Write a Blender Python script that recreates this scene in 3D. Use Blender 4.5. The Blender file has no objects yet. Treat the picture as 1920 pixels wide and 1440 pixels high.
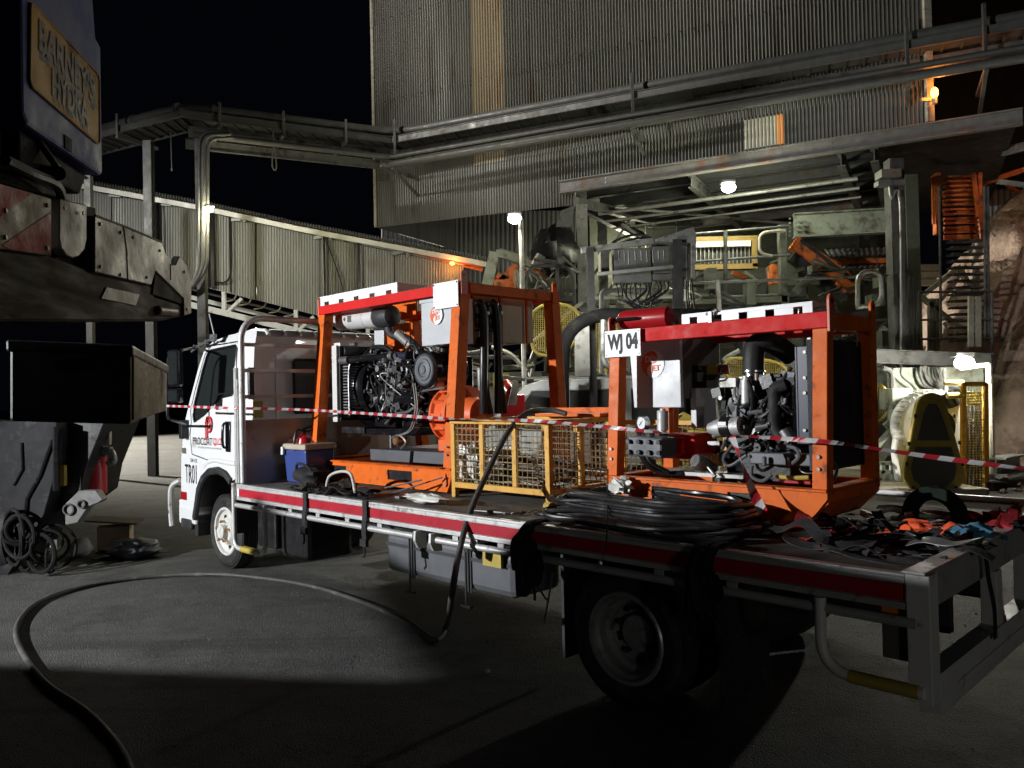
import bpy, bmesh, math, random
from mathutils import Vector, Matrix, noise
random.seed(7)
C = bpy.context.scene
COL = C.collection
# ------------------------------------------------------------------ camera
FPX, PITCH, ROLL, CH = 1494.8, 0.0154, -0.0223, 1.694
cp, sp = math.cos(PITCH), math.sin(PITCH)
FW = Vector((0, cp, sp)); U0 = Vector((0, -sp, cp)); R0 = Vector((1, 0, 0))
RT = R0*math.cos(ROLL) + U0*math.sin(ROLL); UP = -R0*math.sin(ROLL) + U0*math.cos(ROLL)
cd = bpy.data.cameras.new('camera'); cam = bpy.data.objects.new('camera', cd); COL.objects.link(cam)
cd.sensor_fit = 'HORIZONTAL'; cd.sensor_width = 36; cd.lens = 36*FPX/1920
cd.clip_start = 0.05; cd.clip_end = 800
cam.matrix_world = Matrix(((RT.x, UP.x, -FW.x, 0), (RT.y, UP.y, -FW.y, 0), (RT.z, UP.z, -FW.z, CH), (0, 0, 0, 1)))
C.camera = cam
CAM = Vector((0, 0, CH))
# ------------------------------------------------------------------ world: night sky
w = bpy.data.worlds.new('World'); C.world = w; w.use_nodes = True
nt = w.node_tree; nt.nodes.clear()
bg = nt.nodes.new('ShaderNodeBackground'); out = nt.nodes.new('ShaderNodeOutputWorld')
bg.inputs[0].default_value = (0.0045, 0.0055, 0.010, 1); bg.inputs[1].default_value = 0.19
nt.links.new(bg.outputs[0], out.inputs[0])
C.view_settings.view_transform = 'Standard'; C.view_settings.look = 'None'
C.view_settings.exposure = 0; C.view_settings.gamma = 1
# ------------------------------------------------------------------ lights (flood lamps out of view, and an added fill)
def lamp(kind, name, loc, power, col, size=0.12, target=None, angle=80, blend=.3):
    l = bpy.data.lights.new(name, kind); l.energy = power; l.color = col
    if kind == 'AREA': l.size = size
    else: l.shadow_soft_size = size
    if kind == 'SPOT': l.spot_size = math.radians(angle); l.spot_blend = blend
    o = bpy.data.objects.new(name, l); COL.objects.link(o); o.location = loc
    if target is not None:
        o.rotation_euler = (Vector(target) - Vector(loc)).to_track_quat('-Z', 'Y').to_euler()
    return o
lamp('SPOT', 'work_light_tower', (-9.3, 2.5, 3.1), 5000, (.97, .985, 1.0), .07, (-.6, 5.2, .9), 80, .3)
lamp('SPOT', 'wall_flood', (-15, 9, 15), 21000, (1.0, .97, .89), .25, (.5, 19.8, 12.8), 44, .9)
lamp('SPOT', 'yard_flood', (-26, 32, 8), 90000, (1.0, .95, .82), .3, (-14, 33, 0), 100, .5)
lamp('SPOT', 'tail_fill', (2.5, -5.5, 1.3), 120, (1.0, .98, .92), .25, (1.6, 3.8, .5), 40, .9)  # added fill behind the camera, lifts the truck's tail and rear wheel
lamp('SPOT', 'gallery_flood', (-13, 10, 7.5), 3400, (1.0, .985, .95), .3, (-8.5, 22, 3.6), 54, .7)
lamp('SPOT', 'shed_flood', (10.5, 4.6, 5.5), 330, (1.0, .96, .86), .2, (-.8, 6.9, 1.9), 30, .8)
# ------------------------------------------------------------------ pixel -> place
TO = Vector((-2.463, 7.007, 0)); TYAW = -0.7865
TX = Vector((math.cos(TYAW), math.sin(TYAW), 0)); TY = Vector((-math.sin(TYAW), math.cos(TYAW), 0))
TL, TW, DK = 5.644, 2.461, .965
def ray(px, py): return FW + RT*((px-960)/FPX) - UP*((py-720)/FPX)
def toT(p):
    q = p - TO; return Vector((q.dot(TX), q.dot(TY), p.z))
def fromT(p): return TO + TX*p[0] + TY*p[1] + Vector((0, 0, p[2]))
def ty(px, py, y):
    d = ray(px, py); t = ((TO-CAM).dot(TY) + y)/d.dot(TY); return toT(CAM + d*t)
def tx(px, py, x):
    d = ray(px, py); t = ((TO-CAM).dot(TX) + x)/d.dot(TX); return toT(CAM + d*t)
def tz(px, py, z):
    d = ray(px, py); t = (z-CH)/d.z; return toT(CAM + d*t)
def wY(px, py, Y):
    d = ray(px, py); return CAM + d*(Y/d.y)
def wz(px, py, z=0):
    d = ray(px, py); return CAM + d*((z-CH)/d.z)
# ------------------------------------------------------------------ mesh builder
def perp(d):
    a = Vector((0, 0, 1)) if abs(d.z) < .9 else Vector((1, 0, 0))
    u = d.cross(a).normalized(); return u, d.cross(u).normalized()
class MB:
    def __init__(s): s.v = []; s.f = []; s.m = []; s.cm = 0; s.pc = []
    def add(s, vs, fs):
        n = len(s.v); s.pc.append((n, len(s.f))); s.v += [Vector(p) for p in vs]; s.f += [[i+n for i in f] for f in fs]; s.m += [s.cm]*len(fs); return s
    def box(s, a, b):
        x0, y0, z0 = [min(a[i], b[i]) for i in range(3)]; x1, y1, z1 = [max(a[i], b[i]) for i in range(3)]
        return s.add([(x0,y0,z0),(x1,y0,z0),(x1,y1,z0),(x0,y1,z0),(x0,y0,z1),(x1,y0,z1),(x1,y1,z1),(x0,y1,z1)],
                     [(0,3,2,1),(4,5,6,7),(0,1,5,4),(1,2,6,5),(2,3,7,6),(3,0,4,7)])
    def cbox(s, c, sx, sy, sz, R=None):
        c = Vector(c); vs = []
        for dz in (-.5,.5):
            for dx, dy in ((-.5,-.5),(.5,-.5),(.5,.5),(-.5,.5)):
                p = Vector((dx*sx, dy*sy, dz*sz)); vs.append(c + (R @ p if R else p))
        return s.add(vs, [(0,3,2,1),(4,5,6,7),(0,1,5,4),(1,2,6,5),(2,3,7,6),(3,0,4,7)])
    def bar(s, p, q, w, h, up=(0,0,1)):
        p = Vector(p); q = Vector(q); d = (q-p).normalized(); up = Vector(up)
        if abs(d.dot(up)) > .97: up = Vector((1,0,0)) if abs(d.x) < .9 else Vector((0,1,0))
        a = d.cross(up).normalized(); b = a.cross(d).normalized()
        vs = []
        for e in (p, q):
            for i, j in ((-1,-1),(1,-1),(1,1),(-1,1)): vs.append(e + a*(i*w/2) + b*(j*h/2))
        return s.add(vs, [(0,1,2,3),(7,6,5,4),(0,4,5,1),(1,5,6,2),(2,6,7,3),(3,7,4,0)])
    def ibeam(s, p, q, w, h, t=.02, up=(0,0,1)):
        p = Vector(p); q = Vector(q); d = (q-p).normalized(); up = Vector(up)
        if abs(d.dot(up)) > .97: up = Vector((0,1,0))
        a = d.cross(up).normalized(); b = a.cross(d).normalized()
        s.bar(p+b*(h-t)/2, q+b*(h-t)/2, w, t, up); s.bar(p-b*(h-t)/2, q-b*(h-t)/2, w, t, up)
        return s.bar(p, q, t, h-2*t-.002, up)
    def cyl(s, p, q, r, r2=None, n=20, caps=True):
        p = Vector(p); q = Vector(q); r2 = r if r2 is None else r2
        u, v = perp((q-p).normalized()); vs = []
        for e, rr in ((p, r), (q, r2)):
            for i in range(n):
                a = 2*math.pi*i/n; vs.append(e + u*(rr*math.cos(a)) + v*(rr*math.sin(a)))
        fs = [(i, (i+1) % n, n+(i+1) % n, n+i) for i in range(n)]
        if caps: fs += [list(range(n-1, -1, -1)), list(range(n, 2*n))]
        return s.add(vs, fs)
    def ring(s, c, ax, ro, ri, t, n=28):
        ax = Vector(ax).normalized(); c = Vector(c)
        return s.lathe(c, ax, [(ri, -t/2), (ro, -t/2), (ro, t/2), (ri, t/2), (ri, -t/2)], n)
    def lathe(s, c, ax, prof, n=28):
        c = Vector(c); ax = Vector(ax).normalized(); u, v = perp(ax); vs = []; k = len(prof)
        for r, h in prof:
            for i in range(n):
                a = 2*math.pi*i/n; vs.append(c + ax*h + u*(r*math.cos(a)) + v*(r*math.sin(a)))
        fs = [(j*n+i, j*n+(i+1) % n, (j+1)*n+(i+1) % n, (j+1)*n+i) for j in range(k-1) for i in range(n)]
        return s.add(vs, fs)
    def sph(s, c, rx, ry=None, rz=None, n=14, m=9):
        ry = ry or rx; rz = rz or rx; c = Vector(c); vs = [c+Vector((0,0,rz))]
        for j in range(1, m):
            t = math.pi*j/m
            for i in range(n):
                a = 2*math.pi*i/n; vs.append(c+Vector((rx*math.sin(t)*math.cos(a), ry*math.sin(t)*math.sin(a), rz*math.cos(t))))
        vs.append(c-Vector((0,0,rz))); fs = [(0, 1+i, 1+(i+1) % n) for i in range(n)]
        for j in range(m-2):
            for i in range(n): fs.append((1+j*n+i, 1+(j+1)*n+i, 1+(j+1)*n+(i+1) % n, 1+j*n+(i+1) % n))
        L = len(vs)-1; fs += [(L, 1+(m-2)*n+(i+1) % n, 1+(m-2)*n+i) for i in range(n)]
        return s.add(vs, fs)
    def tube(s, pts, r, n=10, closed=False, smooth=0, rf=None):
        pts = [Vector(p) for p in pts]
        if smooth: pts = spline(pts, smooth, closed)
        k = len(pts); vs = []; u = None
        for i in range(k):
            a = pts[i-1] if (i > 0 or closed) else pts[i]; b = pts[(i+1) % k] if (i < k-1 or closed) else pts[i]
            d = (b-a)
            if d.length < 1e-7: d = Vector((0,0,1))
            d.normalize()
            if u is None: u, v = perp(d)
            else:
                u = (u - d*u.dot(d))
                if u.length < 1e-5: u, v = perp(d)
                u.normalize(); v = d.cross(u)
            rr = rf(i/(k-1)) if rf else r
            for j in range(n):
                t = 2*math.pi*j/n; vs.append(pts[i] + u*(rr*math.cos(t)) + v*(rr*math.sin(t)))
        fs = []
        for i in range(k if closed else k-1):
            i2 = (i+1) % k
            for j in range(n): fs.append((i*n+j, i*n+(j+1) % n, i2*n+(j+1) % n, i2*n+j))
        if not closed: fs += [list(range(n-1, -1, -1)), [(k-1)*n+j for j in range(n)]]
        return s.add(vs, fs)
    def prism(s, pts, dv):
        n = len(pts); pts = [Vector(p) for p in pts]; dv = Vector(dv)
        return s.add(pts + [p+dv for p in pts], [list(range(n)), list(range(2*n-1, n-1, -1))] + [(i, (i+1) % n, n+(i+1) % n, n+i) for i in range(n)])
    def sheet(s, rows):
        n = len(rows[0]); vs = [p for r in rows for p in r]
        return s.add(vs, [(j*n+i, j*n+i+1, (j+1)*n+i+1, (j+1)*n+i) for j in range(len(rows)-1) for i in range(n-1)])
    def ribbon(s, pts, w, up=(0,0,1), smooth=6, t=.003):
        pts = spline([Vector(p) for p in pts], smooth); up = Vector(up)
        a = []; b = []
        for i, p in enumerate(pts):
            d = (pts[min(i+1, len(pts)-1)] - pts[max(i-1, 0)])
            if d.length < 1e-6: d = Vector((1,0,0))
            d.normalize(); sd = up.cross(d)
            if sd.length < .1: sd = Vector((0,1,0))
            sd.normalize(); a.append(p - up*(w/2) if up.z and False else p-sd*(w/2)); b.append(p+sd*(w/2))
        nn = Vector((0,0,t))
        s.sheet([a, b]); s.sheet([[p+nn for p in b], [p+nn for p in a]])
        s.sheet([[p+nn for p in a], a]); s.sheet([b, [p+nn for p in b]])
        return s
    def grid(s, o, U, V, nu, nv, r, n=4):
        o = Vector(o); U = Vector(U); V = Vector(V); nrm = U.cross(V).normalized()*r
        for i in range(nu+1): s.cyl(o+U*(i/nu)+nrm*.6, o+U*(i/nu)+V+nrm*.6, r, n=n, caps=False)
        for i in range(nv+1): s.cyl(o+V*(i/nv)-nrm*.6, o+V*(i/nv)+U-nrm*.6, r, n=n, caps=False)
        return s
def spline(pts, k, closed=False):
    n = len(pts); o = []
    if n < 3: return pts
    for i in range(n if closed else n-1):
        g = (lambda j: pts[j % n]) if closed else (lambda j: pts[max(0, min(n-1, j))])
        a, b, c, d = g(i-1), g(i), g(i+1), g(i+2)
        for j in range(k):
            t = j/k
            o.append(.5*((2*b) + (c-a)*t + (2*a-5*b+4*c-d)*t*t + (3*b-a-3*c+d)*t**3))
    if not closed: o.append(pts[-1])
    return o
def fillet(pts, r, k=5):
    pts = [Vector(p) for p in pts]; o = [pts[0]]
    for i in range(1, len(pts)-1):
        a, b, c = pts[i-1], pts[i], pts[i+1]
        l = min(r, (a-b).length*.49, (c-b).length*.49); p = b+(a-b).normalized()*l; q = b+(c-b).normalized()*l
        for j in range(k+1):
            t = j/k; o.append(p*(1-t)**2 + b*2*t*(1-t) + q*t*t)
    return o + [pts[-1]]
# ------------------------------------------------------------------ object makers
def cr(o): return o[0] if isinstance(o, tuple) else o
class Thing:
    def __init__(s, name, label, cat, origin, frame='t', group=None, kind=None):
        s.frame = frame; s.o = Vector(origin); r = bpy.data.objects.new(name, None); COL.objects.link(r)
        r.empty_display_size = .1; s.root = r
        if frame == 't': r.location = fromT(s.o); r.rotation_euler = (0, 0, TYAW)
        else: r.location = s.o
        r['label'] = label; r['category'] = cat
        if group: r['group'] = group
        if kind: r['kind'] = kind
    def part(s, name, mb, mats, parent=None, smooth=0, bevel=0, label=None, split=False, kind=None):
        if split and len(mb.pc) > 1:
            o = None; pc = mb.pc+[(len(mb.v), len(mb.f))]
            for (v0, f0), (v1, f1) in zip(pc, pc[1:]):
                g = MB(); g.add(mb.v[v0:v1], [[i-v0 for i in f] for f in mb.f[f0:f1]]); o = s.part(name, g, mats, parent, smooth, bevel, label)
            return o
        o = mesh_obj(name, mb, mats, s.o, smooth, bevel); o.parent = parent or s.root
        if label: o['label'] = label
        if kind: o['kind'] = kind
        return o
def mesh_obj(name, mb, mats, org, smooth=0, bevel=0):
    me = bpy.data.meshes.new(name); me.from_pydata([p - org for p in mb.v], [], mb.f)
    if not isinstance(mats, (list, tuple)): mats = [mats]
    for m in mats: me.materials.append(m)
    if len(mats) > 1: me.polygons.foreach_set('material_index', mb.m)
    bm = bmesh.new(); bm.from_mesh(me); bmesh.ops.recalc_face_normals(bm, faces=bm.faces); bm.to_mesh(me); bm.free()
    if smooth:
        me.polygons.foreach_set('use_smooth', [True]*len(me.polygons))
        me.set_sharp_from_angle(angle=math.radians(smooth if smooth > 1 else 40))
    me.update()
    o = bpy.data.objects.new(name, me); COL.objects.link(o)
    if bevel:
        b = o.modifiers.new('bevel', 'BEVEL'); b.width = bevel; b.segments = 2; b.limit_method = 'ANGLE'; b.angle_limit = .7
    return o
def solo(name, label, cat, mb, mats, frame='t', group=None, kind=None, smooth=0, bevel=0):
    xs = [p.x for p in mb.v]; ys = [p.y for p in mb.v]; zs = [p.z for p in mb.v]
    org = Vector(((min(xs)+max(xs))/2, (min(ys)+max(ys))/2, min(zs)))
    o = mesh_obj(name, mb, mats, org, smooth, bevel)
    if frame == 't': o.location = fromT(org); o.rotation_euler = (0, 0, TYAW)
    else: o.location = org
    if label: o['label'] = label
    if cat: o['category'] = cat
    if group: o['group'] = group
    if kind: o['kind'] = kind
    return o
def text_mb(mb, txt, o, U, V, size, sx=1.0, bold=0, ext=.002, align='LEFT', shear=0):
    cu = bpy.data.curves.new('t', 'FONT'); cu.body = txt; cu.size = 1; cu.offset = bold; cu.extrude = 0; cu.align_x = align; cu.shear = shear
    cu.resolution_u = 3
    ob = bpy.data.objects.new('t', cu); COL.objects.link(ob); bpy.context.view_layer.update()
    me = bpy.data.meshes.new_from_object(ob)
    o = Vector(o); U = Vector(U).normalized(); V = Vector(V).normalized(); N = U.cross(V).normalized()
    vs = [o + U*(v.co.x*size*sx) + V*(v.co.y*size) + N*ext for v in me.vertices]
    mb.add(vs, [list(p.vertices) for p in me.polygons])
    bpy.data.objects.remove(ob); bpy.data.curves.remove(cu); bpy.data.meshes.remove(me)
    return mb
def fit_text(mb, txt, x0, x1, z0, z1, y, bold=.012):
    g = MB(); text_mb(g, txt, (0,0,0), (1,0,0), (0,0,1), 1.0, 1, bold, 0)
    xs = [p.x for p in g.v]; zs = [p.z for p in g.v]
    vs = [Vector((x0+(x1-x0)*(p.x-min(xs))/(max(xs)-min(xs)), y, z0+(z1-z0)*(p.z-min(zs))/(max(zs)-min(zs)))) for p in g.v]
    mb.add(vs, g.f)
# ------------------------------------------------------------------ materials
def mat(name, col, rough=.5, metal=0, var=.12, vs=7, dirt=None, da=.35, ds=4, bump=0, bs=60, coat=0, stretch=None, alpha=1, trans=0, ior=1.45, spec=.5, bd=.01):
    m = bpy.data.materials.new(name); m.use_nodes = True; n = m.node_tree.nodes; l = m.node_tree.links
    b = n['Principled BSDF']; b.inputs['Roughness'].default_value = rough; b.inputs['Metallic'].default_value = metal
    b.inputs['Coat Weight'].default_value = coat; b.inputs['IOR'].default_value = ior; b.inputs['Specular IOR Level'].default_value = spec
    if alpha < 1: b.inputs['Alpha'].default_value = alpha
    if trans: b.inputs['Transmission Weight'].default_value = trans
    tc = n.new('ShaderNodeTexCoord'); mp = n.new('ShaderNodeMapping'); l.new(tc.outputs['Object'], mp.inputs[0])
    if stretch: mp.inputs['Scale'].default_value = stretch
    nz = n.new('ShaderNodeTexNoise'); nz.inputs['Scale'].default_value = vs; nz.inputs['Detail'].default_value = 6; l.new(mp.outputs[0], nz.inputs[0])
    rp = n.new('ShaderNodeValToRGB'); l.new(nz.outputs[0], rp.inputs[0])
    rp.color_ramp.elements[0].position = .3; rp.color_ramp.elements[1].position = .7
    rp.color_ramp.elements[0].color = [max(0, c*(1-var)) for c in col]+[1]; rp.color_ramp.elements[1].color = [min(1, c*(1+var)) for c in col]+[1]
    last = rp.outputs[0]
    if dirt:
        n2 = n.new('ShaderNodeTexNoise'); n2.inputs['Scale'].default_value = ds; n2.inputs['Detail'].default_value = 9; n2.inputs['Roughness'].default_value = .65
        l.new(mp.outputs[0], n2.inputs[0]); r2 = n.new('ShaderNodeValToRGB'); l.new(n2.outputs[0], r2.inputs[0])
        r2.color_ramp.elements[0].position = .66-da*.32; r2.color_ramp.elements[1].position = .76-da*.26
        mx = n.new('ShaderNodeMix'); mx.data_type = 'RGBA'; l.new(r2.outputs[0], mx.inputs[0]); l.new(last, mx.inputs[6]); mx.inputs[7].default_value = list(dirt)+[1]
        last = mx.outputs[2]
        ma = n.new('ShaderNodeMapRange'); l.new(n2.outputs[0], ma.inputs[0]); ma.inputs[1].default_value = .3; ma.inputs[2].default_value = .75
        ma.inputs[3].default_value = rough*.75; ma.inputs[4].default_value = min(1, rough*1.5); l.new(ma.outputs[0], b.inputs['Roughness'])
    l.new(last, b.inputs['Base Color'])
    if bump:
        n3 = n.new('ShaderNodeTexNoise'); n3.inputs['Scale'].default_value = bs; n3.inputs['Detail'].default_value = 5; l.new(mp.outputs[0], n3.inputs[0])
        bp = n.new('ShaderNodeBump'); bp.inputs['Strength'].default_value = bump; bp.inputs['Distance'].default_value = bd
        l.new(n3.outputs[0], bp.inputs['Height']); l.new(bp.outputs[0], b.inputs['Normal'])
    return m
def emis(name, col, s):
    m = bpy.data.materials.new(name); m.use_nodes = True; b = m.node_tree.nodes['Principled BSDF']
    b.inputs['Base Color'].default_value = (*col, 1); b.inputs['Emission Color'].default_value = (*col, 1); b.inputs['Emission Strength'].default_value = s; return m
M = {}
def mk(k, *a, **kw): M[k] = mat(k, *a, **kw)
mk('cab_white', (.70,.71,.72), .22, coat=.6, var=.04, dirt=(.40,.36,.31), da=.16, ds=3.5)
mk('steel_white', (.60,.60,.57), .4, var=.06, dirt=(.25,.2,.15), da=.25, ds=9)
mk('alloy', (.50,.50,.49), .45, .45, var=.1, dirt=(.2,.18,.16), da=.25, ds=10, bump=.1)
mk('orange', (.68,.13,.010), .46, spec=.25, var=.12, dirt=(.19,.06,.03), da=.30, ds=11, bump=.04, bs=25)
mk('red_rail', (.58,.020,.018), .5, spec=.14, var=.08, dirt=(.2,.03,.02), da=.12, ds=12)
mk('red_band', (.36,.012,.025), .5, spec=.25, var=.12, dirt=(.14,.03,.03), da=.2, ds=14)
mk('red_ext', (.38,.012,.016), .3, coat=.25, var=.06)
mk('black', (.012,.012,.013), .32, var=.2, dirt=(.035,.032,.03), da=.25, ds=12, bump=.08)
mk('black_gloss', (.008,.008,.01), .14, coat=.5, var=.2, dirt=(.03,.027,.024), da=.15, ds=12)
mk('rubber', (.018,.018,.018), .62, var=.25, dirt=(.06,.055,.05), da=.35, ds=10, bump=.2, bs=90)
mk('hose_black', (.014,.014,.015), .33, var=.2, dirt=(.05,.045,.04), da=.2, ds=9)
mk('hose_dusty', (.06,.058,.055), .55, var=.2, dirt=(.14,.13,.115), da=.35, ds=7, bump=.1)
mk('hose_white', (.5,.5,.47), .35, var=.1, dirt=(.2,.2,.18), da=.2)
mk('chrome', (.5,.5,.5), .25, 1.0, var=.1)
mk('steel', (.22,.22,.22), .4, .7, var=.15, dirt=(.08,.06,.05), da=.25, ds=14)
mk('brass', (.5,.3,.16), .3, .9, var=.2)
mk('dark_steel', (.035,.036,.038), .5, .2, var=.2, dirt=(.08,.07,.06), da=.3, ds=10, bump=.1)
mk('grey_panel', (.50,.52,.54), .35, var=.05, dirt=(.3,.29,.27), da=.15, ds=6)
mk('dark_panel', (.10,.095,.085), .45, var=.08, dirt=(.05,.045,.04), da=.2)
mk('beige_tank', (.42,.37,.28), .45, var=.06, dirt=(.25,.2,.15), da=.2)
mk('radiator', (.03,.03,.034), .55, var=.3, bump=.6, bs=160)
mk('navy', (.02,.024,.05), .35, var=.12)
mk('deck_floor', (.13,.115,.10), .7, var=.22, vs=5, dirt=(.045,.042,.04), da=.5, ds=3.5, bump=.35, bs=50)
mk('ink', (.012,.012,.014), .6, var=.05)
mk('ink_red', (.55,.02,.03), .5, var=.05)
mk('sign_white', (.80,.82,.84), .35, var=.03, dirt=(.5,.5,.5), da=.05)
mk('logo_orange', (.72,.12,.03), .45, var=.05)
mk('yellow', (.42,.32,.06), .45, var=.12, dirt=(.3,.22,.08), da=.3, ds=8)
mk('cage_yellow', (.58,.32,.055), .5, .1, var=.12, dirt=(.24,.13,.045), da=.3, ds=12)
mk('cooler_blue', (.035,.06,.22), .4, var=.1)
mk('cloth_black', (.013,.013,.014), .8, var=.3, bump=.5, bs=40)
mk('cloth_red', (.26,.012,.018), .75, var=.25, bump=.4, bs=60)
mk('cloth_orange', (.75,.09,.02), .7, var=.15, bump=.4, bs=60)
mk('cloth_blue', (.05,.16,.25), .7, var=.15, bump=.4, bs=60)
mk('strap_white', (.5,.5,.48), .6, var=.15)
mk('plastic_clear', (.62,.62,.58), .3, var=.15, bump=1, bs=14, dirt=(.35,.33,.3), da=.3)
mk('cardboard', (.34,.25,.16), .8, var=.12, dirt=(.16,.11,.07), da=.3)
mk('lamp_lens', (.6,.5,.4), .2)
mk('amber', (.7,.22,.02), .25, coat=.4)
mk('red_lens', (.3,.01,.012), .2, coat=.4)
mk('glass', (.03,.036,.036), .04, var=.1, coat=1, spec=.8, alpha=.45)
mk('black_matte', (.012,.012,.012), .85, spec=.1, var=.3, dirt=(.03,.027,.023), da=.4, bump=.15)
mk('galv', (.30,.30,.28), .45, .5, var=.15, dirt=(.13,.115,.095), da=.35, ds=5)
mk('grime_steel', (.105,.105,.10), .6, .15, var=.2, dirt=(.045,.04,.036), da=.4, ds=3, bump=.15)
mk('grime_dark', (.032,.032,.032), .65, .1, var=.25, dirt=(.06,.05,.04), da=.3, ds=3)
mk('beam_rust', (.16,.15,.145), .6, .1, var=.2, dirt=(.19,.085,.045), da=.32, ds=1.6, bump=.2, bs=20)
mk('green_steel', (.105,.115,.085), .55, .1, var=.15, dirt=(.09,.085,.06), da=.3, ds=3, bump=.1)
mk('pale_green', (.24,.265,.21), .55, var=.15, dirt=(.11,.10,.075), da=.5, ds=4)
mk('cream', (.36,.34,.27), .5, var=.12, dirt=(.3,.24,.15), da=.3, ds=4)
mk('orange_steel', (.62,.15,.03), .55, var=.15, dirt=(.12,.05,.03), da=.45, ds=4)
mk('timber_dark', (.07,.055,.04), .8, var=.2)
mk('machine_blue', (.035,.055,.20), .6, spec=.25, var=.12, dirt=(.045,.055,.12), da=.25, ds=7, bump=.06, bs=30)
mk('gold_plate', (.42,.25,.07), .65, spec=.15, var=.2, vs=14, dirt=(.17,.09,.04), da=.4, ds=8, bump=.1, bs=40)
mk('plate_letter', (.085,.055,.045), .6, var=.3, vs=20, dirt=(.25,.16,.08), da=.08, ds=30)
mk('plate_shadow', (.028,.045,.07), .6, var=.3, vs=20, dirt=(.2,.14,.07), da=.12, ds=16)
mk('scraped_steel', (.15,.15,.145), .5, 0, spec=.3, var=.3, vs=10, dirt=(.09,.075,.055), da=.42, ds=5, bump=.25, bs=28)
mk('scraped_cream', (.36,.33,.26), .6, spec=.15, var=.15, dirt=(.14,.12,.10), da=.35, ds=9, bump=.15)
mk('scraped_red', (.42,.012,.03), .6, spec=.12, var=.15, dirt=(.13,.05,.05), da=.3, ds=9, bump=.15)
mk('toolbox_green', (.075,.085,.07), .45, .2, var=.3, vs=30, dirt=(.04,.04,.03), da=.3, ds=16)
mk('tread_plate', (.30,.28,.20), .6, .1, spec=.2, var=.2, dirt=(.07,.06,.04), da=.3, bump=.5, bs=45)
mk('belly_steel', (.032,.025,.020), .75, 0, spec=.1, var=.3, vs=4, dirt=(.05,.035,.03), da=.5, ds=3, stretch=(1,1,6), bump=.1)
mk('rock', (.34,.25,.195), .95, var=.3, vs=1.6, dirt=(.13,.085,.06), da=.45, ds=.9, bump=1, bs=5, bd=.12)
mk('car_white', (.55,.57,.55), .3, coat=.4, var=.04, dirt=(.3,.3,.27), da=.2)
mk('pink_lug', (.62,.16,.09), .4, var=.1)
M['flood'] = emis('flood', (1, .97, .85), 35)
M['flood_dim'] = emis('flood_dim', (1, .95, .75), 14)
M['sodium'] = emis('sodium', (1, .28, .03), 22)
M['indicator'] = emis('indicator', (.05, .9, .5), .5)
def corr_mat(name, col, dirt, metal=.25, streak=True, da=.3):
    m = mat(name, col, .5, metal, var=.10, vs=1.2, dirt=dirt, da=da, ds=1.1, stretch=(3, 3, .35)); return m
M['corr_wall'] = corr_mat('corr_wall', (.33,.325,.29), (.23,.20,.155), da=.3)
M['corr_shaded'] = corr_mat('corr_shaded', (.23,.23,.215), (.16,.14,.11), da=.35)  # tray's shade on the lower wall put into a darker colour
M['corr_gallery'] = corr_mat('corr_gallery', (.36,.36,.33), (.25,.24,.2), da=.3)
M['corr_rust'] = corr_mat('corr_rust', (.31,.265,.19), (.19,.12,.065), da=.45)
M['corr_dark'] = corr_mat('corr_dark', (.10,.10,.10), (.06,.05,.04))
M['roof_sheet'] = corr_mat('roof_sheet', (.68,.67,.60), (.4,.37,.3), da=.15)
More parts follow.
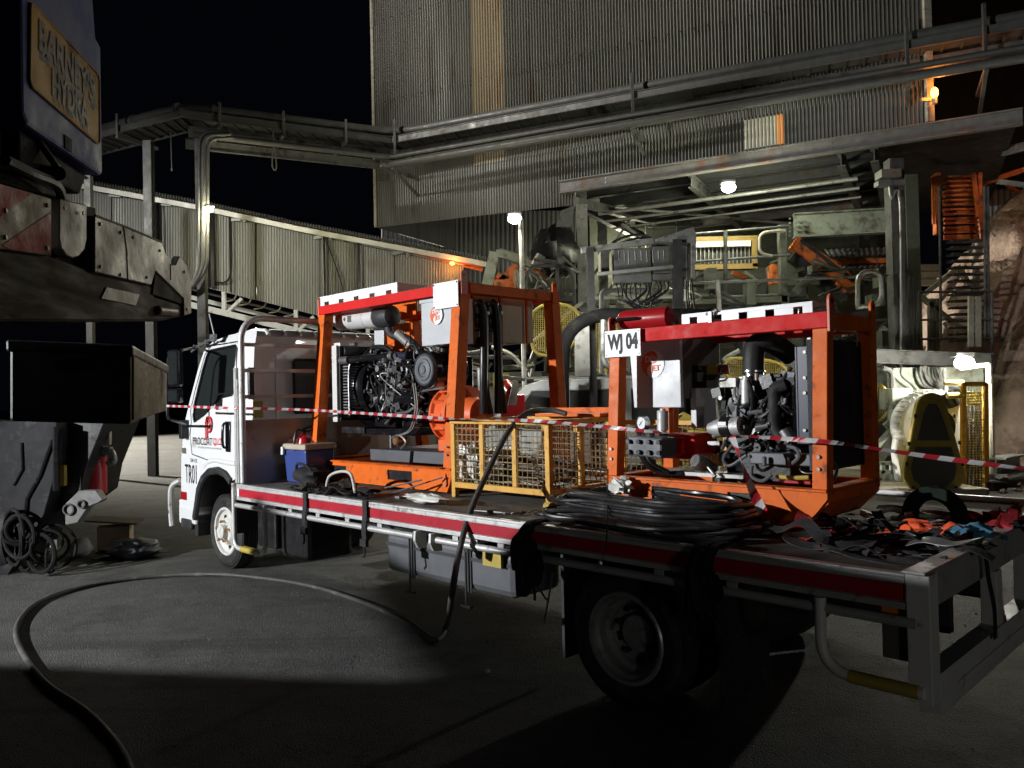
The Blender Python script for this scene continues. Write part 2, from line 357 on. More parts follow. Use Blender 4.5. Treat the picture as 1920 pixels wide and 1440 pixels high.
# ------------------------------------------------------------------ ground
def asphalt():
    m = bpy.data.materials.new('asphalt'); m.use_nodes = True; n = m.node_tree.nodes; l = m.node_tree.links; b = n['Principled BSDF']
    tc = n.new('ShaderNodeTexCoord'); P = tc.outputs['Object']
    def nz(sc, det=4, ro=.6, src=P):
        x = n.new('ShaderNodeTexNoise'); x.inputs['Scale'].default_value = sc; x.inputs['Detail'].default_value = det; x.inputs['Roughness'].default_value = ro; l.new(src, x.inputs[0]); return x
    def ramp(src, a, c0, bb, c1):
        r = n.new('ShaderNodeValToRGB'); l.new(src, r.inputs[0]); r.color_ramp.elements[0].position = a; r.color_ramp.elements[0].color = (*c0, 1)
        r.color_ramp.elements[1].position = bb; r.color_ramp.elements[1].color = (*c1, 1); return r.outputs[0]
    def mix(f, a, bcol, mode='MIX'):
        x = n.new('ShaderNodeMix'); x.data_type = 'RGBA'; x.blend_type = mode
        if isinstance(f, float): x.inputs[0].default_value = f
        else: l.new(f, x.inputs[0])
        l.new(a, x.inputs[6])
        if isinstance(bcol, tuple): x.inputs[7].default_value = (*bcol, 1)
        else: l.new(bcol, x.inputs[7])
        return x.outputs[2]
    big = nz(.45, 6, .65); mid = nz(3.2, 5); fine = nz(160, 3, .7); stain = nz(1.3, 8, .7)
    vo = n.new('ShaderNodeTexVoronoi'); vo.inputs['Scale'].default_value = 115; l.new(P, vo.inputs['Vector'])
    base = ramp(big.outputs[0], .35, (.040, .040, .038), .68, (.082, .081, .076))
    base = mix(.45, base, ramp(mid.outputs[0], .3, (.022, .022, .021), .7, (.105, .103, .097)))
    base = mix(ramp(stain.outputs[0], .54, (0, 0, 0), .64, (1, 1, 1)), base, (.035, .033, .031))
    base = mix(ramp(vo.outputs['Distance'], .12, (.6, .6, .6), .38, (0, 0, 0)), base, (.26, .255, .24))
    # tyre marks: long faint darker bands running along the yard
    mpt = n.new('ShaderNodeMapping'); mpt.inputs['Rotation'].default_value = (0, 0, .62); mpt.inputs['Scale'].default_value = (.05, 1.0, 1); l.new(P, mpt.inputs[0])
    tn = nz(2.3, 3, .5, mpt.outputs[0]); base = mix(ramp(tn.outputs[0], .54, (0, 0, 0), .66, (.7, .7, .7)), base, (.026, .025, .024))
    # cracks
    wp = n.new('ShaderNodeVectorMath'); wp.operation = 'MULTIPLY_ADD'; w2 = nz(1.7, 6, .7); l.new(w2.outputs['Color'], wp.inputs[0]); wp.inputs[1].default_value = (1.5, 1.5, 0); l.new(P, wp.inputs[2])
    v2 = n.new('ShaderNodeTexVoronoi'); v2.feature = 'DISTANCE_TO_EDGE'; v2.inputs['Scale'].default_value = .55; l.new(wp.outputs[0], v2.inputs['Vector'])
    crk0 = ramp(v2.outputs['Distance'], .002, (1, 1, 1), .007, (0, 0, 0)); w3 = nz(.6, 3); crk = mix(ramp(w3.outputs[0], .38, (0, 0, 0), .48, (1, 1, 1)), crk0, (0, 0, 0))
    base = mix(crk, base, (.012, .012, .012))
    l.new(base, b.inputs['Base Color'])
    b.inputs['Roughness'].default_value = .78
    hs = n.new('ShaderNodeMath'); hs.operation = 'MULTIPLY'; l.new(vo.outputs['Distance'], hs.inputs[0]); hs.inputs[1].default_value = -.011
    h2 = n.new('ShaderNodeMath'); h2.operation = 'MULTIPLY_ADD'; l.new(crk, h2.inputs[0]); h2.inputs[1].default_value = -.012; l.new(hs.outputs[0], h2.inputs[2])
    h3 = n.new('ShaderNodeMath'); h3.operation = 'MULTIPLY_ADD'; l.new(fine.outputs[0], h3.inputs[0]); h3.inputs[1].default_value = .003; l.new(h2.outputs[0], h3.inputs[2])
    h4 = n.new('ShaderNodeMath'); h4.operation = 'MULTIPLY_ADD'; l.new(mid.outputs[0], h4.inputs[0]); h4.inputs[1].default_value = .045; l.new(h3.outputs[0], h4.inputs[2])
    bp = n.new('ShaderNodeBump'); bp.inputs['Strength'].default_value = .9; bp.inputs['Distance'].default_value = 1.0; l.new(h4.outputs[0], bp.inputs['Height'])
    l.new(bp.outputs[0], b.inputs['Normal'])
    return m
M['asphalt'] = asphalt()
g = MB(); g.sheet([[Vector((-250, -60, 0)), Vector((250, -60, 0))], [Vector((-250, 400, 0)), Vector((250, 400, 0))]])
o = mesh_obj('ground', g, M['asphalt'], Vector((0, 0, 0))); o['kind'] = 'structure'

R = random.Random(101); g = MB()
for k in range(1500):
    a_ = R.uniform(-6.5, 4.5); b_ = 3.2+abs(R.gauss(0, 3.5)); s_ = R.uniform(.0025, .0055) if k % 25 else R.uniform(.005,.010)
    n_ = len(g.v); g.sph((a_, b_, s_*.5), s_, s_*R.uniform(.6,1), s_*.7, 5, 4)
o = mesh_obj('loose_gravel', g, mat('gravel', (.13,.125,.115), .85, var=.4, vs=30), Vector((0, 0, 0))); o['kind'] = 'stuff'; o['label'] = 'loose gravel scattered over the dark asphalt'; o['category'] = 'gravel'
def V3(*a): return Vector(a)
# ------------------------------------------------------------------ tray truck
T = Thing('tray_truck', 'white cab-over tray truck carrying two orange engine frames on its flat deck', 'truck', (2.8, 1.23, 0))
CY0, CY1 = .34, 2.12          # cab sides
def cabpt(px, py): p = ty(px, py, CY0); return (p.x, p.z)
# side profile of the cab (x, z), front to the left
prof = [(-1.93,.50),(-1.945,.78),(-1.93,1.10),(-1.86,1.42),(-1.74,1.72),(-1.56,2.08),(-1.44,2.26),(-1.30,2.335),(-1.0,2.375),(-.6,2.39),(-.42,2.375),(-.365,2.32),(-.35,2.2),(-.35,.98),(-.60,.98)]
arch = [(-.74,.93),(-.86,1.0),(-1.02,1.03),(-1.22,1.01),(-1.38,.93),(-1.49,.80),(-1.56,.60),(-1.60,.50)]
outl = prof + arch
def inset(p, z):   # tumblehome: the cab narrows above the belt line
    return .0 if z < 1.45 else (z-1.45)*.075 + (max(0, z-2.28))*.55
def cab_shell():
    mb = MB(); n = len(outl)
    N = [Vector((x, CY0+inset(0, z), z)) for x, z in outl]; Fp = [Vector((x, CY1-inset(0, z), z)) for x, z in outl]
    # rounded edge rows
    rows = []
    for k, (dy, sc) in enumerate(((0, 1), )): rows.append(N)
    mb.add(N+Fp, [(i, (i+1) % n, n+(i+1) % n, n+i) for i in range(n)])
    # far side full face, near side with window hole built as door panels
    mb.add(Fp, [list(range(n))]); return mb, N
shell, Nn = cab_shell()
win = [(-1.63,1.57),(-1.60,1.70),(-1.46,2.02),(-1.36,2.20),(-1.31,2.235),(-.74,2.255),(-.70,2.22),(-.705,1.80),(-.76,1.765),(-1.0,1.745),(-1.12,1.69),(-1.30,1.60),(-1.38,1.565),(-1.58,1.50)]
def side3(pts, off=0, far=False):
    return [Vector((x, (CY1-inset(0, z)+off) if far else (CY0+inset(0, z)-off), z)) for x, z in pts]
# near side: fill between outline and window via triangulation
bm = bmesh.new()
ov = [bm.verts.new(p) for p in side3(outl)]; wv = [bm.verts.new(p) for p in side3(win)]
es = [bm.edges.new((ov[i], ov[(i+1) % len(ov)])) for i in range(len(ov))] + [bm.edges.new((wv[i], wv[(i+1) % len(wv)])) for i in range(len(wv))]
bmesh.ops.triangle_fill(bm, edges=es, use_beauty=True)
bm.verts.index_update(); bm.faces.ensure_lookup_table()
shell.add([v.co.copy() for v in bm.verts], [[v.index for v in f.verts] for f in bm.faces]); bm.free()
# corrugated roof ribs and back panel swages
for i in range(9):
    y = CY0+.22+i*(CY1-CY0-.44)/8
    shell.tube([(-1.28,y,2.335),(-1.0,y,2.385),(-.6,y,2.40),(-.43,y,2.382),(-.375,y,2.335)], .022, 8)
for y in (CY0+.28, CY0+.62, CY1-.28):
    shell.box((-.352,y-.012,1.15),(-.345,y+.012,2.15))
cab = T.part('cab', shell, M['cab_white'], smooth=35, bevel=.018)
g = MB(); g.prism(side3(win, -.012), (0, .006, 0))
T.part('side_window', g, M['glass'], cab)
g = MB(); wp = side3(win, .004); g.tube(wp, .011, 6, closed=True); T.part('window_seal', g, M['black'], cab, smooth=1)
# windscreen (front face sheet) and far window
g = MB(); g.add([(-1.80,CY0+.06,1.63),(-1.50,CY0+.14,2.20),(-1.50,CY1-.14,2.20),(-1.80,CY1-.06,1.63)], [(0,1,2,3)]); g.v = [p+Vector((-.02,0,.005)) for p in g.v]
T.part('windscreen', g, M['glass'], cab)
g = MB(); g.prism([Vector((-.343,y,z)) for y, z in ((.80,1.62),(.83,1.58),(1.66,1.58),(1.69,1.62),(1.69,2.06),(1.66,2.10),(.83,2.10),(.80,2.06))], (.004,0,0))
rw = T.part('rear_window', g, M['glass'], cab)
g = MB(); g.tube([(-.337,.80,1.60),(-.337,.81,1.58),(-.337,1.68,1.58),(-.337,1.69,1.60),(-.337,1.69,2.08),(-.337,1.67,2.10),(-.337,.82,2.10),(-.337,.80,2.08)], .014, 6, closed=True)
T.part('seal', g, M['black'], rw, smooth=1)
# door: seam lines, skin and handle
dl = [(-1.66,1.50),(-1.70,1.36),(-1.65,1.16),(-1.45,1.135),(-1.30,1.115),(-.70,1.09),(-.64,1.16),(-.635,2.22),(-.67,2.29),(-1.30,2.285),(-1.42,2.20),(-1.60,1.86),(-1.70,1.62)]
g = MB(); g.tube(side3(dl, .001), .0055, 5, closed=True)
door = T.part('door', g, M['black'], label='driver door seam with company lettering')
g = MB(); hx, hz = -.80, 1.36
g.tube([(hx-.02,CY0-.01,hz+.13),(hx-.03,CY0-.04,hz+.11),(hx-.03,CY0-.045,hz-.08),(hx-.02,CY0-.01,hz-.11)], .014, 8, smooth=3)
g.box((hx-.065,CY0-.004,hz-.15),(hx+.03,CY0+.01,hz+.15)); T.part('handle', g, M['black_gloss'], door, smooth=1, bevel=.006)
# bumped pressing over the arch + black arch liner
g = MB(); pr = [(-.66,1.10),(-.9,1.105),(-1.12,1.115),(-1.28,1.09),(-1.38,1.03)]
g.tube(side3(pr, -.016), .030, 10, smooth=4); T.part('arch_pressing', g, M['cab_white'], cab, smooth=1)
g = MB(); a3 = side3(arch, .006); a4 = [p+Vector((0,.40,0)) for p in a3]; g.sheet([a3, a4])
g.tube(a3, .028, 8); g.tube([p+Vector((0,.004,-.02)) for p in a3], .03, 8)
g.box((-.74,.36,.42),(-.70,.80,.95)); g.box((-1.66,.36,.30),(-1.58,.80,.52))
T.part('wheel_arch', g, M['rubber'], cab, smooth=1)
# bumper, corner lamp, bull bar upright
g = MB(); g.box((-2.0,CY0-.01,.42),(-1.58,CY0+.25,.60)); g.box((-2.02,CY0,.40),(-1.94,CY1,.66)); T.part('bumper', g, M['cab_white'], bevel=.02)
g = MB(); g.box((-1.92,CY0-.025,.36),(-1.66,CY0+.03,.47)); T.part('bumper_corner', g, M['dark_steel'], bevel=.02)
g = MB(); g.box((-1.95,CY0-.008,.66),(-1.80,CY0+.05,.75)); T.part('corner_lamp', g, M['red_lens'], bevel=.01)
g = MB(); g.tube([(-2.13,CY0-.03,.36),(-2.16,CY0-.03,.55),(-2.13,CY0-.03,.78),(-2.02,CY0+.02,.86)], .03, 8, smooth=4); T.part('bull_bar', g, M['alloy'], smooth=1)
# lettering on the door
g = MB(); U=(1,0,0); V=(0,0,1); yy = CY0-.004
fit_text(g, 'PROCOAT', -1.62, -1.165, 1.262, 1.340, yy, .0); T.part('company_lettering', g, M['ink'], door)
g = MB(); fit_text(g, 'QLD', -1.145, -.95, 1.262, 1.340, yy, .002); T.part('company_lettering', g, M['ink_red'], door)
g = MB(); fit_text(g, 'PROTECTIVE COATINGS', -1.50, -.96, 1.228, 1.245, yy, 0); fit_text(g, '24-12', -1.69, -1.53, 1.075, 1.115, yy); T.part('small_lettering', g, M['dark_panel'], door)
g = MB(); fit_text(g, 'TR01', -1.83, -1.545, .85, 1.05, yy, .0); T.part('fleet_number', g, M['ink'], door)
g = MB(); g.add([(-1.90,yy,1.16),(-1.80,yy,1.16),(-1.80,yy,1.22),(-1.90,yy,1.22)], [(0,1,2,3)]); T.part('side_repeater_plate', g, M['dark_panel'], cab)
g = MB()   # the P mark: a red outline P with a white inner line
cx, cz = -1.235, 1.475
def pm(r, s): return [Vector((cx+r*math.cos(t)*.85, yy-s, cz+r*math.sin(t)*1.0)) for t in [math.radians(a) for a in range(-95, 200, 12)]]
g.cm = 0; g.tube(pm(.078, 0)+[Vector((cx-.066,yy,cz-.16))], .010, 6); g.tube(pm(.042, 0)+[Vector((cx-.034,yy,cz-.14))], .008, 6)
T.part('company_mark', g, M['ink_red'], door, smooth=1)
# mirror, arm, antenna, gutter rack, yellow sticker
my = -.06; mc = ty(329, 690, my); mc2 = ty(329, 742, my)
g = MB(); g.tube([V3(-1.50,.30,2.27), ty(340,657,my+.08), ty(320,664,my), ty(314,690,my), ty(314,775,my), ty(320,787,my), ty(338,792,my+.15), V3(-1.72,.31,1.46)], .013, 8, smooth=5)
mir = T.part('mirror', g, M['black'], smooth=1)
g = MB(); g.cbox(mc, .15,.07,.36, Matrix.Rotation(.35,3,'Z')); g.cbox(mc2, .15,.07,.14, Matrix.Rotation(.35,3,'Z')); T.part('mirror_housing', g, M['black_gloss'], mir, bevel=.02, split=True)
g = MB(); o_ = Matrix.Rotation(.35,3,'Z') @ V3(0,-.037,0); g.cbox(mc+o_, .12,.004,.31, Matrix.Rotation(.35,3,'Z')); g.cbox(mc2+o_, .12,.004,.10, Matrix.Rotation(.35,3,'Z')); T.part('mirror_glass', g, M['glass'], mir, split=True)
g = MB(); g.cbox((-1.77,.31,1.42),.09,.09,.20); T.part('mirror_bracket', g, M['black'], mir, bevel=.015)
g = MB(); g.tube([(-1.28,.45,2.33),(-1.36,.42,2.62)], .009, 6); g.sph((-1.28,.45,2.33), .03); T.part('antenna', g, M['black'], smooth=1)
g = MB(); g.tube([(-1.62,.34,2.24),(-1.40,.32,2.29),(-1.06,.32,2.345)], .013, 6); g.cbox((-1.08,.33,2.35),.10,.03,.07)
for x in (-1.5,-1.38,-1.22): g.cbox((x,.325,2.28+(x+1.5)*.13),.03,.03,.045)
T.part('awning_rail', g, M['steel'], smooth=1)
g = MB(); g.box((-.35,CY0+.03,1.545),(-.343,CY0+.13,1.70)); T.part('warning_sticker', g, M['yellow'])
g = MB(); g.box((-.37,CY0-.012,1.72),(-.33,CY0+.05,2.02)); T.part('intake_vent', g, M['black'], bevel=.01)
# seats inside the cab, seen through the glass
g = MB(); g.cbox((-.75,.75,1.45),.5,.5,.14); g.cbox((-.58,.75,1.80),.12,.48,.66); g.cbox((-.58,1.55,1.80),.12,.7,.66); g.ring((-1.35,.72,1.62),(.5,0,.86),.21,.19,.02); T.part('seat', g, M['dark_steel'], cab, bevel=.03)
# ---- wheels
mk('rim_grey', (.33,.33,.33), .4, .4, var=.1, dirt=(.12,.11,.10), da=.3, ds=9)
def wheel(cx, y, r, rr, dual, name='wheel', dirty=True):
    g = MB()
    def tyre(y0, w):
        pr = [(rr*.98,-w/2+.015),(rr+.02,-w/2+.002),(r*.86,-w/2-.006),(r*.955,-w/2+.012),(r*.99,-w/2+.035),(r,-w/4),(r,w/4),(r*.99,w/2-.035),(r*.955,w/2-.012),(r*.86,w/2+.006),(rr+.02,w/2-.002),(rr*.98,w/2-.015)]
        g.lathe((cx,y0+w/2,r), (0,1,0), pr, 48)
        for k in (-.33,-.12,.12,.33): g.ring((cx,y0+w/2+k*w,r),(0,1,0), r*1.01, r*.98, .030, 40)
    tyre(y, .19)
    if dual: tyre(y+.25, .19)
    wt = T.part(name, g, M['rubber'], smooth=30)
    g = MB()
    if dual:
        pf = [(rr+.012,.004),(rr+.004,-.004),(rr-.012,.0),(rr-.016,.03),(rr-.036,.045),(rr-.04,.10),(rr-.065,.115),(rr-.075,.155),(.105,.165),(.10,.12),(.085,.115),(.0,.115)]
    else:
        pf = [(rr+.012,.004),(rr+.004,-.004),(rr-.012,.0),(rr-.018,.03),(rr-.045,.045),(.155,.06),(.135,.015),(.12,.0),(.075,.0),(.07,-.05),(.055,-.06),(.0,-.06)]
    g.lathe((cx,y,r),(0,1,0),pf,40)
    rim = T.part('rim', g, M['rim_grey'] if dual else M['steel_white'], wt, smooth=25)
    g = MB()
    for q in range(5):
        a = 2*math.pi*q/5+.3; R_ = .105 if not dual else .135; yb = -.035 if not dual else .13
        c = (cx+R_*math.cos(a), y, r+R_*math.sin(a)); g.cyl((c[0],y+yb+.04,c[2]),(c[0],y+yb-.012,c[2]),.015,n=6); g.sph((c[0],y+yb-.014,c[2]),.012)
    T.part('wheel_nut', g, M['brass'] if not dual else M['dark_steel'], rim, smooth=1, split=True)
    g = MB()
    for q in range(5):
        a = 2*math.pi*q/5+.3+math.pi/5; R_ = rr-.075 if not dual else rr-.085; yb = .053 if not dual else .152
        c = (cx+R_*math.cos(a), y, r+R_*math.sin(a)); g.cyl((c[0],y+yb,c[2]),(c[0],y+yb-.006,c[2]),.026,n=14)
    T.part('hand_hole', g, M['black'], rim, split=True)
    return wt
wheel(-1.20, .475, .375, .235, False)
wheel(4.04, .26, .37, .24, True)
# far side wheels
g = MB(); g.lathe((-1.2,2.0,.37),(0,1,0),[(0,-.1),(.36,-.1),(.37,0),(.36,.1),(0,.1)],32); T.part('wheel', g, M['rubber'], smooth=1)
g = MB(); g.lathe((4.04,1.99,.37),(0,1,0),[(0,-.22),(.36,-.22),(.37,0),(.36,.22),(0,.22)],32); T.part('wheel', g, M['rubber'], smooth=1)
# ---- chassis
g = MB()
for y in (.82, 1.60): g.box((-1.9,y-.03,.56),(5.5,y+.03,.76))
for x in (-.3,.7,1.7,2.7,3.7,4.9): g.box((x,.852,.60),(x+.08,1.568,.72))
g.cyl((4.04,.45,.37),(4.04,1.98,.37),.06); g.cyl((-1.2,.6,.37),(-1.2,1.9,.37),.045); g.sph((4.04,1.22,.38),.2,.2,.2)
for x in (4.04,): g.bar((x-.65,.80,.60),(x,.80,.44),.07,.05); g.bar((x,.80,.44),(x+.65,.80,.60),.07,.05)
T.part('chassis', g, M['dark_steel'])
g = MB(); g.box((3.45,.42,.10),(3.47,.75,.80)); T.part('mud_flap', g, M['rubber'])
g = MB(); g.box((4.62,.26,.13),(4.645,.72,.72)); T.part('mud_flap', g, M['rubber'])
g = MB(); g.box((-.40,.42,.33),(-.05,.9,.90)); T.part('battery_box', g, M['black'], bevel=.02)
g = MB(); g.box((.02,.42,.28),(.5,.9,.80)); T.part('air_tank', g, M['black'], bevel=.05)
# fuel tank with strap and clips
g = MB(); g.box((1.74,.36,.40),(3.12,.80,.70)); tk = T.part('fuel_tank', g, M['dark_panel'], bevel=.05)
M['tank_grey'] = mat('tank_grey', (.10,.105,.115), .45, .2, var=.08, dirt=(.08,.08,.08), da=.25)
tk.data.materials[0] = M['tank_grey']
g = MB()
for x in (2.05, 2.66): g.box((x,.35,.39),(x+.05,.358,.73)); g.cyl((x+.02,.33,.30),(x+.02,.33,.72),.008,n=8); g.cbox((x+.02,.33,.30),.10,.03,.015)
g.box((1.75,.352,.60),(3.11,.356,.625)); T.part('tank_strap', g, M['dark_steel'], tk)
g = MB(); g.box((2.86,.32,.60),(3.03,.345,.70)); T.part('clearance_marker', g, M['yellow'])
g = MB(); g.box((2.68,.30,.80),(2.75,.33,.86)); T.part('side_marker_lamp', g, M['amber'], bevel=.006)
g = MB(); g.box((2.62,.33,.68),(2.80,.36,.92)); T.part('lamp_bracket', g, M['alloy'])
g = MB(); g.cyl((2.72,.29,.70),(2.72,.33,.70),.03); T.part('fuel_cap', g, M['chrome'], smooth=1)
# ---- deck
g = MB(); g.box((.02,.03,.93),(TL-.06,TW-.03,.965))
for x in [i*.45+.2 for i in range(12)]: g.box((x,.05,.86),(x+.06,TW-.05,.929))
T.part('deck_floor', g, M['deck_floor'])
g = MB()
g.box((0,0,.968),(TL-.06,.045,.982)); g.box((0,0,.945),(TL-.06,.03,.9675)); g.box((0,0,.845),(TL-.06,.03,.872)); g.box((0,.012,.872),(TL-.06,.028,.945))
g.box((0,TW-.045,.966),(TL-.06,TW,1.0)); g.box((0,TW-.03,.85),(TL-.06,TW,.9655))
g.box((-.03,0,.85),(0,TW,.985)); sr = T.part('side_rail', g, M['alloy'], bevel=.003)
g = MB(); g.box((.09,.006,.876),(TL-.07,.012,.941)); T.part('red_stripe', g, M['red_band'], sr)
g = MB(); g.box((.005,.004,.874),(.09,.0055,.943)); T.part('worn_sticker', g, M['sign_white'], sr)
# rope rail below the deck with posts and end fins
g = MB(); g.tube([(.03,.0,.80),(2.56,.0,.80)], .021, 10); g.tube([(2.79,.0,.80),(3.62,.0,.80)], .021, 10); g.tube([(3.70,.0,.80),(TL-.02,.0,.80)], .021, 10)
rl = T.part('rope_rail', g, M['alloy'], smooth=1)
for x in (.57,.98,1.39,1.785,2.18,2.97,3.37,4.46,4.85,5.25):
    g = MB(); g.box((x-.025,-.006,.80),(x+.025,.006,.8445)); T.part('rail_post', g, M['alloy'], rl)
for x in (2.60, 2.755):
    g = MB(); g.prism([Vector(p) for p in ((x-.01,-.03,.84),(x-.01,.06,.84),(x-.01,.06,.72),(x-.01,-.01,.73),(x-.01,-.035,.78))], (.02,0,0)); T.part('fin', g, M['alloy'], rl)
# step loops
g = MB(); g.tube(fillet([(.03,-.012,.99),(.03,-.012,.43),(.58,-.012,.43),(.58,-.012,.845)], .10), .021, 12); s1 = T.part('front_step', g, M['alloy'], smooth=1)
g = MB(); g.tube([(.17,-.012,.43),(.44,-.012,.43)], .025, 10); g.box((.17,-.03,.452),(.44,.01,.457)); T.part('step_grip', g, M['yellow'], s1, smooth=1)
g = MB(); g.tube(fillet([(5.255,-.012,.845),(5.255,-.012,.55),(5.645,-.012,.545)], .13), .023, 12); s2 = T.part('rear_step', g, M['steel_white'], smooth=1)
g = MB(); g.tube([(5.37,-.012,.548),(5.63,-.012,.546)], .026, 10); T.part('step_grip', g, M['yellow'], s2, smooth=1)
# rear frame: corner post, tail rail, legs, low cross beam
g = MB(); g.box((TL-.06,0,.845),(TL+.01,TW,.985)); g.box((TL-.07,-.004,.985),(TL+.015,TW,.995)); T.part('tail_rail', g, M['alloy'], bevel=.004)
g = MB(); g.box((TL-.055,-.006,.50),(TL+.03,.09,.984)); T.part('corner_post', g, M['steel_white'], bevel=.004)
for y in (.92, 1.50, 2.37):
    g = MB(); g.box((TL-.05,y,.55),(TL+.02,y+.09,.844)); T.part('corner_post', g, M['steel_white'], bevel=.004)
g = MB(); g.box((TL-.05,.092,.44),(TL+.03,TW,.60)); g.box((TL+.032,.30,.50),(TL+.034,TW,.52)); T.part('cross_beam', g, M['steel_white'], bevel=.004)
g = MB(); g.box((TL-.16,.03,.79),(TL-.065,.05,.84)); T.part('tail_lamp', g, M['amber'])
g = MB(); g.box((TL-.16,.03,.64),(TL-.07,.05,.785)); T.part('lamp_panel', g, M['dark_panel'])
# ---- headboard
hp = fillet([(.035,.075,.985),(.035,.075,2.445),(.035,2.38,2.445),(.035,2.38,.985)], .22, 8)
g = MB(); g.tube(hp, .028, 12); hb = T.part('headboard', g, M['alloy'], smooth=1)
for z in (2.205,1.975,1.742):
    g = MB(); g.box((.02,.10,z-.016),(.05,2.355,z+.016)); T.part('rail', g, M['alloy'], hb)
M['head_sheet'] = mat('head_sheet', (.34,.31,.28), .42, .35, var=.08, dirt=(.20,.15,.11), da=.3, ds=3)
g = MB(); g.box((.02,.10,.985),(.032,2.355,1.535)); T.part('panel', g, M['head_sheet'], hb)
g = MB(); g.box((.0,.04,.985),(.02,.07,1.9)); g.box((-.06,.045,.985),(-.02,.075,2.0)); T.part('post', g, M['alloy'], hb)
# ------------------------------------------------------------------ engine power packs
def V3(*a): return Vector(a)
def frame_shell(T, x0, x1, yb0, yt0, yb1, yt1, zb0, zb1, zt, w, chamf, lean=0.0, logo='drop'):
    pts = {}
    for nx, x in (('a', x0), ('b', x1-w)):
        for yb, yt, s in ((yb0, yt0, 0), (yb1-w, yt1-w, 1)):
            g = MB(); lx = lean if nx == 'a' else lean*.5
            b = [V3(x, yb, zb1), V3(x+w, yb, zb1), V3(x+w, yb+w, zb1), V3(x, yb+w, zb1)]
            t = [V3(x+lx, yt, zt-.082), V3(x+w+lx, yt, zt-.082), V3(x+w+lx, yt+w, zt-.082), V3(x+lx, yt+w, zt-.082)]
            g.add(b+t, [(0,1,2,3),(7,6,5,4),(0,4,5,1),(1,5,6,2),(2,6,7,3),(3,7,4,0)])
            p_ = T.part('post', g, M['orange'], bevel=.004)
            if s == 0:
                g = MB()
                for zz in (.10, .16): g.cyl((x+w*.5, yb-.008, zb1+zz), (x+w*.5, yb+.005, zb1+zz), .009, n=8)
                T.part('bolt', g, M['steel'], p_, split=True)
    for y in (yt0, yt1-w):
        g = MB(); g.box((x0+lean, y-.001, zt-.08), (x1+lean*.5, y+w+.001, zt)); T.part('top_rail', g, M['red_rail'], bevel=.004)
    for x in (x0+lean, x1-w+lean*.5):
        g = MB(); g.box((x-.001, yt0+w+.002, zt-.08), (x+w+.001, yt1-w-.002, zt-.002)); T.part('end_rail', g, M['orange'], bevel=.004)
    # lifting lugs
    for x in (x0+lean-.012, x1+lean*.5):
        for y in (yt0+.03, yt1-.07):
            g = MB(); n = 10; r = .032
            o_ = [V3(x, y-r+.0, zt-.10), V3(x, y+r, zt-.10)] + [V3(x, y+r*math.cos(math.pi*i/n), zt+.055+r*math.sin(math.pi*i/n)) for i in range(n+1)]
            g.prism(o_, (.014, 0, 0)); lg = T.part('lifting_lug', g, M['pink_lug'] if y < yt0+.1 else M['orange'], bevel=.002)
            g = MB(); g.cyl((x-.002, y, zt+.052), (x+.016, y, zt+.052), .013, n=12); T.part('hole', g, M['black'], lg)
    # base tray: long channels with fork pockets, top lip
    L = x1-x0; px_ = [(x0+L*.14, x0+L*.30), (x0+L*.60, x0+L*.76)] if logo == 'drop' else [(x0+L*.24, x0+L*.38), (x0+L*.60, x0+L*.74)]
    for k, y in enumerate((yb0, yb1-.012)):
        g = MB(); zc0, zc1 = zb0+.055, zb1-.045
        xs = [x0+chamf] + [q for pr in px_ for q in pr] + [x1-chamf]
        # plate built of pieces round the pockets
        def pl(xa, xb, za, zb_): g.box((xa, y, za), (xb, y+.012, zb_))
        pl(x0, x1, zc1, zb1-.0125); pl(x0+chamf*.6, x1-chamf*.6, zb0, zc0)
        pl(x0+chamf*.3, px_[0][0], zc0, zc1); pl(px_[0][1], px_[1][0], zc0, zc1); pl(px_[1][1], x1-chamf*.3, zc0, zc1)
        for s_, xx in ((1, x0), (-1, x1)):
            g.prism([V3(xx+s_*chamf*.6, y, zb0), V3(xx+s_*chamf*.3, y, zc0), V3(xx+s_*chamf*.6, y, zc0)], (0, .012, 0))
            g.prism([V3(xx, y, zc1), V3(xx+s_*chamf*.3, y, zc0), V3(xx+s_*chamf*.3, y, zc1)], (0, .012, 0))
        sill = T.part('base_channel', g, M['orange'])
        g = MB(); g.box((x0-.004, y-.02 if k == 0 else y-.03, zb1-.012), (x1+.004, y+.06 if k == 0 else y+.03, zb1)); T.part('lip', g, M['orange'], sill, bevel=.002)
        g = MB()
        for a_, b_ in px_: g.box((a_, y+.014, zc0), (b_, y+.02, zc1))
        T.part('pocket', g, M['black'], sill, split=True)
    for s_, xx in ((1, x0), (-1, x1)):
        g = MB(); xa = xx if s_ > 0 else xx-.012
        g.box((xa, yb0+.013, zc1-.02), (xa+.012, yb1-.013, zb1-.013))
        g.prism([V3(xx, yb0+.013, zc1-.021), V3(xx+s_*chamf*.55, yb0+.013, zb0), V3(xx+s_*(chamf*.55+.012), yb0+.013, zb0), V3(xx+s_*.012, yb0+.013, zc1-.021)], (0, yb1-yb0-.026, 0))
        T.part('end_plate', g, M['orange'])
        g = MB(); g.box((xx-.0 if s_ > 0 else xx-.07, yb0+.02, zb1-.011), (xx+.07 if s_ > 0 else xx, yb1-.03, zb1+.001)); T.part('end_lip', g, M['orange'])
    g = MB(); g.box((x0+chamf*.7, yb0+.03, zb0+.02), (x1-chamf*.7, yb1-.03, zb0+.03)); T.part('drip_tray', g, M['dark_steel'])
    return
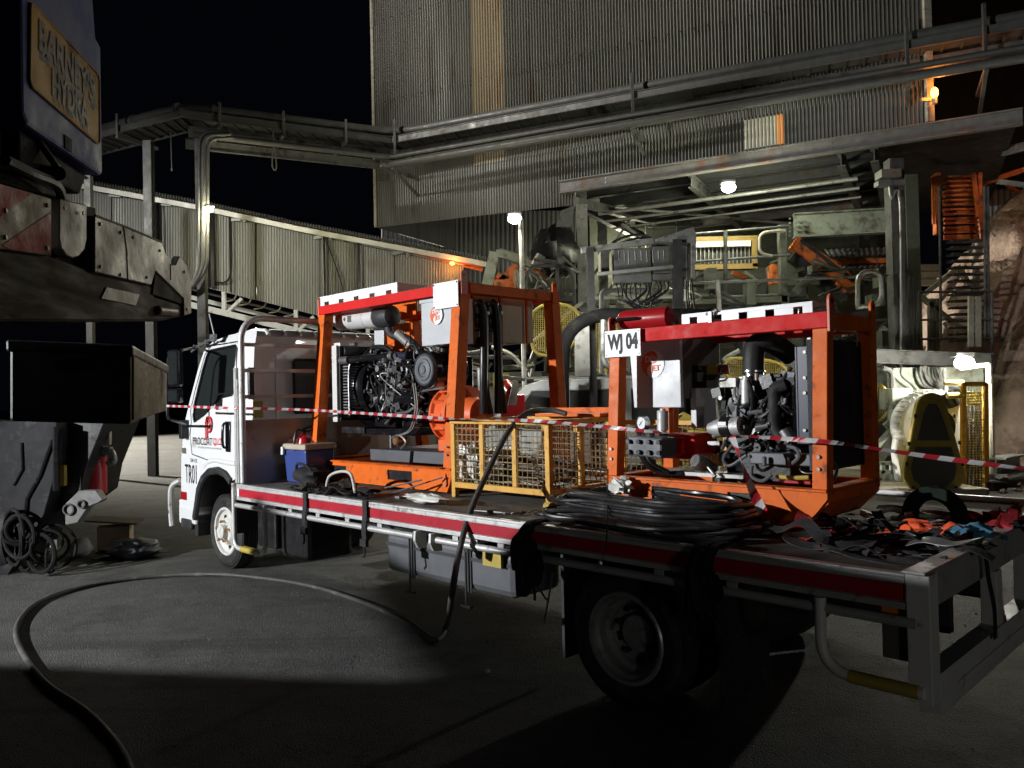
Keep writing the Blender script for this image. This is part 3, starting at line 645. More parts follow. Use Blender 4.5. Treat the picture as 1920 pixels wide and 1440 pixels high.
def yinyang(T, parent, c, r, yy, t1='DEN', t2='JET', dirm=1):
    # round badge: orange comma half and a pale half with raised words
    g = MB(); n = 40
    g.add([V3(c[0]+r*1.04*math.cos(2*math.pi*i/n), yy-.001, c[1]+r*1.04*math.sin(2*math.pi*i/n)) for i in range(n)], [list(range(n))])
    bd = T.part('badge', g, M['sign_white'], parent)
    o = [V3(c[0]+r*math.cos(a), yy-.003, c[1]+r*math.sin(a)) for a in [math.radians(90+180*i/20) for i in range(21)]]
    s1 = [V3(c[0]+r*.5*math.cos(a), yy-.003, c[1]-r*.5+r*.5*math.sin(a)) for a in [math.radians(-90-180*i/12) for i in range(13)]]
    s2 = [V3(c[0]+r*.5*math.cos(a), yy-.003, c[1]+r*.5+r*.5*math.sin(a)) for a in [math.radians(-90+180*i/12) for i in range(1, 13)]]
    g = MB(); pts = o+s1[1:]+s2; g.add(pts, [list(range(len(pts)))])
    T.part('comma', g, M['logo_orange'], bd)
    g = MB(); text_mb(g, t1, (c[0]-r*.62, yy-.004, c[1]+r*.18), (1,0,0), (0,0,1), r*.62, .95, .02); T.part('word', g, M['sign_white'], bd)
    g = MB(); text_mb(g, t2, (c[0]-r*.12, yy-.004, c[1]-r*.52), (1,0,0), (0,0,1), r*.62, .95, .02); T.part('word', g, M['logo_orange'], bd)
def engine_clutter(T, parent, P0, P1, n, seed, mats=('black_gloss','dark_steel','steel','black')):
    """pipes, bolts, brackets and fittings spread over the engine's near face"""
    R_ = random.Random(seed); lo = P0; hi = P1
    def rp(yk=0): return V3(R_.uniform(lo[0], hi[0]), lo[1]+R_.uniform(-.05, .05)+yk, R_.uniform(lo[2], hi[2]))
    gs = {k: MB() for k in mats}
    for i in range(n):
        k = R_.choice(mats); g = gs[k]; p = rp(); t = R_.random()
        if t < .30:
            q = p+V3(R_.uniform(-.14,.14), R_.uniform(-.05,.02), R_.uniform(-.14,.14)); m_ = (p+q)/2+V3(R_.uniform(-.03,.03), -.03, R_.uniform(-.05,.03))
            g.tube([p, m_, q], R_.uniform(.004,.011), 7, smooth=5)
        elif t < .55: g.cyl(p, p+V3(0,-R_.uniform(.01,.05),0), R_.uniform(.008,.03), n=10)
        elif t < .75: g.cbox(p, R_.uniform(.02,.09), R_.uniform(.02,.05), R_.uniform(.02,.08), Matrix.Rotation(R_.uniform(-.4,.4), 3, 'Y'))
        elif t < .9: g.cyl(p, p+V3(R_.uniform(-.1,.1),0,R_.uniform(-.04,.04)), R_.uniform(.006,.016), n=8)
        else: g.sph(p, R_.uniform(.01,.022), n=8, m=5)
    for k, g in gs.items():
        if g.v: T.part('fittings', g, M[k], parent, smooth=35, kind='stuff')
# ================= left pack
L_ = Thing('engine_power_pack', 'taller orange framed diesel pump pack near the cab with silver muffler on top', 'power pack', (1.15, 1.3, .985))
frame_shell(L_, .16, 2.17, .66, .79, 2.0, 1.92, .985, 1.165, 2.575, .10, .10, lean=-.01)
def lf(u, v, y): return ty(560+u/3.43, 500+v/3.43, y)
# radiator
a = lf(255, 515, .86); b = lf(255, 990, .86)
g = MB(); g.box((a.x-.03, .84, b.z), (a.x+.05, 1.75, a.z)); rad = L_.part('radiator', g, M['radiator'], bevel=.006)
g = MB(); g.box((a.x-.045, .815, b.z-.01), (a.x+.03, .838, a.z+.01)); g.box((a.x-.045, .84, a.z+.002), (a.x+.06, 1.76, a.z+.035)); L_.part('side_plate', g, M['steel_white'], rad, bevel=.004)
# fan shroud: a curved black cowl with a ribbed bright edge
s0 = lf(395, 790, .90); g = MB()
g.lathe((a.x+.055, 1.30, s0.z+.02), (1,0,0), [(.40,0),(.405,.05),(.36,.14),(.34,.17),(.33,.17),(.35,.13),(.395,.04),(.39,0)], 40)
sh = L_.part('fan_shroud', g, M['black_gloss'], smooth=1)
g = MB(); cc = V3(a.x+.20, 1.30, s0.z+.02)
for k in range(9):
    t = 2*math.pi*k/9; d = V3(0, math.cos(t), math.sin(t)); g.add([cc+d*.06, cc+d*.31+V3(.03,d.z*.05,-d.y*.05), cc+d*.31-V3(.03,d.z*.05,-d.y*.05)], [(0,1,2)])
g.cyl(cc-V3(.03,0,0), cc+V3(.03,0,0), .07); L_.part('fan', g, M['dark_steel'], sh)
g = MB()
for i in range(18): g.box((a.x+.052, .868, s0.z-.25+i*.027), (a.x+.145, .874, s0.z-.238+i*.027))
g.tube([(a.x+.15, .872, s0.z-.25), (a.x+.15, .872, s0.z+.18), (a.x+.20, .90, s0.z+.28)], .01, 8, smooth=5); L_.part('shroud_ribs', g, M['steel'], sh)
# upper radiator hose (black) and top hardware
p, q = lf(290, 605, .86), lf(600, 570, .95)
g = MB(); g.tube([p, (p+q)/2+V3(0,0,.0), q], .032, 12, smooth=4); g.tube([q, lf(690, 590, 1.0), lf(760, 700, 1.05)], .03, 10, smooth=5); L_.part('radiator_hose', g, M['black_gloss'], smooth=1)
g = MB(); g.cyl(lf(275,605,.86), lf(325,600,.86), .037, n=16); g.cyl(lf(335,500,.9), lf(370,500,.9), .02); g.cyl(lf(590,575,.93), lf(612,572,.93), .037, n=16); L_.part('hose_clamp', g, M['steel'], smooth=1, split=True)
g = MB(); g.tube([lf(470,555,.95), lf(480,520,.95), lf(560,520,.95), lf(600,550,.95)], .022, 8, smooth=4); g.cbox(lf(320,545,.95), .10, .14, .08); L_.part('expansion_tank', g, M['black'], smooth=1, bevel=.01)
# engine block
e0 = lf(470, 600, 1.02); e1 = lf(830, 1010, 1.02)
g = MB(); g.box((e0.x+.02, 1.03, e1.z), (e1.x, 1.55, e0.z)); g.box((e0.x+.06, .99, e1.z-.03), (e1.x-.05, 1.5, e1.z+.15)); g.box((e0.x+.05, 1.0, e0.z-.04), (e1.x-.12, 1.45, e0.z+.05))
for i in range(6): g.box((e0.x+.10+i*.13, .985, e0.z-.22), (e0.x+.16+i*.13, 1.03, e0.z-.05))
blk = L_.part('engine_block', g, M['black_gloss'], bevel=.012)
engine_clutter(L_, blk, (e0.x+.02, .97, e1.z+.02), (e1.x+.05, .97, e0.z+.06), 120, 3)
engine_clutter(L_, blk, (e0.x+.25, .92, e1.z+.15), (e1.x-.15, .92, e0.z-.02), 55, 5, ('steel','chrome','dark_steel'))
g = MB(); c_ = lf(695, 850, .93); g.cyl(c_-V3(.13,0,0), c_+V3(.13,0,0), .062, n=24); g.sph(c_-V3(.13,0,0), .05, .062, .062); g.sph(c_+V3(.13,0,0), .05, .062, .062); L_.part('oil_separator', g, M['black_gloss'], blk, smooth=30)
g = MB(); c_ = lf(610, 770, .93); g.cbox(c_, .06, .04, .36); g.cbox(c_+V3(.03,0,-.15), .10, .04, .05); g.cbox(c_+V3(.0,-.01,.13), .11, .05, .06); L_.part('bracket', g, M['dark_panel'], blk, bevel=.005)
g = MB(); g.tube([lf(560,640,.94), lf(640,600,.92), lf(700,650,.92), lf(690,740,.92)], .020, 9, smooth=6); g.tube([lf(480,680,.94), lf(530,760,.93), lf(600,790,.92), lf(720,790,.92)], .009, 8, smooth=6)
g.tube([lf(500,560,.95), lf(560,610,.93), lf(560,700,.93)], .012, 8, smooth=6); L_.part('coolant_pipe', g, M['black'], blk, smooth=1)
g = MB(); g.cyl(lf(625,575,.95), lf(715,570,.95), .035, n=18); L_.part('fuel_filter', g, M['navy'], blk, smooth=30)
# pulley + belt
g = MB(); pc = lf(520,700,.98)
for dx, rr, dz in ((0,.085,0),(0,.05,.16),(0,.045,-.17)): g.lathe((pc.x+dx-.08, 1.2, pc.z+dz),(1,0,0),[(rr*.3,0),(rr,0),(rr*.85,.015),(rr,.03),(rr*.3,.03)],24)
L_.part('pulley', g, M['steel'], blk, smooth=30)
# air filter canister facing the camera side
c0 = lf(805, 663, .78); g = MB()
g.lathe(c0, (0,1,0), [(0,-.012),(.03,-.014),(.034,-.006),(.055,-.004),(.060,-.012),(.085,-.010),(.090,-.002),(.112,-.002),(.118,-.010),(.126,-.004),(.132,.012),(.0,.012)], 40)
af = L_.part('air_filter', g, M['tank_grey'], smooth=25)
g = MB(); g.lathe(c0, (0,1,0), [(0,.012),(.145,.012),(.15,.02),(.15,.07),(.143,.08),(.143,.34),(.13,.36),(0,.36)], 40); L_.part('housing', g, M['black_gloss'], af, smooth=25)
g = MB(); g.tube([c0+V3(.0,.22,.14), c0+V3(.02,.24,.22), c0+V3(.16,.30,.24), c0+V3(.32,.34,.20)], .05, 12, smooth=5); L_.part('intake_duct', g, M['black'], af, smooth=1)
# muffler on top, end cap, exhaust with heat wrap
m0, m1 = lf(265, 350, 1.05), lf(520, 325, 1.05)
g = MB(); g.lathe(m0, (m1-m0), [(0,0),(.075,.0),(.088,.012),(.092,.03),(.092,(m1-m0).length*.72),(.097,(m1-m0).length*.73),(.097,(m1-m0).length*.75),(.092,(m1-m0).length*.76),(.092,(m1-m0).length)], 36)
mf = L_.part('muffler', g, M['chrome'], smooth=25)
M['muf'] = mat('muffler_silver', (.62,.62,.62), .38, .25, var=.08, dirt=(.35,.34,.32), da=.15); mf.data.materials[0] = M['muf']
g = MB(); d_ = (m1-m0).normalized(); g.lathe(m1, d_, [(.0,.0),(.098,.0),(.105,.02),(.105,.15),(.09,.20),(.05,.225),(0,.23)], 36); L_.part('end_cap', g, M['dark_steel'], mf, smooth=30)
g = MB(); g.cyl(m0+d_*.22+V3(0,-.088,0), m0+d_*.22+V3(0,-.095,0), .02, n=4); g.add([m0+d_*.30+V3(-.03,-.0935,-.03), m0+d_*.30+V3(.03,-.0935,-.03), m0+d_*.30+V3(.03,-.0935,.03), m0+d_*.30+V3(-.03,-.0935,.03)], [(0,1,2,3)]); L_.part('rating_label', g, M['dark_panel'], mf)
g = MB(); g.tube([m1+d_*.12+V3(0,0,-.04), m1+d_*.17+V3(0,0,-.16), lf(690,460,1.05), lf(760,520,1.05), lf(800,560,1.05)], .036, 14, smooth=6); L_.part('exhaust_pipe', g, M['dark_steel'], smooth=1)
g = MB(); g.tube([lf(640,430,1.045), lf(690,475,1.045), lf(735,510,1.045)], .043, 14, smooth=4); L_.part('heat_wrap', g, M['galv'], smooth=1)
g = MB(); z_ = m0.z
for xx in (m0.x+.10, m1.x-.05): g.box((xx, .95, z_+.085), (xx+.035, 1.15, 2.50))
g.box((lf(485,400,1.2).x, 1.2, lf(485,520,1.2).z), (lf(545,400,1.2).x, 1.22, lf(485,390,1.2).z)); L_.part('hanger', g, M['grey_panel'], bevel=.003, split=True)
g = MB(); p = lf(545, 380, 1.4); q = lf(715, 560, 1.4); g.box((p.x, 1.4, q.z), (q.x, 1.42, p.z)); p = lf(560,240,1.75); q = lf(780,330,1.75); g.box((p.x,1.7,q.z),(q.x,1.72,p.z)); L_.part('bulkhead', g, M['orange'])
# intake silver fittings
g = MB(); g.tube([lf(820,505,.95), lf(850,520,.95), lf(870,550,.95)], .03, 12, smooth=4); L_.part('elbow', g, M['chrome'], smooth=1)
# control box with badge
p = lf(787, 225, .80); q = lf(1000, 492, .80)
g = MB(); g.box((p.x, .80, q.z), (q.x, 1.0, p.z)); g.box((p.x-.012, .79, p.z-.018), (q.x+.006, .799, p.z+.01)); cb = L_.part('control_box', g, M['grey_panel'], bevel=.006)
c_ = lf(893, 312, .80); yinyang(L_, cb, (c_.x, c_.z), .072, .787)
# white sign plate on the top right corner (reverse of a number board)
p = lf(866, 112, .77); q = lf(1030, 255, .77)
g = MB(); g.box((p.x, .765, q.z), (q.x, .772, p.z)); sp_ = L_.part('corner_sign', g, M['sign_white'], bevel=.002)
g = MB()
for sx in (.012, -.012):
    for sz in (.015, -.015):
        cx_ = p.x+sx if sx > 0 else q.x+sx; cz_ = q.z+sz if sz > 0 else p.z+sz
        g.cyl((cx_, .766, cz_), (cx_, .761, cz_), .006, n=8)
L_.part('rivet', g, M['black'], sp_, split=True)
# end tank panels and hoses (rear end)
def le(u, v, x=2.10): return tx(560+u/3.43, 500+v/3.43, x)
for (u0, u1, v0, v1) in ((1120,1290,170,410),(1120,1290,412,492),(1300,1460,195,495),(1470,1510,200,490)):
    p = le(u0, v0, 2.02); q = le(u1, v1, 2.02); g = MB(); g.box((1.72, p.y, q.z), (2.02, q.y, p.z)); L_.part('tank_panel', g, M['beige_tank'], bevel=.006)
g = MB(); p = le(1062,170,2.03); q = le(1112,480,2.03); g.box((1.9,p.y,q.z),(2.03,q.y,p.z)); L_.part('tank_panel', g, M['beige_tank'], bevel=.004)
g = MB(); p = le(1125,215,2.035); q = le(1290,400,2.035); g.box((2.0225,p.y,q.z),(2.035,q.y,p.z)); L_.part('dark_recess', g, M['dark_panel'])
g = MB()
for u in (1118, 1296, 1465): p = le(u, 165, 2.05); q = le(u, 500, 2.05); g.box((2.036, p.y-.008, q.z), (2.052, p.y+.008, p.z))
L_.part('tank_strap', g, M['orange'], split=True)
g = MB()
for u, ub in ((1180,1190),(1265,1285)):
    g.tube([le(u-30,230,2.08), le(u,260,2.10), le(u+12,420,2.10), le(ub,700,2.10), le(ub,940,2.06)], .034, 12, smooth=6)
    g.tube([le(u+25,250,2.05), le(u+30,420,2.09), le(ub+12,700,2.08), le(ub+40,940,2.03)], .022, 10, smooth=6)
L_.part('hydraulic_hose', g, M['hose_black'], smooth=1, split=True)
g = MB()
for u in (1195, 1285): g.cyl(le(u,290,2.10), le(u,310,2.10), .04, n=16)
L_.part('hose_band', g, M['steel'], smooth=1)
# orange pump housing with ribs
c_ = lf(905, 955, .98); g = MB()
g.lathe((c_.x-.10, 1.13, c_.z), (1,0,0), [(0,0),(.15,0),(.20,.02),(.225,.05),(.225,.075),(.20,.09),(.21,.16),(.22,.21),(.24,.23),(.24,.27),(.15,.30),(.13,.45),(0,.45)], 40)
for k in range(12):
    t = 2*math.pi*k/12; g.cbox((c_.x+.03, 1.13+.213*math.cos(t), c_.z+.213*math.sin(t)), .14, .018, .03, Matrix.Rotation(-t, 3, 'X'))
    g.cyl((c_.x-.06, 1.13+.20*math.cos(t+.2), c_.z+.20*math.sin(t+.2)), (c_.x-.035, 1.13+.20*math.cos(t+.2), c_.z+.20*math.sin(t+.2)), .014, n=8)
g.box((c_.x-.02, .98, c_.z-.29), (c_.x+.16, 1.26, c_.z-.20)); L_.part('bell_housing', g, M['logo_orange'], smooth=30)
# sump, oil pan, filter bowl, black drawer, loose cable
g = MB(); p = lf(400,1040,.92); q = lf(780,1090,.92); g.prism([V3(p.x,.92,p.z), V3(q.x,.92,p.z+.01), V3(q.x-.08,.92,q.z), V3(p.x+.05,.92,q.z)], (0,.5,0)); g.prism([lf(500,1030,.93),lf(570,910,.93),lf(630,910,.93),lf(620,1035,.93)], (0,.1,0)); L_.part('oil_pan', g, M['black_gloss'], bevel=.006)
g = MB(); p = lf(275,1030,.9); q = lf(420,1075,.9); g.box((p.x,.9,q.z),(q.x,1.6,p.z)); L_.part('engine_mount', g, M['black'], bevel=.004)
g = MB(); p = lf(635,1120,.85); g.lathe(p, (0,1,0), [(0,-.03),(.03,-.03),(.042,-.02),(.042,.08),(0,.08)], 20); ob = L_.part('filter_bowl', g, M['brass'], smooth=30)
g = MB(); q = lf(600,1130,.86); g.box((q.x-.02,.85,q.z-.05),(q.x+.0,.9,q.z+.06)); g.tube([lf(600,1100,.86), lf(650,1085,.84), lf(690,1130,.84), lf(660,1170,.85)], .01, 7, smooth=5); L_.part('bracket', g, M['steel'], ob)
g = MB(); p = lf(457,1172,.86); q = lf(720,1262,.86); g.prism([V3(p.x,.86,p.z), V3(q.x-.0,.86,p.z), V3(q.x-.02,.86,q.z), V3(p.x+.01,.86,q.z)], (0,.03,0)); g.box((p.x+.0,.891,q.z),(q.x+.55,1.6,p.z-.002)); L_.part('battery_tray', g, M['tank_grey'], bevel=.005)
g = MB()
for du in (0, 14): g.tube([lf(735+du,750,.86), lf(750+du,900,.84), lf(730+du,1010,.84), lf(700+du,1060,.84), lf(640+du,1085,.84)], .0055, 6, smooth=7)
for q in range(2):
    R_ = random.Random(q+40); g.tube([lf(R_.uniform(480,760),R_.uniform(580,700),.9), lf(R_.uniform(520,760),R_.uniform(650,850),.87), lf(R_.uniform(500,780),R_.uniform(800,980),.89)], .004, 5, smooth=6)
L_.part('cable', g, M['galv'], smooth=1, split=True)
g = MB()
for q in range(9):
    R_ = random.Random(q+140); g.tube([lf(R_.uniform(450,780),R_.uniform(560,720),.92), lf(R_.uniform(450,800),R_.uniform(650,850),.88), lf(R_.uniform(480,860),R_.uniform(800,1000),.9)], .007, 6, smooth=6)
g.tube([lf(690,590,.9), lf(700,530,.88), lf(740,500,.88), lf(780,560,.9)], .012, 8, smooth=6); L_.part('wiring', g, M['black'], smooth=1, split=True)
g = MB(); g.tube([lf(560,1010,.9), lf(620,950,.86), lf(700,935,.85), lf(745,905,.87)], .013, 8, smooth=6); g.tube([lf(800,800,.85), lf(850,790,.84), lf(940,780,.86)], .010, 8, smooth=6); L_.part('metal_pipe', g, M['steel'], smooth=1)
# slotted white tray on the roof
def slotted(T, p0, p1, y, h, name='slotted_tray', depth=.35):
    g = MB(); x0, x1 = p0.x, p1.x; z = p0.z
    g.box((x0, y, z+.035), (x1, y+.004, z+h)); n = 5
    for i in range(n+1):
        a_ = x0+(x1-x0)*(i-.34)/n; b_ = x0+(x1-x0)*(i+.34)/n; g.box((max(a_, x0), y, z), (min(b_, x1), y+.004, z+.0349))
    g.box((x0, y, z+h), (x1, y+depth, z+h+.004)); return T.part(name, g, M['sign_white'], bevel=.001)
p = lf(165, 243, .86); q = lf(665, 165, .86); slotted(L_, V3(p.x,0,2.577), V3(q.x,0,2.577), .81, .085)
g = MB(); p = lf(175,1040,.7)
p = lf(935, 1370, .645); n = 14   # drop mark on the sill
dr = [V3(p.x+.035*math.sin(2*math.pi*i/n)*(1 if math.cos(2*math.pi*i/n) < .3 else .55), .6455, p.z-.01-.045*math.cos(2*math.pi*i/n)*(-1 if False else 1)*(1.0)) for i in range(n)]
dr = [V3(p.x+.032*math.sin(t)*(.5-.5*math.cos(t))**.55*1.0, .6455, p.z+.055*math.cos(t)) for t in [2*math.pi*i/24 for i in range(24)]]
g.add(dr, [list(range(24))]); L_.part('drop_mark', g, M['orange_steel'])
g = MB(); p = lf(320,1272,.66); g.box((.7,.60,1.168),(2.1,.655,1.172)); L_.part('sill_ledge', g, M['orange'])
# ================= right pack
R_k = Thing('engine_power_pack', 'shorter orange framed diesel pump pack at the tail with black and white WJ 04 plate', 'power pack', (4.35, .9, 1.03))
frame_shell(R_k, 3.68, 5.03, .60, .62, 1.27, 1.24, 1.03, 1.205, 2.075, .075, .20, lean=.03, logo='')
def rf(u, v, y): return ty(1040+u/3, 540+v/3, y)
def re(u, v, x=5.0): return tx(1040+u/3, 540+v/3, x)
g = MB()
for x in (3.95, 4.72): g.box((x, .68, .967), (x+.10, 1.2, 1.028))
R_k.part('timber_bearer', g, M['timber_dark'], bevel=.004, split=True)
# number plate
p = rf(290, 245, .61); q = rf(495, 390, .61); g = MB(); g.box((p.x, .592, q.z+.01), (q.x, .598, p.z)); npl = R_k.part('number_plate', g, M['sign_white'], bevel=.002)
g = MB(); fit_text(g, 'WJ 04', p.x+.022, q.x-.018, q.z+.024, p.z-.020, .5905, .05); R_k.part('number', g, M['ink'], npl)
g = MB()
for xx, zz in ((p.x+.012,p.z-.014),(q.x-.012,p.z-.014),(p.x+.012,q.z+.024),(q.x-.012,q.z+.024)): g.cyl((xx,.5915,zz),(xx,.589,zz),.004,n=8)
R_k.part('rivet', g, M['black'], npl, split=True)
# water box: pale near face, dark side face
p = rf(415, 272, .80); q = rf(712, 672, .80); w_ = re(950, 560, q.x)
g = MB(); g.prism([V3(p.x,.80,p.z), V3(q.x,.80,p.z), V3(q.x,.80,q.z), V3(p.x+.03,.80,q.z)], (0,.03,0)); wb = R_k.part('control_box', g, M['grey_panel'], bevel=.004)
g = MB(); g.box((p.x+.02,.831,q.z+.05),(q.x,.831+.42,p.z)); R_k.part('box_body', g, M['dark_panel'], wb, bevel=.006)
c_ = rf(552, 428, .80); yinyang(R_k, wb, (c_.x, c_.z), .080, .797)
g = MB(); a_ = re(775,435,q.x+.004); b_ = re(850,562,q.x+.004); g.box((q.x+.001,a_.y,b_.z),(q.x+.012,b_.y,a_.z)); cp_ = R_k.part('control_panel', g, M['black_gloss'], bevel=.004)
g = MB(); a2 = re(800,475,q.x+.014); b2 = re(842,525,q.x+.014); g.box((q.x+.0125,a2.y,b2.z),(q.x+.015,b2.y,a2.z)); g.cyl(re(820,450,q.x+.013), re(820,450,q.x+.03), .012, n=12); R_k.part('display', g, M['tank_grey'], cp_)
g = MB(); a2 = re(858,428,q.x+.01); b2 = re(935,487,q.x+.01); g.box((q.x+.001,a2.y,b2.z),(q.x+.07,b2.y,a2.z)); es_ = R_k.part('stop_switch', g, M['yellow'], bevel=.006)
g = MB(); m_ = (a2+b2)/2; g.cyl(m_+V3(.05,-.03,0), m_+V3(.10,-.04,0), .026, n=18); R_k.part('button', g, M['red_ext'], es_, smooth=30)
g = MB(); a2 = re(770,565,q.x); b2 = re(890,780,q.x); g.box((q.x-.01,a2.y,b2.z),(q.x+.03,b2.y,a2.z)); R_k.part('switch_box', g, M['grey_panel'], bevel=.005)
# gauge, damper, manifold, pump head
c_ = rf(488,760,.66); g = MB(); g.lathe(c_, (.25,1,0), [(0,.0),(.036,.0),(.040,-.008),(.044,-.006),(.044,.03),(0,.03)], 28); ga = R_k.part('pressure_gauge', g, M['chrome'], smooth=25)
g = MB(); ax = V3(.25,1,0).normalized(); g.cyl(c_-ax*.0015, c_-ax*.003, .035, n=24); R_k.part('dial', g, M['sign_white'], ga)
g = MB(); g.bar(c_-ax*.005+V3(-.012,0,-.012), c_-ax*.005+V3(.02,0,.02), .004, .002); g.cyl(c_-ax*.003,c_-ax*.006,.004,n=8); R_k.part('needle', g, M['ink'], ga)
g = MB(); g.cyl(rf(500,800,.67), rf(505,850,.67), .010, n=10); p = rf(608,690,.70); q2 = rf(608,800,.70); g.cyl(q2, p, .034, n=24); g.cyl(p, p+V3(0,0,.012), .018, n=14); g.cyl(q2-V3(0,0,.03), q2, .022, n=14); R_k.part('pulsation_damper', g, M['alloy'], smooth=30)
p = rf(450,860,.64); q2 = rf(650,920,.64); g = MB(); g.cbox((p+q2)/2, (q2.x-p.x)*.98, .16, .115, Matrix.Rotation(.06,3,'Y')); man = R_k.part('pump_manifold', g, M['tank_grey'], bevel=.012)
g = MB()
for i in range(4):
    for k in range(2): c_ = (p+q2)/2+V3(-.10+i*.07, -.082, .03-.06*k); g.cyl(c_, c_-V3(0,.02,0), .014, n=6)
for i in range(3): c_ = (p+q2)/2+V3(-.09+i*.09, 0, .058); g.cyl(c_, c_+V3(0,0,.025), .016, n=6)
R_k.part('manifold_bolt', g, M['dark_steel'], man, smooth=30, split=True)
g = MB(); p = rf(600,820,.78); q2 = rf(800,965,.78); g.prism([V3(p.x-.02,.76,p.z), V3(q2.x,.76,p.z+.0), V3(q2.x+.01,.76,q2.z+.03), V3(q2.x-.05,.76,q2.z), V3(p.x-.03,.76,q2.z)], (0,.25,0)); g.box((p.x+.01,.73,q2.z+.03),(q2.x-.06,.758,p.z-.03)); R_k.part('pump_crankcase', g, M['red_rail'], bevel=.012)
p = rf(605,660,1.1); q2 = rf(690,830,1.1); g = MB(); g.box((p.x,1.1,q2.z),(p.x+.05,1.15,p.z)); R_k.part('inner_post', g, M['orange'], bevel=.003)
g = MB(); g.tube([rf(450,900,.60), rf(480,925,.58), rf(520,990,.60), rf(600,1040,.66), rf(720,1045,.72)], .017, 10, smooth=8); g.tube([rf(500,900,.60), rf(540,980,.60), rf(640,1035,.66)], .012, 9, smooth=8); R_k.part('pump_hose', g, M['hose_black'], smooth=1)
g = MB(); p = rf(825,985,.70); g.lathe(p, (.3,1,-.4), [(0,-.05),(.035,-.05),(.045,-.03),(.045,.03),(.03,.05),(.03,.10),(0,.10)], 18); g.cyl(rf(850,990,.70), rf(905,1060,.68), .010, n=10); R_k.part('strainer', g, M['steel'], smooth=30)
# silver filter cylinder on its side
c0, c1 = rf(870,790,.78), rf(1050,775,.78); g = MB(); d_ = (c1-c0); g.lathe(c0, d_, [(0,0),(.03,.0),(.05,.06),(.052,d_.length),(.0,d_.length)], 28); fc = R_k.part('intake_filter', g, M['alloy'], smooth=30)
g = MB(); g.lathe(c0, d_, [(.053,d_.length*.42),(.0565,d_.length*.44),(.0565,d_.length*.72),(.053,d_.length*.74)], 28); R_k.part('band', g, M['black'], fc, smooth=30)
g = MB(); m_ = c0+d_*.60; g.box((m_.x-.03,m_.y-.0605,m_.z+.01),(m_.x+.02,m_.y-.058,m_.z+.03)); R_k.part('filter_label', g, M['sign_white'], fc)
# engine block
e0, e1 = rf(900,560,.90), rf(1330,930,.90); g = MB()
g.box((e0.x+.05,.92,e1.z-.05),(e1.x,1.18,e0.z)); g.box((e0.x+.1,.86,e1.z-.16),(e1.x+.02,1.18,e1.z+.02)); g.box((e0.x+.12,.89,e0.z-.12),(e1.x-.1,1.1,e0.z+.045)); bk = R_k.part('engine_block', g, M['black'], bevel=.01)
engine_clutter(R_k, bk, (e0.x+.02,.87,e1.z-.04), (e1.x+.02,.87,e0.z+.05), 110, 11)
engine_clutter(R_k, bk, (e0.x+.16,.84,e1.z+.08), (e1.x-.12,.84,e0.z-.06), 60, 12, ('steel','dark_steel','tank_grey'))
g = MB()
for u in (1010,1026,1042): g.tube([rf(u,510,.85), rf(u+4,600,.82), rf(u+25,650,.82), rf(u+40,760,.84)], .006, 6, smooth=6)
g.cbox(rf(985,532,.84), .10,.05,.05); R_k.part('injector_pipe', g, M['galv'], bk, smooth=1)
g = MB(); p = rf(1078,515,.82); q2 = rf(1078,645,.82); g.cyl(q2,p,.032,n=22); g.cyl(p,p+V3(0,0,.02),.022); g.sph(q2,.03); R_k.part('fuel_filter', g, M['alloy'], bk, smooth=30)
g = MB(); g.tube([rf(1090,520,.80), rf(1110,590,.79), rf(1110,680,.80), rf(1085,740,.81)], .011, 8, smooth=6); g.tube([rf(1050,600,.80), rf(1030,690,.79), rf(1040,800,.8)], .009, 8, smooth=6); g.tube([rf(1215,640,.84), rf(1190,720,.82), rf(1170,790,.82)], .008, 7, smooth=5); R_k.part('cable', g, M['hose_black'], bk, smooth=1)
# big intake elbow, clamps
g = MB(); g.tube([rf(1118,480,.88), rf(1118,400,.88), rf(1130,325,.90), rf(1185,300,.93), rf(1260,330,1.0), rf(1330,380,1.08)], .058, 18, smooth=7); R_k.part('intake_elbow', g, M['rubber'], smooth=1)
g = MB(); p = rf(1118,500,.88); g.cyl(p-V3(0,0,.02), p+V3(0,0,.025), .054, n=24); g.cyl(rf(1118,462,.88), rf(1118,472,.88), .063, n=24); R_k.part('hose_clamp', g, M['chrome'], smooth=30)
p, q2 = rf(1120,510,.86), rf(1350,548,.86); g = MB(); g.box((p.x,.86,q2.z),(q2.x,.90,p.z)); g.box((p.x+.02,.855,p.z+.002),(p.x+.16,.93,p.z+.022)); R_k.part('cross_bracket', g, M['dark_steel'], bevel=.004)
g = MB(); g.tube([rf(1300,545,.86), rf(1240,570,.84), rf(1235,640,.84), rf(1238,780,.84), rf(1290,860,.84)], .036, 14, smooth=7); R_k.part('radiator_hose', g, M['rubber'], smooth=1)
g = MB(); p = rf(1290,800,.84); g.cyl(p, p+V3(.04,0,-.06), .035, n=18); g.tube([rf(1270,600,.85), rf(1290,650,.84), rf(1300,620,.84)], .012,8,smooth=4); R_k.part('pipe_stub', g, M['steel'], smooth=30)
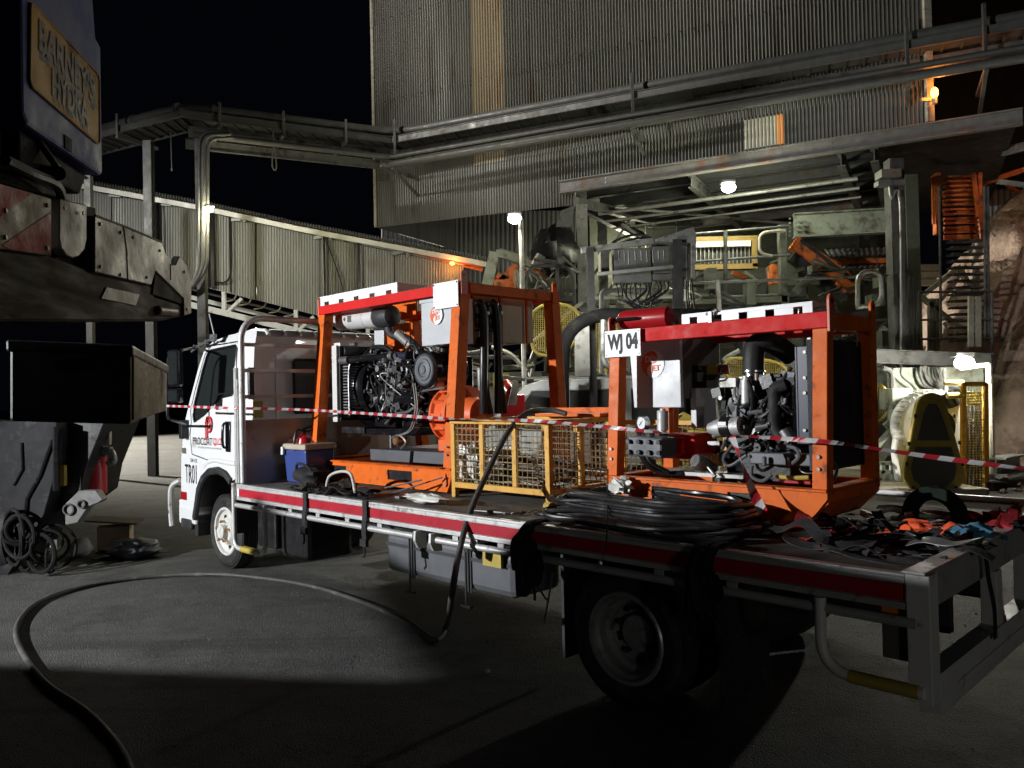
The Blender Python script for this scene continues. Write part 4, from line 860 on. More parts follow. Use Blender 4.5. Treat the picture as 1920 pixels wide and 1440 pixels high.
# radiator: plate, grille face at the tail
p, q2 = rf(1348,330,.80), rf(1440,880,.80); g = MB(); g.box((p.x,.80,q2.z),(p.x+.012,1.2,p.z)); g.box((p.x+.012,.80,q2.z),(q2.x,.812,p.z)); rd = R_k.part('radiator', g, M['navy'], bevel=.003)
g = MB()
for v in (360,505,590,800): c_ = rf(1410,v,.80); g.cyl(c_, c_-V3(0,.012,0), .009, n=8)
R_k.part('bolt', g, M['steel'], rd, split=True)
p, q2 = rf(1422,280,.79), rf(1440,1010,.79); g = MB(); g.box((p.x,.785,q2.z),(q2.x+.02,.80,p.z)); R_k.part('side_plate', g, M['sign_white'], rd)
a2 = re(1522,285,4.985); b2 = re(1705,1000,4.985); g = MB(); g.box((4.90,.70,b2.z),(4.975,1.17,a2.z)); co = R_k.part('core', g, M['radiator'], rd)
g = MB()
for i in range(44): z_ = b2.z+.02+i*(a2.z-b2.z-.04)/43; g.box((4.976,.71,z_),(4.980,1.16,z_+.004))
for y_ in (.70,1.165): g.box((4.976,y_,b2.z),(4.988,y_+.012,a2.z))
R_k.part('grille', g, M['black'], rd)
# lower channel, hoses, yellow dipstick, red bracket
p, q2 = rf(1085,925,.70), rf(1440,985,.70); g = MB(); g.box((p.x,.72,q2.z-.02),(q2.x,.80,p.z)); g.cyl(rf(1180,980,.69)+V3(0,0,-.02), rf(1180,980,.69)+V3(0,0,.03), .012); g.cyl(rf(1312,985,.69)+V3(0,0,-.02), rf(1312,985,.69)+V3(0,0,.03), .012); R_k.part('engine_rail', g, M['tank_grey'], bevel=.006)
g = MB(); g.tube([rf(1110,1000,.66), rf(1110,1060,.65), rf(1170,1085,.65), rf(1220,1050,.66)], .010, 8, smooth=7); g.tube([rf(1265,890,.72), rf(1350,900,.70), rf(1375,950,.70), rf(1320,1000,.70)], .011, 8, smooth=7); g.tube([rf(1000,880,.72), rf(950,960,.70), rf(985,1000,.70), rf(1080,940,.7)], .009, 7, smooth=7); R_k.part('drain_hose', g, M['tank_grey'], smooth=1)
g = MB(); g.tube([rf(1250,1058,.70), rf(1330,1068,.69), rf(1430,1066,.70)], .012, 8, smooth=4); R_k.part('yellow_pipe', g, M['yellow'], smooth=1)
g = MB(); p, q2 = rf(1250,1075,.72), rf(1440,1108,.72); g.box((p.x,.72,q2.z),(q2.x,.80,p.z)); R_k.part('red_bracket', g, M['red_ext'], bevel=.004)
g = MB(); p, q2 = rf(560,1030,.72), rf(1060,1075,.72); g.box((p.x,.72,q2.z),(q2.x,1.15,q2.z+.02)); R_k.part('tray_floor', g, M['galv'])
g = MB(); c_ = re(1545,1010,5.0); g.tube([c_+V3(0,0,.05), c_+V3(.03,.02,.0), c_+V3(.02,0,-.06), c_+V3(0,-.02,-.09)], .008, 7, smooth=5); g.tube([re(1615,225,4.99), re(1698,235,4.99), re(1700,330,4.99)], .004, 5); R_k.part('loose_wire', g, M['steel'], smooth=1)
# slotted trays on the roof
slotted(R_k, V3(rf(715,200,.64).x,0,2.077), V3(rf(1450,120,.64).x,0,2.077), .64, .052, depth=.25)
g = MB(); c_ = rf(880,165,.63); g.cbox(c_, .02,.03,.06); g.cyl(c_+V3(-.03,0,.02), c_+V3(.04,0,.035), .008); g.cyl(c_+V3(.0,0,-.02), c_+V3(.03,0,.04), .006); R_k.part('clamp', g, M['steel'])
# ---------------- extinguishers
def extinguisher(label, base, axis, L=.34, r=.062, collar=True, labels=True):
    axis = Vector(axis).normalized(); base = Vector(base)
    E_ = Thing('fire_extinguisher', label, 'extinguisher', base)
    g = MB(); g.lathe(base, axis, [(0,0),(r*.8,.0),(r,.012),(r,L*.80),(r*.86,L*.90),(r*.4,L*.98),(r*.3,L),(0,L)], 28); b_ = E_.part('cylinder', g, M['red_ext'], smooth=30)
    if labels: g = MB(); g.lathe(base, axis, [(r+.001,L*.62),(r+.003,L*.63),(r+.003,L*.74),(r+.001,L*.75)], 28); E_.part('band', g, M['sign_white'], b_, smooth=30)
    if labels: g = MB(); g.lathe(base, axis, [(r+.001,L*.30),(r+.0015,L*.30),(r+.0015,L*.52),(r+.001,L*.52)], 28); E_.part('instruction_label', g, M['strap_white'], b_, smooth=30)
    t = base+axis*L; u, v = perp(axis); g = MB(); g.cyl(t, t+axis*.035, .016); g.bar(t+axis*.035-u*.02, t+axis*.06+u*.08, .018, .008, v); g.bar(t+axis*.015-u*.02, t+axis*.02+u*.07, .016, .006, v); E_.part('valve', g, M['black'], bevel=.002)
    g = MB(); g.tube([t+axis*.02-u*.01, t+axis*.03-u*.07, t-axis*.06-u*(r+.03), t-axis*.18-u*(r+.015)], .009, 8, smooth=6); E_.part('discharge_hose', g, M['hose_black'], smooth=1)
    return E_
p = lf(155, 1215, .55)
extinguisher('red fire extinguisher standing behind the foot of the post nearest the cab', (.32,.52,.985), (0,0,1), .42, .072)
p = rf(740, 165, .75)
extinguisher('red fire extinguisher lying on top of the shorter engine frame behind the WJ 04 plate', (4.03,.80,2.145), (-1,-.15,0), .36, .062, labels=False)
g = MB(); g.box((3.98,.95,2.08),(4.22,1.2,2.16)); solo('white_box', 'small white box behind the extinguisher lying on the shorter engine frame', 'box', g, M['sign_white'], bevel=.006)
g = MB()
for k in range(4): g.tube([(4.45+.06*math.cos(t)*4.2, 1.0+.17*math.sin(t), 2.10+k*.014+.004*math.sin(3*t+k)) for t in [2*math.pi*i/24 for i in range(24)]], .011, 8, closed=True)
solo('hose_coil', 'black hose coil resting on the roof of the shorter engine frame', 'hose', g, M['hose_black'], smooth=1)
# ---------------- mesh cage crate
CG = Thing('mesh_crate', 'yellow steel mesh crate on four feet between the two engine packs', 'crate', (2.72, 1.0, .968))
x0, x1, y0, y1, z0, z1 = 2.235, 3.21, .60, 1.28, 1.04, 1.535
for x in (x0, x1-.04):
    for y in (y0, y1-.04):
        g = MB(); g.box((x,y,.968),(x+.04,y+.04,z1-.033)); CG.part('leg', g, M['cage_yellow'], bevel=.003)
g = MB()
for y in (y0-.003, y1-.037):
    g.box((x0-.004,y,z1-.032),(x1+.004,y+.04,z1)); g.box((x0+.041,y,z0),(x1-.041,y+.04,z0+.04))
for x in (x0-.003, x1-.037):
    g.box((x,y0+.038,z1-.033),(x+.04,y1-.038,z1-.001)); g.box((x,y0+.041,z0+.001),(x+.04,y1-.041,z0+.039))
CG.part('rim_bar', g, M['cage_yellow'], bevel=.003, split=True)
g = MB()
for k in (1,2): x = x0+(x1-x0)*k/3-.02; g.box((x,y0+.002,z0+.041),(x+.04,y0+.034,z1-.034)); g.box((x,y1-.034,z0+.041),(x+.04,y1-.002,z1-.034))
g.box((x1-.032,(y0+y1)/2-.02,z0+.041),(x1-.003,(y0+y1)/2+.02,z1-.034)); CG.part('upright', g, M['cage_yellow'], bevel=.003, split=True)
M['wire'] = mat('wire', (.62,.50,.30), .4, .5, var=.2, dirt=(.3,.18,.1), da=.3)
g = MB(); g.grid((x0+.02,y0+.012,z0+.02),(x1-x0-.04,0,0),(0,0,z1-z0-.04),20,10,.0034); CG.part('front_mesh', g, M['wire'])
g = MB(); g.grid((x0+.02,y1-.012,z0+.02),(x1-x0-.04,0,0),(0,0,z1-z0-.04),20,10,.0034); CG.part('back_mesh', g, M['wire'])
g = MB(); g.grid((x1-.012,y0+.02,z0+.02),(0,y1-y0-.04,0),(0,0,z1-z0-.04),15,11,.0034); CG.part('end_mesh', g, M['wire'])
g = MB(); g.grid((x0+.012,y0+.02,z0+.02),(0,y1-y0-.04,0),(0,0,z1-z0-.04),15,11,.0034); CG.part('end_mesh', g, M['wire'])
g = MB(); g.box((x0+.01,y0+.04,z0+.002),(x1-.01,y1-.04,z0+.012)); CG.part('floor', g, M['dark_steel'])
# things in and behind the crate
def blob(c, sx, sy, sz, seed, amp=.25, n=20, m=12, fr=6.0):
    g = MB(); g.sph((0,0,0), 1, 1, 1, n, m); R = random.Random(seed); off = Vector((R.random()*9, R.random()*9, R.random()*9))
    for i, p in enumerate(g.v):
        k = 1+amp*noise.noise(p*fr*.35+off)*2+amp*.6*noise.noise(p*fr+off); g.v[i] = Vector(c)+Vector((p.x*sx*k, p.y*sy*k, p.z*sz*k))
    return g
c_ = ty(884, 868, .74); g = blob(c_, .13,.07,.13, 5, .5); g2 = blob(c_+V3(.16,.02,-.03), .13,.07,.06, 8, .5); g.add(g2.v, g2.f)
solo('plastic_bag', 'crumpled clear plastic bag inside the yellow mesh crate', 'plastic bag', g, M['plastic_clear'], smooth=1)
g = MB(); R = random.Random(4)
for k in range(26):
    z = 1.06+.006*k+R.uniform(0,.02); a_ = V3(2.32+R.uniform(0,.1), R.uniform(.72,1.15), z); b_ = V3(3.1+R.uniform(-.1,.05), R.uniform(.72,1.15), z+R.uniform(-.01,.03)); g.tube([a_, (a_+b_)/2+V3(0,R.uniform(-.08,.08),.03), b_], R.uniform(.008,.016), 7, smooth=5)
M['rust_rod'] = mat('rust_rod', (.12,.09,.07), .6, .3, var=.3)
solo('scrap_bundle', 'bundle of rods and lances lying inside the yellow mesh crate', 'rods', g, M['rust_rod'], smooth=1)
g = MB(); g.box((2.60,1.12,1.538),(3.22,1.34,1.562)); g.box((2.60,1.341,1.538),(3.22,1.36,1.60)); solo('steel_channel', 'orange steel channel lying across the back of the yellow crate', 'steel channel', g, M['orange'], bevel=.004)
CG2 = Thing('mesh_crate', 'second yellow mesh crate seen through the shorter engine frame', 'crate', (3.6, 1.75, .968))
x0, x1, y0, y1, z0, z1 = 3.1, 3.98, 1.5, 2.1, 1.0, 1.50
g = MB()
for x in (x0, x1-.035):
    for y in (y0, y1-.035): g.box((x,y,.968),(x+.035,y+.035,z1-.03))
CG2.part('leg', g, M['cage_yellow'], split=True); g = MB(); g.box((x0-.003,y0-.003,z1-.029),(x1+.003,y0+.035,z1)); g.box((x0-.003,y0-.003,z0),(x1+.003,y0+.034,z0+.04)); g.box((x1-.034,y0+.036,z1-.029),(x1+.003,y1,z1)); g.box((x1-.034,y0+.036,z0),(x1+.002,y1,z0+.04)); CG2.part('rim_bar', g, M['cage_yellow'], split=True)
g = MB(); g.grid((x0,y0+.012,z0),(x1-x0,0,0),(0,0,z1-z0),20,11,.0034); g.grid((x1-.01,y0,z0),(0,y1-y0,0),(0,0,z1-z0),14,11,.0034); CG2.part('side_mesh', g, M['wire'])
g = blob((3.55,1.8,1.25), .35,.2,.24, 31, .25); solo('yellow_sheet', 'folded yellow plastic sheet inside the second mesh crate', 'sheet', g, M['yellow'], smooth=1)
# ---------------- loose gear on the deck
CO = Thing('cooler', 'blue cooler with pale lid standing against the truck headboard', 'cooler', (.42,.75,.968))
x0, x1, y0, y1 = .12, .50, .42, .72
p = ty(485,835,.42)
g = MB(); a = [V3(x0+.015,y0+.02,.968),V3(x1-.015,y0+.02,.968),V3(x1-.015,y1-.02,.968),V3(x0+.015,y1-.02,.968)]; b = [V3(x0,y0,1.26),V3(x1,y0,1.26),V3(x1,y1,1.26),V3(x0,y1,1.26)]
g.add(a+b,[(0,3,2,1),(4,5,6,7),(0,1,5,4),(1,2,6,5),(2,3,7,6),(3,0,4,7)]); CO.part('body', g, M['cooler_blue'], bevel=.015)
g = MB(); g.box((x0-.012,y0-.012,1.262),(x1+.012,y1+.012,1.315)); CO.part('lid', g, M['beige_tank'], bevel=.015)
g = MB(); g.tube(fillet([(x0-.02,y0+.05,1.24),(x0-.02,y0+.05,1.335),(x0-.02,y1-.05,1.335),(x0-.02,y1-.05,1.24)],.03),.012,8); g.cbox((x0+.02,y0-.02,1.25),.04,.02,.07); CO.part('carry_handle', g, M['sign_white'], smooth=1)
g = blob((.62,.42,1.045), .17,.14,.085, 12, .22, fr=4); g.tube([(.50,.33,1.10),(.58,.30,1.16),(.70,.32,1.14),(.75,.34,1.08)], .012, 7, smooth=5); solo('tool_bag', 'black tool bag on the deck beside the blue cooler', 'bag', g, M['cloth_black'], smooth=1)
# arc of pale hose with small grey sack behind
g = MB(); g.tube([ty(612,915,.22), ty(618,893,.22), ty(640,884,.22), ty(658,890,.22), ty(666,925,.18)], .012, 10, smooth=8); solo('hose_loop', 'short arched white hose standing up on the deck', 'hose', g, M['hose_white'], smooth=1)
g = blob(ty(648,912,.32), .11,.07,.06, 21, .2); solo('grey_sack', 'small grey sack behind the arched white hose', 'sack', g, M['belly_steel'], smooth=1)
def webbing(label, c, n, spread, m, seed, w=.05, name='webbing_strap', cat='strap', h=.06, group=None, extra=None):
    R = random.Random(seed); g = MB(); mm = m if isinstance(m, (list, tuple)) else [m]
    for k in range(n):
        g.cm = R.randrange(len(mm)); a = R.uniform(0, 6.28); pts = []
        q = Vector(c)+V3(R.uniform(-1,1)*spread[0], R.uniform(-1,1)*spread[1], .004+R.uniform(0,h*.7))
        for i in range(R.randint(4,7)):
            pts.append(q.copy()); a += R.uniform(-1.3,1.3); q = q+V3(math.cos(a)*spread[0]*.55, math.sin(a)*spread[1]*.55, 0); q.z = c[2]+.004+abs(R.gauss(0, h*.5))
            q.x = min(max(q.x, c[0]-spread[0]*1.25), c[0]+spread[0]*1.25); q.y = min(max(q.y, c[1]-spread[1]*1.25), c[1]+spread[1]*1.25)
        g.ribbon(pts, w*R.uniform(.7,1.1), up=V3(R.uniform(-.6,.6), R.uniform(-.6,.6), 1).normalized(), smooth=6)
    if extra: g.cm = 0; extra(g)
    return solo(name, label, cat, g, mm, smooth=1, group=group)
webbing('tangled black strap with ratchet draped beside the arched white hose', (1.05,.20,.97), 9, (.20,.13), [M['cloth_black'],M['dark_steel']], 1)
webbing('tangled black strap at the foot of the tall engine frame left of the plastic roll', (1.62,.20,.97), 9, (.22,.13), [M['cloth_black'],M['dark_steel']], 2)
for i, (x, lab) in enumerate(((1.22,'black strap hanging over the deck edge nearest the cab'),(2.02,'black strap hanging over the deck edge below the plastic roll'))):
    g = MB(); g.ribbon([(x,.16,1.0),(x,.03,1.005),(x,-.012,.985),(x,-.014,.90),(x+.01,-.03,.80),(x+.01,-.02,.72)], .055, up=V3(0,-1,.15).normalized(), smooth=6)
    g = MB(); pts = spline([V3(x,.16,.99),V3(x,.03,.992),V3(x,-.010,.985),V3(x,-.012,.90),V3(x+.006,-.028,.80),V3(x+.01,-.026,.70)], 6)
    g.sheet([[p-V3(.026,0,0) for p in pts],[p+V3(.026,0,0) for p in pts]]); g.sheet([[p+V3(.026,-.003,.003) for p in pts],[p+V3(-.026,-.003,.003) for p in pts]])
    g.cbox((x+.01,-.03,.70),.07,.025,.05); g.tube([(x+.01,-.03,.68),(x+.02,-.035,.62),(x+.0,-.03,.60)], .008, 6)
    solo('hanging_strap', lab, 'strap', g, M['cloth_black'], smooth=1, bevel=0)
g = blob(ty(800,934,.22), .20,.055,.030, 44, .28, fr=7); solo('plastic_roll', 'pale crumpled plastic roll on the deck left of the yellow crate', 'plastic', g, M['plastic_clear'], smooth=1)
g = MB(); g.box((1.95,.30,.968),(2.0,.5,.985)); g.tube([ty(722,915,.42), ty(790,900,.5)], .007, 6); g.tube([ty(735,925,.4), ty(830,895,.62)], .006, 6); solo('rod_pair', 'thin steel rods lying in front of the taller engine frame', 'rods', g, M['steel'], smooth=1)
def tool(label, a, b, seed):
    a = Vector(a); b = Vector(b); d = (b-a); g = MB(); g.cyl(a, a+d*.5, .006, n=8); g.cyl(a+d*.5, a+d*.62, .012, n=8); g.cyl(a+d*.65, b, .009, .006, n=8); g.ring(b, (0,0,1), .018, .010, .008, 12); g.ring(a, (0,0,1), .016, .008, .008, 12)
    solo('hand_tool', label, 'tool', g, M['steel'], smooth=1, bevel=0)
tool('longer steel spanner on the deck in front of the yellow crate', tz(884,957,.98), tz(948,962,.98), 1)
tool('short steel fitting on the deck between the spanner and the black hose stack', tz(962,962,.98), tz(990,960,.98), 2)
g = MB(); g.tube([tz(1150,925,.99)+V3(0,0,.0), tz(1160,912,1.03), tz(1185,915,1.03)], .01, 6); g = blob(ty(1165,912,.52), .075,.05,.045, 77, .4, fr=9); solo('plastic_bag', 'small silvery plastic bag behind the black hose stack', 'plastic bag', g, M['plastic_clear'], smooth=1)
# stack of black lances / hoses
g = MB(); R = random.Random(9)
for k in range(17):
    z = .985+k*.0088; cx, cy = 4.14+R.uniform(-.05,.05), .34+R.uniform(-.03,.03)+.005*k; ax_, ay = .66-.008*k+R.uniform(-.06,.04), .24-.003*k+R.uniform(-.03,.03); pts = []
    for i in range(26):
        t = 2*math.pi*i/26; c_, s_ = math.cos(t), math.sin(t); pw = .42
        x = cx+ax_*math.copysign(abs(c_)**pw, c_); y = cy+ay*math.copysign(abs(s_)**.5, s_)-.10*(x-cx)*.9+.05*math.sin(x*7)
        pts.append(V3(x, y, z+.010*math.sin(2*t+k*.7)+.008*math.sin(3*t+k)+(.010 if x > cx else 0)))
    g.tube(pts, .0125, 8, closed=True, smooth=2)
solo('hose_stack', 'low stack of looped black hoses lying across the near deck edge', 'hose', g, M['hose_black'], smooth=1)
g = MB(); g.cyl((3.50,.30,1.03),(3.44,.32,1.03),.028,n=16); solo('pipe_plug', 'small yellow plug at the left end of the black hose stack', 'plug', g, M['yellow'], smooth=30)
g = MB(); g.tube([ty(1140,880,.55), ty(1139,960,.12), ty(1138,1000,-.03), ty(1136,1030,-.05)], .004, 5, smooth=5); solo('tie_cord', 'thin dark cord hanging over the hose stack and the deck edge', 'cord', g, M['cloth_black'])
# covers rolled and hung on the rail
def rolled(label, x, zt, zb, wdt, seed):
    R = random.Random(seed); g = MB()
    for k in range(10):
        x0 = x+R.uniform(-wdt,wdt)*.7; y0 = -.012-R.uniform(.004,.07); z1 = zb+R.uniform(-.10,.12); dx = R.uniform(-.05,.05); w2 = R.uniform(.018,.028); bow = R.uniform(.01,.05)
        pts = [V3(x0-dx*.2,.10,zt+.004+k*.0012), V3(x0,-.005,zt+.006+k*.0012), V3(x0,y0-.006,zt-.04), V3(x0+dx*.5,y0-bow,(zt+z1)/2+.03), V3(x0+dx,y0-bow*.6,z1+.02), V3(x0+dx+.015,y0-.02,z1-.01), V3(x0+dx+.03,y0+.006,z1+.03), V3(x0+dx*.6+.02,y0+.01,(zt+z1)/2)]
        pts = spline(pts, 5); a_ = R.uniform(-.5,.5); sd = V3(math.cos(a_), math.sin(a_)*.6, R.uniform(-.15,.15))*w2; th = V3(0,-.003,0)
        g.sheet([[p-sd for p in pts],[p+sd for p in pts]]); g.sheet([[p+sd+th for p in pts],[p-sd+th for p in pts]]); g.sheet([[p-sd+th for p in pts],[p-sd for p in pts]]); g.sheet([[p+sd for p in pts],[p+sd+th for p in pts]])
    g.cbox((x,-.07,(zt+zb)/2), wdt*1.3,.05,.05); g.cyl((x-wdt*.6,-.085,(zt+zb)/2-.04),(x+wdt*.6,-.085,(zt+zb)/2-.04),.014,n=10)
    g.tube([(x+.04,-.09,zb+.02),(x+.07,-.07,zb-.05),(x+.055,-.05,zb-.12)], .008, 6, smooth=4)
    solo('strap_bundle', label, 'strap', g, M['cloth_black'], smooth=35)
rolled('bundle of black ratchet straps hanging on the deck edge left of the black hose stack', 3.62, .985, .70, .055, 2)
rolled('bundle of black ratchet straps hanging on the deck edge right of the hose stack', 4.74, .985, .70, .06, 5)
g = MB(); g.cyl(ty(1037,1075,.12), ty(1020,1168,.25), .006, n=6); solo('thin_rod', 'thin pale rod hanging below the deck in front of the rear wheel', 'rod', g, M['steel'])
g = MB(); g.tube([ty(985,1050,.02), ty(1005,1095,.05), ty(1025,1125,.1)], .006, 6); solo('thin_cable', 'thin dark cable hanging below the deck beside the pale rod', 'cable', g, M['hose_dusty'])
mk('black_guard', (.012,.02,.014), .8, spec=.1)
# harness pile
def wp(px, py, z=.98): q = tz(px, py, z); return (q.x, q.y, .967)
webbing('dark red and black safety harness heap nearest the near deck edge', wp(1540,1010), 14, (.24,.20), [M['cloth_black'],M['cloth_red'],M['cloth_black'],M['cloth_black'],M['dark_steel'],M['cloth_orange']], 21, name='safety_harness', cat='harness', h=.10)
webbing('red safety harness spread out below the dark curved guard', wp(1715,985), 13, (.24,.24), [M['cloth_red'],M['cloth_black'],M['cloth_black'],M['strap_white']], 22, name='safety_harness', cat='harness', h=.09)
webbing('bright orange padded harness in front of the dark curved guard', wp(1725,1008), 7, (.20,.12), [M['cloth_orange'],M['cloth_black'],M['cloth_black']], 23, .06, name='safety_harness', cat='harness', h=.07)
webbing('black harness straps with steel buckles in front of the orange one', wp(1760,1022), 9, (.24,.13), [M['cloth_black'],M['cloth_black'],M['steel']], 24, name='safety_harness', cat='harness', h=.07)
webbing('orange and red harness at the tail end of the pile', wp(1858,985), 7, (.12,.12), [M['cloth_orange'],M['cloth_red'],M['cloth_black']], 25, .06, name='safety_harness', cat='harness', h=.08)
webbing('small blue lanyard at the tail end of the harness pile', wp(1815,1010), 5, (.10,.08), [M['cloth_blue'],M['cloth_black']], 26, .05, name='lanyard', cat='lanyard', h=.05)
webbing('loose black straps lying between the harness pile and the deck corner', wp(1650,1045), 6, (.18,.10), [M['cloth_black'],M['dark_steel']], 27, .04, h=.03)
for i, (px, py, m_, lab) in enumerate(((1720,1004,'cloth_orange','orange padded pouch in the middle of the harness pile'),(1872,985,'cloth_orange','orange padded pouch at the right end of the harness pile'),(1545,1000,'cloth_red','dark red pouch in the nearest harness heap'),(1825,1010,'cloth_blue','blue padded pouch beside the orange harness at the tail'))):
    q = wp(px, py); g = blob((q[0], q[1], q[2]+.045), .085,.05,.04, 60+i, .25, fr=5); solo('harness_pouch', lab, 'pouch', g, M[m_], smooth=1)
g = MB(); a0 = tz(1750,985,.98); rows = []
for j in range(2):
    row = []
    for i in range(17):
        t = math.radians(200-i*220/16 if False else 195-i*210/16); rr = .155 if j == 0 else .085; row.append(V3(a0.x+rr*1.05*math.cos(t), a0.y-rr*.55*math.cos(t)*.3, a0.z+.045+rr*math.sin(t)*1.0))
    rows.append(row)
g.sheet(rows); g.sheet([[p+V3(.01,.02,0) for p in reversed(r)] for r in rows]); g.sheet([rows[0],[p+V3(.01,.02,0) for p in rows[0]]]); g.sheet([rows[1],[p+V3(.01,.02,0) for p in rows[1]]])
solo('curved_guard', 'dark green curved guard standing up in the harness pile', 'guard', g, M['black_guard'], smooth=30)
g = MB()
for (px, y_) in ((5.62,.75),): g.ribbon([(5.45,.55,1.0),(5.58,.60,1.0),(5.66,.66,.99),(5.69,.68,.88),(5.70,.72,.75),(5.69,.78,.60)], .05, up=V3(1,0,.2).normalized())
pts = spline([V3(5.45,.62,1.0),V3(5.60,.66,1.004),V3(5.672,.68,.99),V3(5.69,.69,.85),V3(5.70,.72,.72),V3(5.69,.76,.58)], 6); g = MB(); g.sheet([[p-V3(0,.025,0) for p in pts],[p+V3(0,.025,0) for p in pts]]); g.sheet([[p+V3(.003,.025,.003) for p in pts],[p+V3(.003,-.025,.003) for p in pts]])
solo('hanging_strap', 'black strap hanging over the tail rail of the deck', 'strap', g, M['cloth_black'], smooth=1)
# ---------------- big black hose and barrier tape
hz = [ty(1062,776,.95), ty(1030,769,.90), ty(985,776,.75), ty(950,815,.50), ty(912,890,.28), ty(880,965,.05), ty(860,1040,-.12), ty(848,1110,-.25)]
g = MB(); hw = [fromT(p) for p in hz] + [wz(838,1170,.10), wz(815,1200,.02)] + [wz(*q, .02) for q in ((760,1163),(660,1122),(560,1094),(430,1078),(330,1078),(240,1086),(150,1102),(80,1125),(42,1155),(30,1190),(50,1237),(90,1285),(150,1325),(195,1365),(235,1420),(262,1500),(285,1650))]
g.tube(hw, .019, 12, smooth=7); solo('black_hose', 'thick black hose arching over the yellow crate and looping across the asphalt', 'hose', g, M['hose_dusty'], frame='w', smooth=1)
def tape(pts, w, tw, label, frame='t', per=.12, name='barrier_tape'):
    pts = spline([Vector(p) for p in pts], 1) if len(pts) < 3 else spline([Vector(p) for p in pts], 14)
    # resample evenly
    L = [0]
    for i in range(1, len(pts)): L.append(L[-1]+(pts[i]-pts[i-1]).length)
    n = int(L[-1]/(per/8)); res = []; j = 0
    for k in range(n+1):
        s = L[-1]*k/n
        while j < len(L)-2 and L[j+1] < s: j += 1
        f_ = (s-L[j])/max(1e-6, L[j+1]-L[j]); res.append((pts[j].lerp(pts[j+1], f_), s))
    Lt = L[-1]
    def at(s_):
        s_ = min(max(s_, 0), Lt); f_ = s_/Lt*n; k = min(int(f_), n-1); p = res[k][0].lerp(res[k+1][0], f_-k)
        d = (res[min(k+2, n)][0]-res[max(k-1, 0)][0]).normalized(); up = V3(0,0,1)-d*d.z
        if up.length < .3: up = V3(1,0,0)-d*d.x
        up.normalize(); sd = d.cross(up); th = tw(s_/Lt); return p, up*math.cos(th)+sd*math.sin(th)
    g = MB(); hstep = per/2; sk = w*.55; c = -1
    while c*hstep < Lt:
        g.cm = c % 2
        for j in range(2):
            s0 = c*hstep+j*hstep/2; s1 = s0+hstep/2; q = []
            for (ss, e) in ((s0-sk/2, -1), (s1-sk/2, -1), (s1+sk/2, 1), (s0+sk/2, 1)): p, u = at(ss); q.append(p+u*(e*w/2))
            g.add(q, [(0,1,2,3)])
        c += 1
    return solo(name, label, 'tape', g, [M['tape_white'], M['tape_red']], frame=frame)
M['tape_white'] = mat('tape_white', (.45,.44,.44), .3, var=.05, dirt=(.4,.38,.36), da=.2); M['tape_red'] = mat('tape_red', (.36,.02,.03), .3, var=.1)
tape([ty(312,761,-.12), ty(430,765,0), ty(560,768,.45), ty(700,776,.48), ty(845,785,.50), ty(1000,789,.50), ty(1130,800,.52), ty(1250,812,.52), ty(1380,817,.50), ty(1545,828,.50), ty(1620,838,.62), ty(1750,857,.75), ty(1960,884,.9)], .023, lambda s: .15+.2*math.sin(s*31) if s < .35 else (.35+1.15*math.sin(s*26)*min(1,(s-.3)*3)), 'long red and white barrier tape stretched along the truck in front of both engine packs')
tape([ty(1372,818,.49), ty(1385,850,.49), ty(1405,905,.48), ty(1420,940,.46), ty(1432,962,.42)], .05, lambda s: .3+2.2*s, 'torn tail of red and white tape hanging down over the shorter engine pack')
# ---------------- pebble
g = blob(wz(914,1258,.015), .017,.014,.013, 3, .2); solo('pebble', 'single pale pebble on the asphalt in front of the rear wheel', 'pebble', g, M['strap_white'], frame='w', smooth=1)
# ================= parked machine, left foreground
MC = Thing('parked_machine', 'dirty heavy machine at the left edge with blue counterweight, gold plate and scraped steel ends', 'machine', (-1.5, 2.4, 0), 'w')
na = Vector((-1.19,1.95,0)); fa = Vector((-1.26,2.475,0)); dd = (fa-na).normalized(); nn = Vector((dd.y,-dd.x,0)); LN = (fa-na).length
def cw(s, z, o=0): return na+dd*s+nn*o+Vector((0,0,z))
def flank(px, py, o=0):   # point of the machine's flank plane seen at a pixel
    d = ray(px, py); t = ((na-CAM).dot(nn)+o)/d.dot(nn); p = CAM+d*t; return (p-na).dot(dd), p.z
zb = 2.405
prof_ = [(0,zb+.015),(.03,zb-.008),(LN-.015,zb),(LN,zb+.015),(LN,zb+.41),(LN-.04,zb+.42),(LN-.06,zb+.54),(LN-.12,zb+.65),(0.11,zb+.85),(0,zb+.85)]
g = MB(); g.prism([cw(s,z,-.45) for s, z in prof_], nn*.45); cwt = MC.part('counterweight', g, M['machine_blue'], bevel=.01)
c4 = [flank(54,2), flank(183,142), flank(184,272), flank(53,160)]
def rr(c4, r=.016):
    o = []
    for i in range(4):
        a_, b_, c_ = Vector(c4[i-1]), Vector(c4[i]), Vector(c4[(i+1) % 4]); o += [b_+(a_-b_).normalized()*r, b_+((a_-b_).normalized()+(c_-b_).normalized())*r*.3, b_+(c_-b_).normalized()*r]
    return o
g = MB(); g.prism([cw(s,z,.0) for s, z in rr(c4)], nn*.004); pl_ = MC.part('name_plate', g, M['gold_plate'], cwt)
g = MB(); q = rr(c4); g.tube([cw(s,z,.004) for s, z in q], .003, 6, closed=True); MC.part('plate_rim', g, M['gold_plate'], pl_, smooth=1)
def edge(c4, u, v):
    a_ = Vector(c4[3]).lerp(Vector(c4[2]), u); b_ = Vector(c4[0]).lerp(Vector(c4[1]), u); return a_.lerp(b_, v)
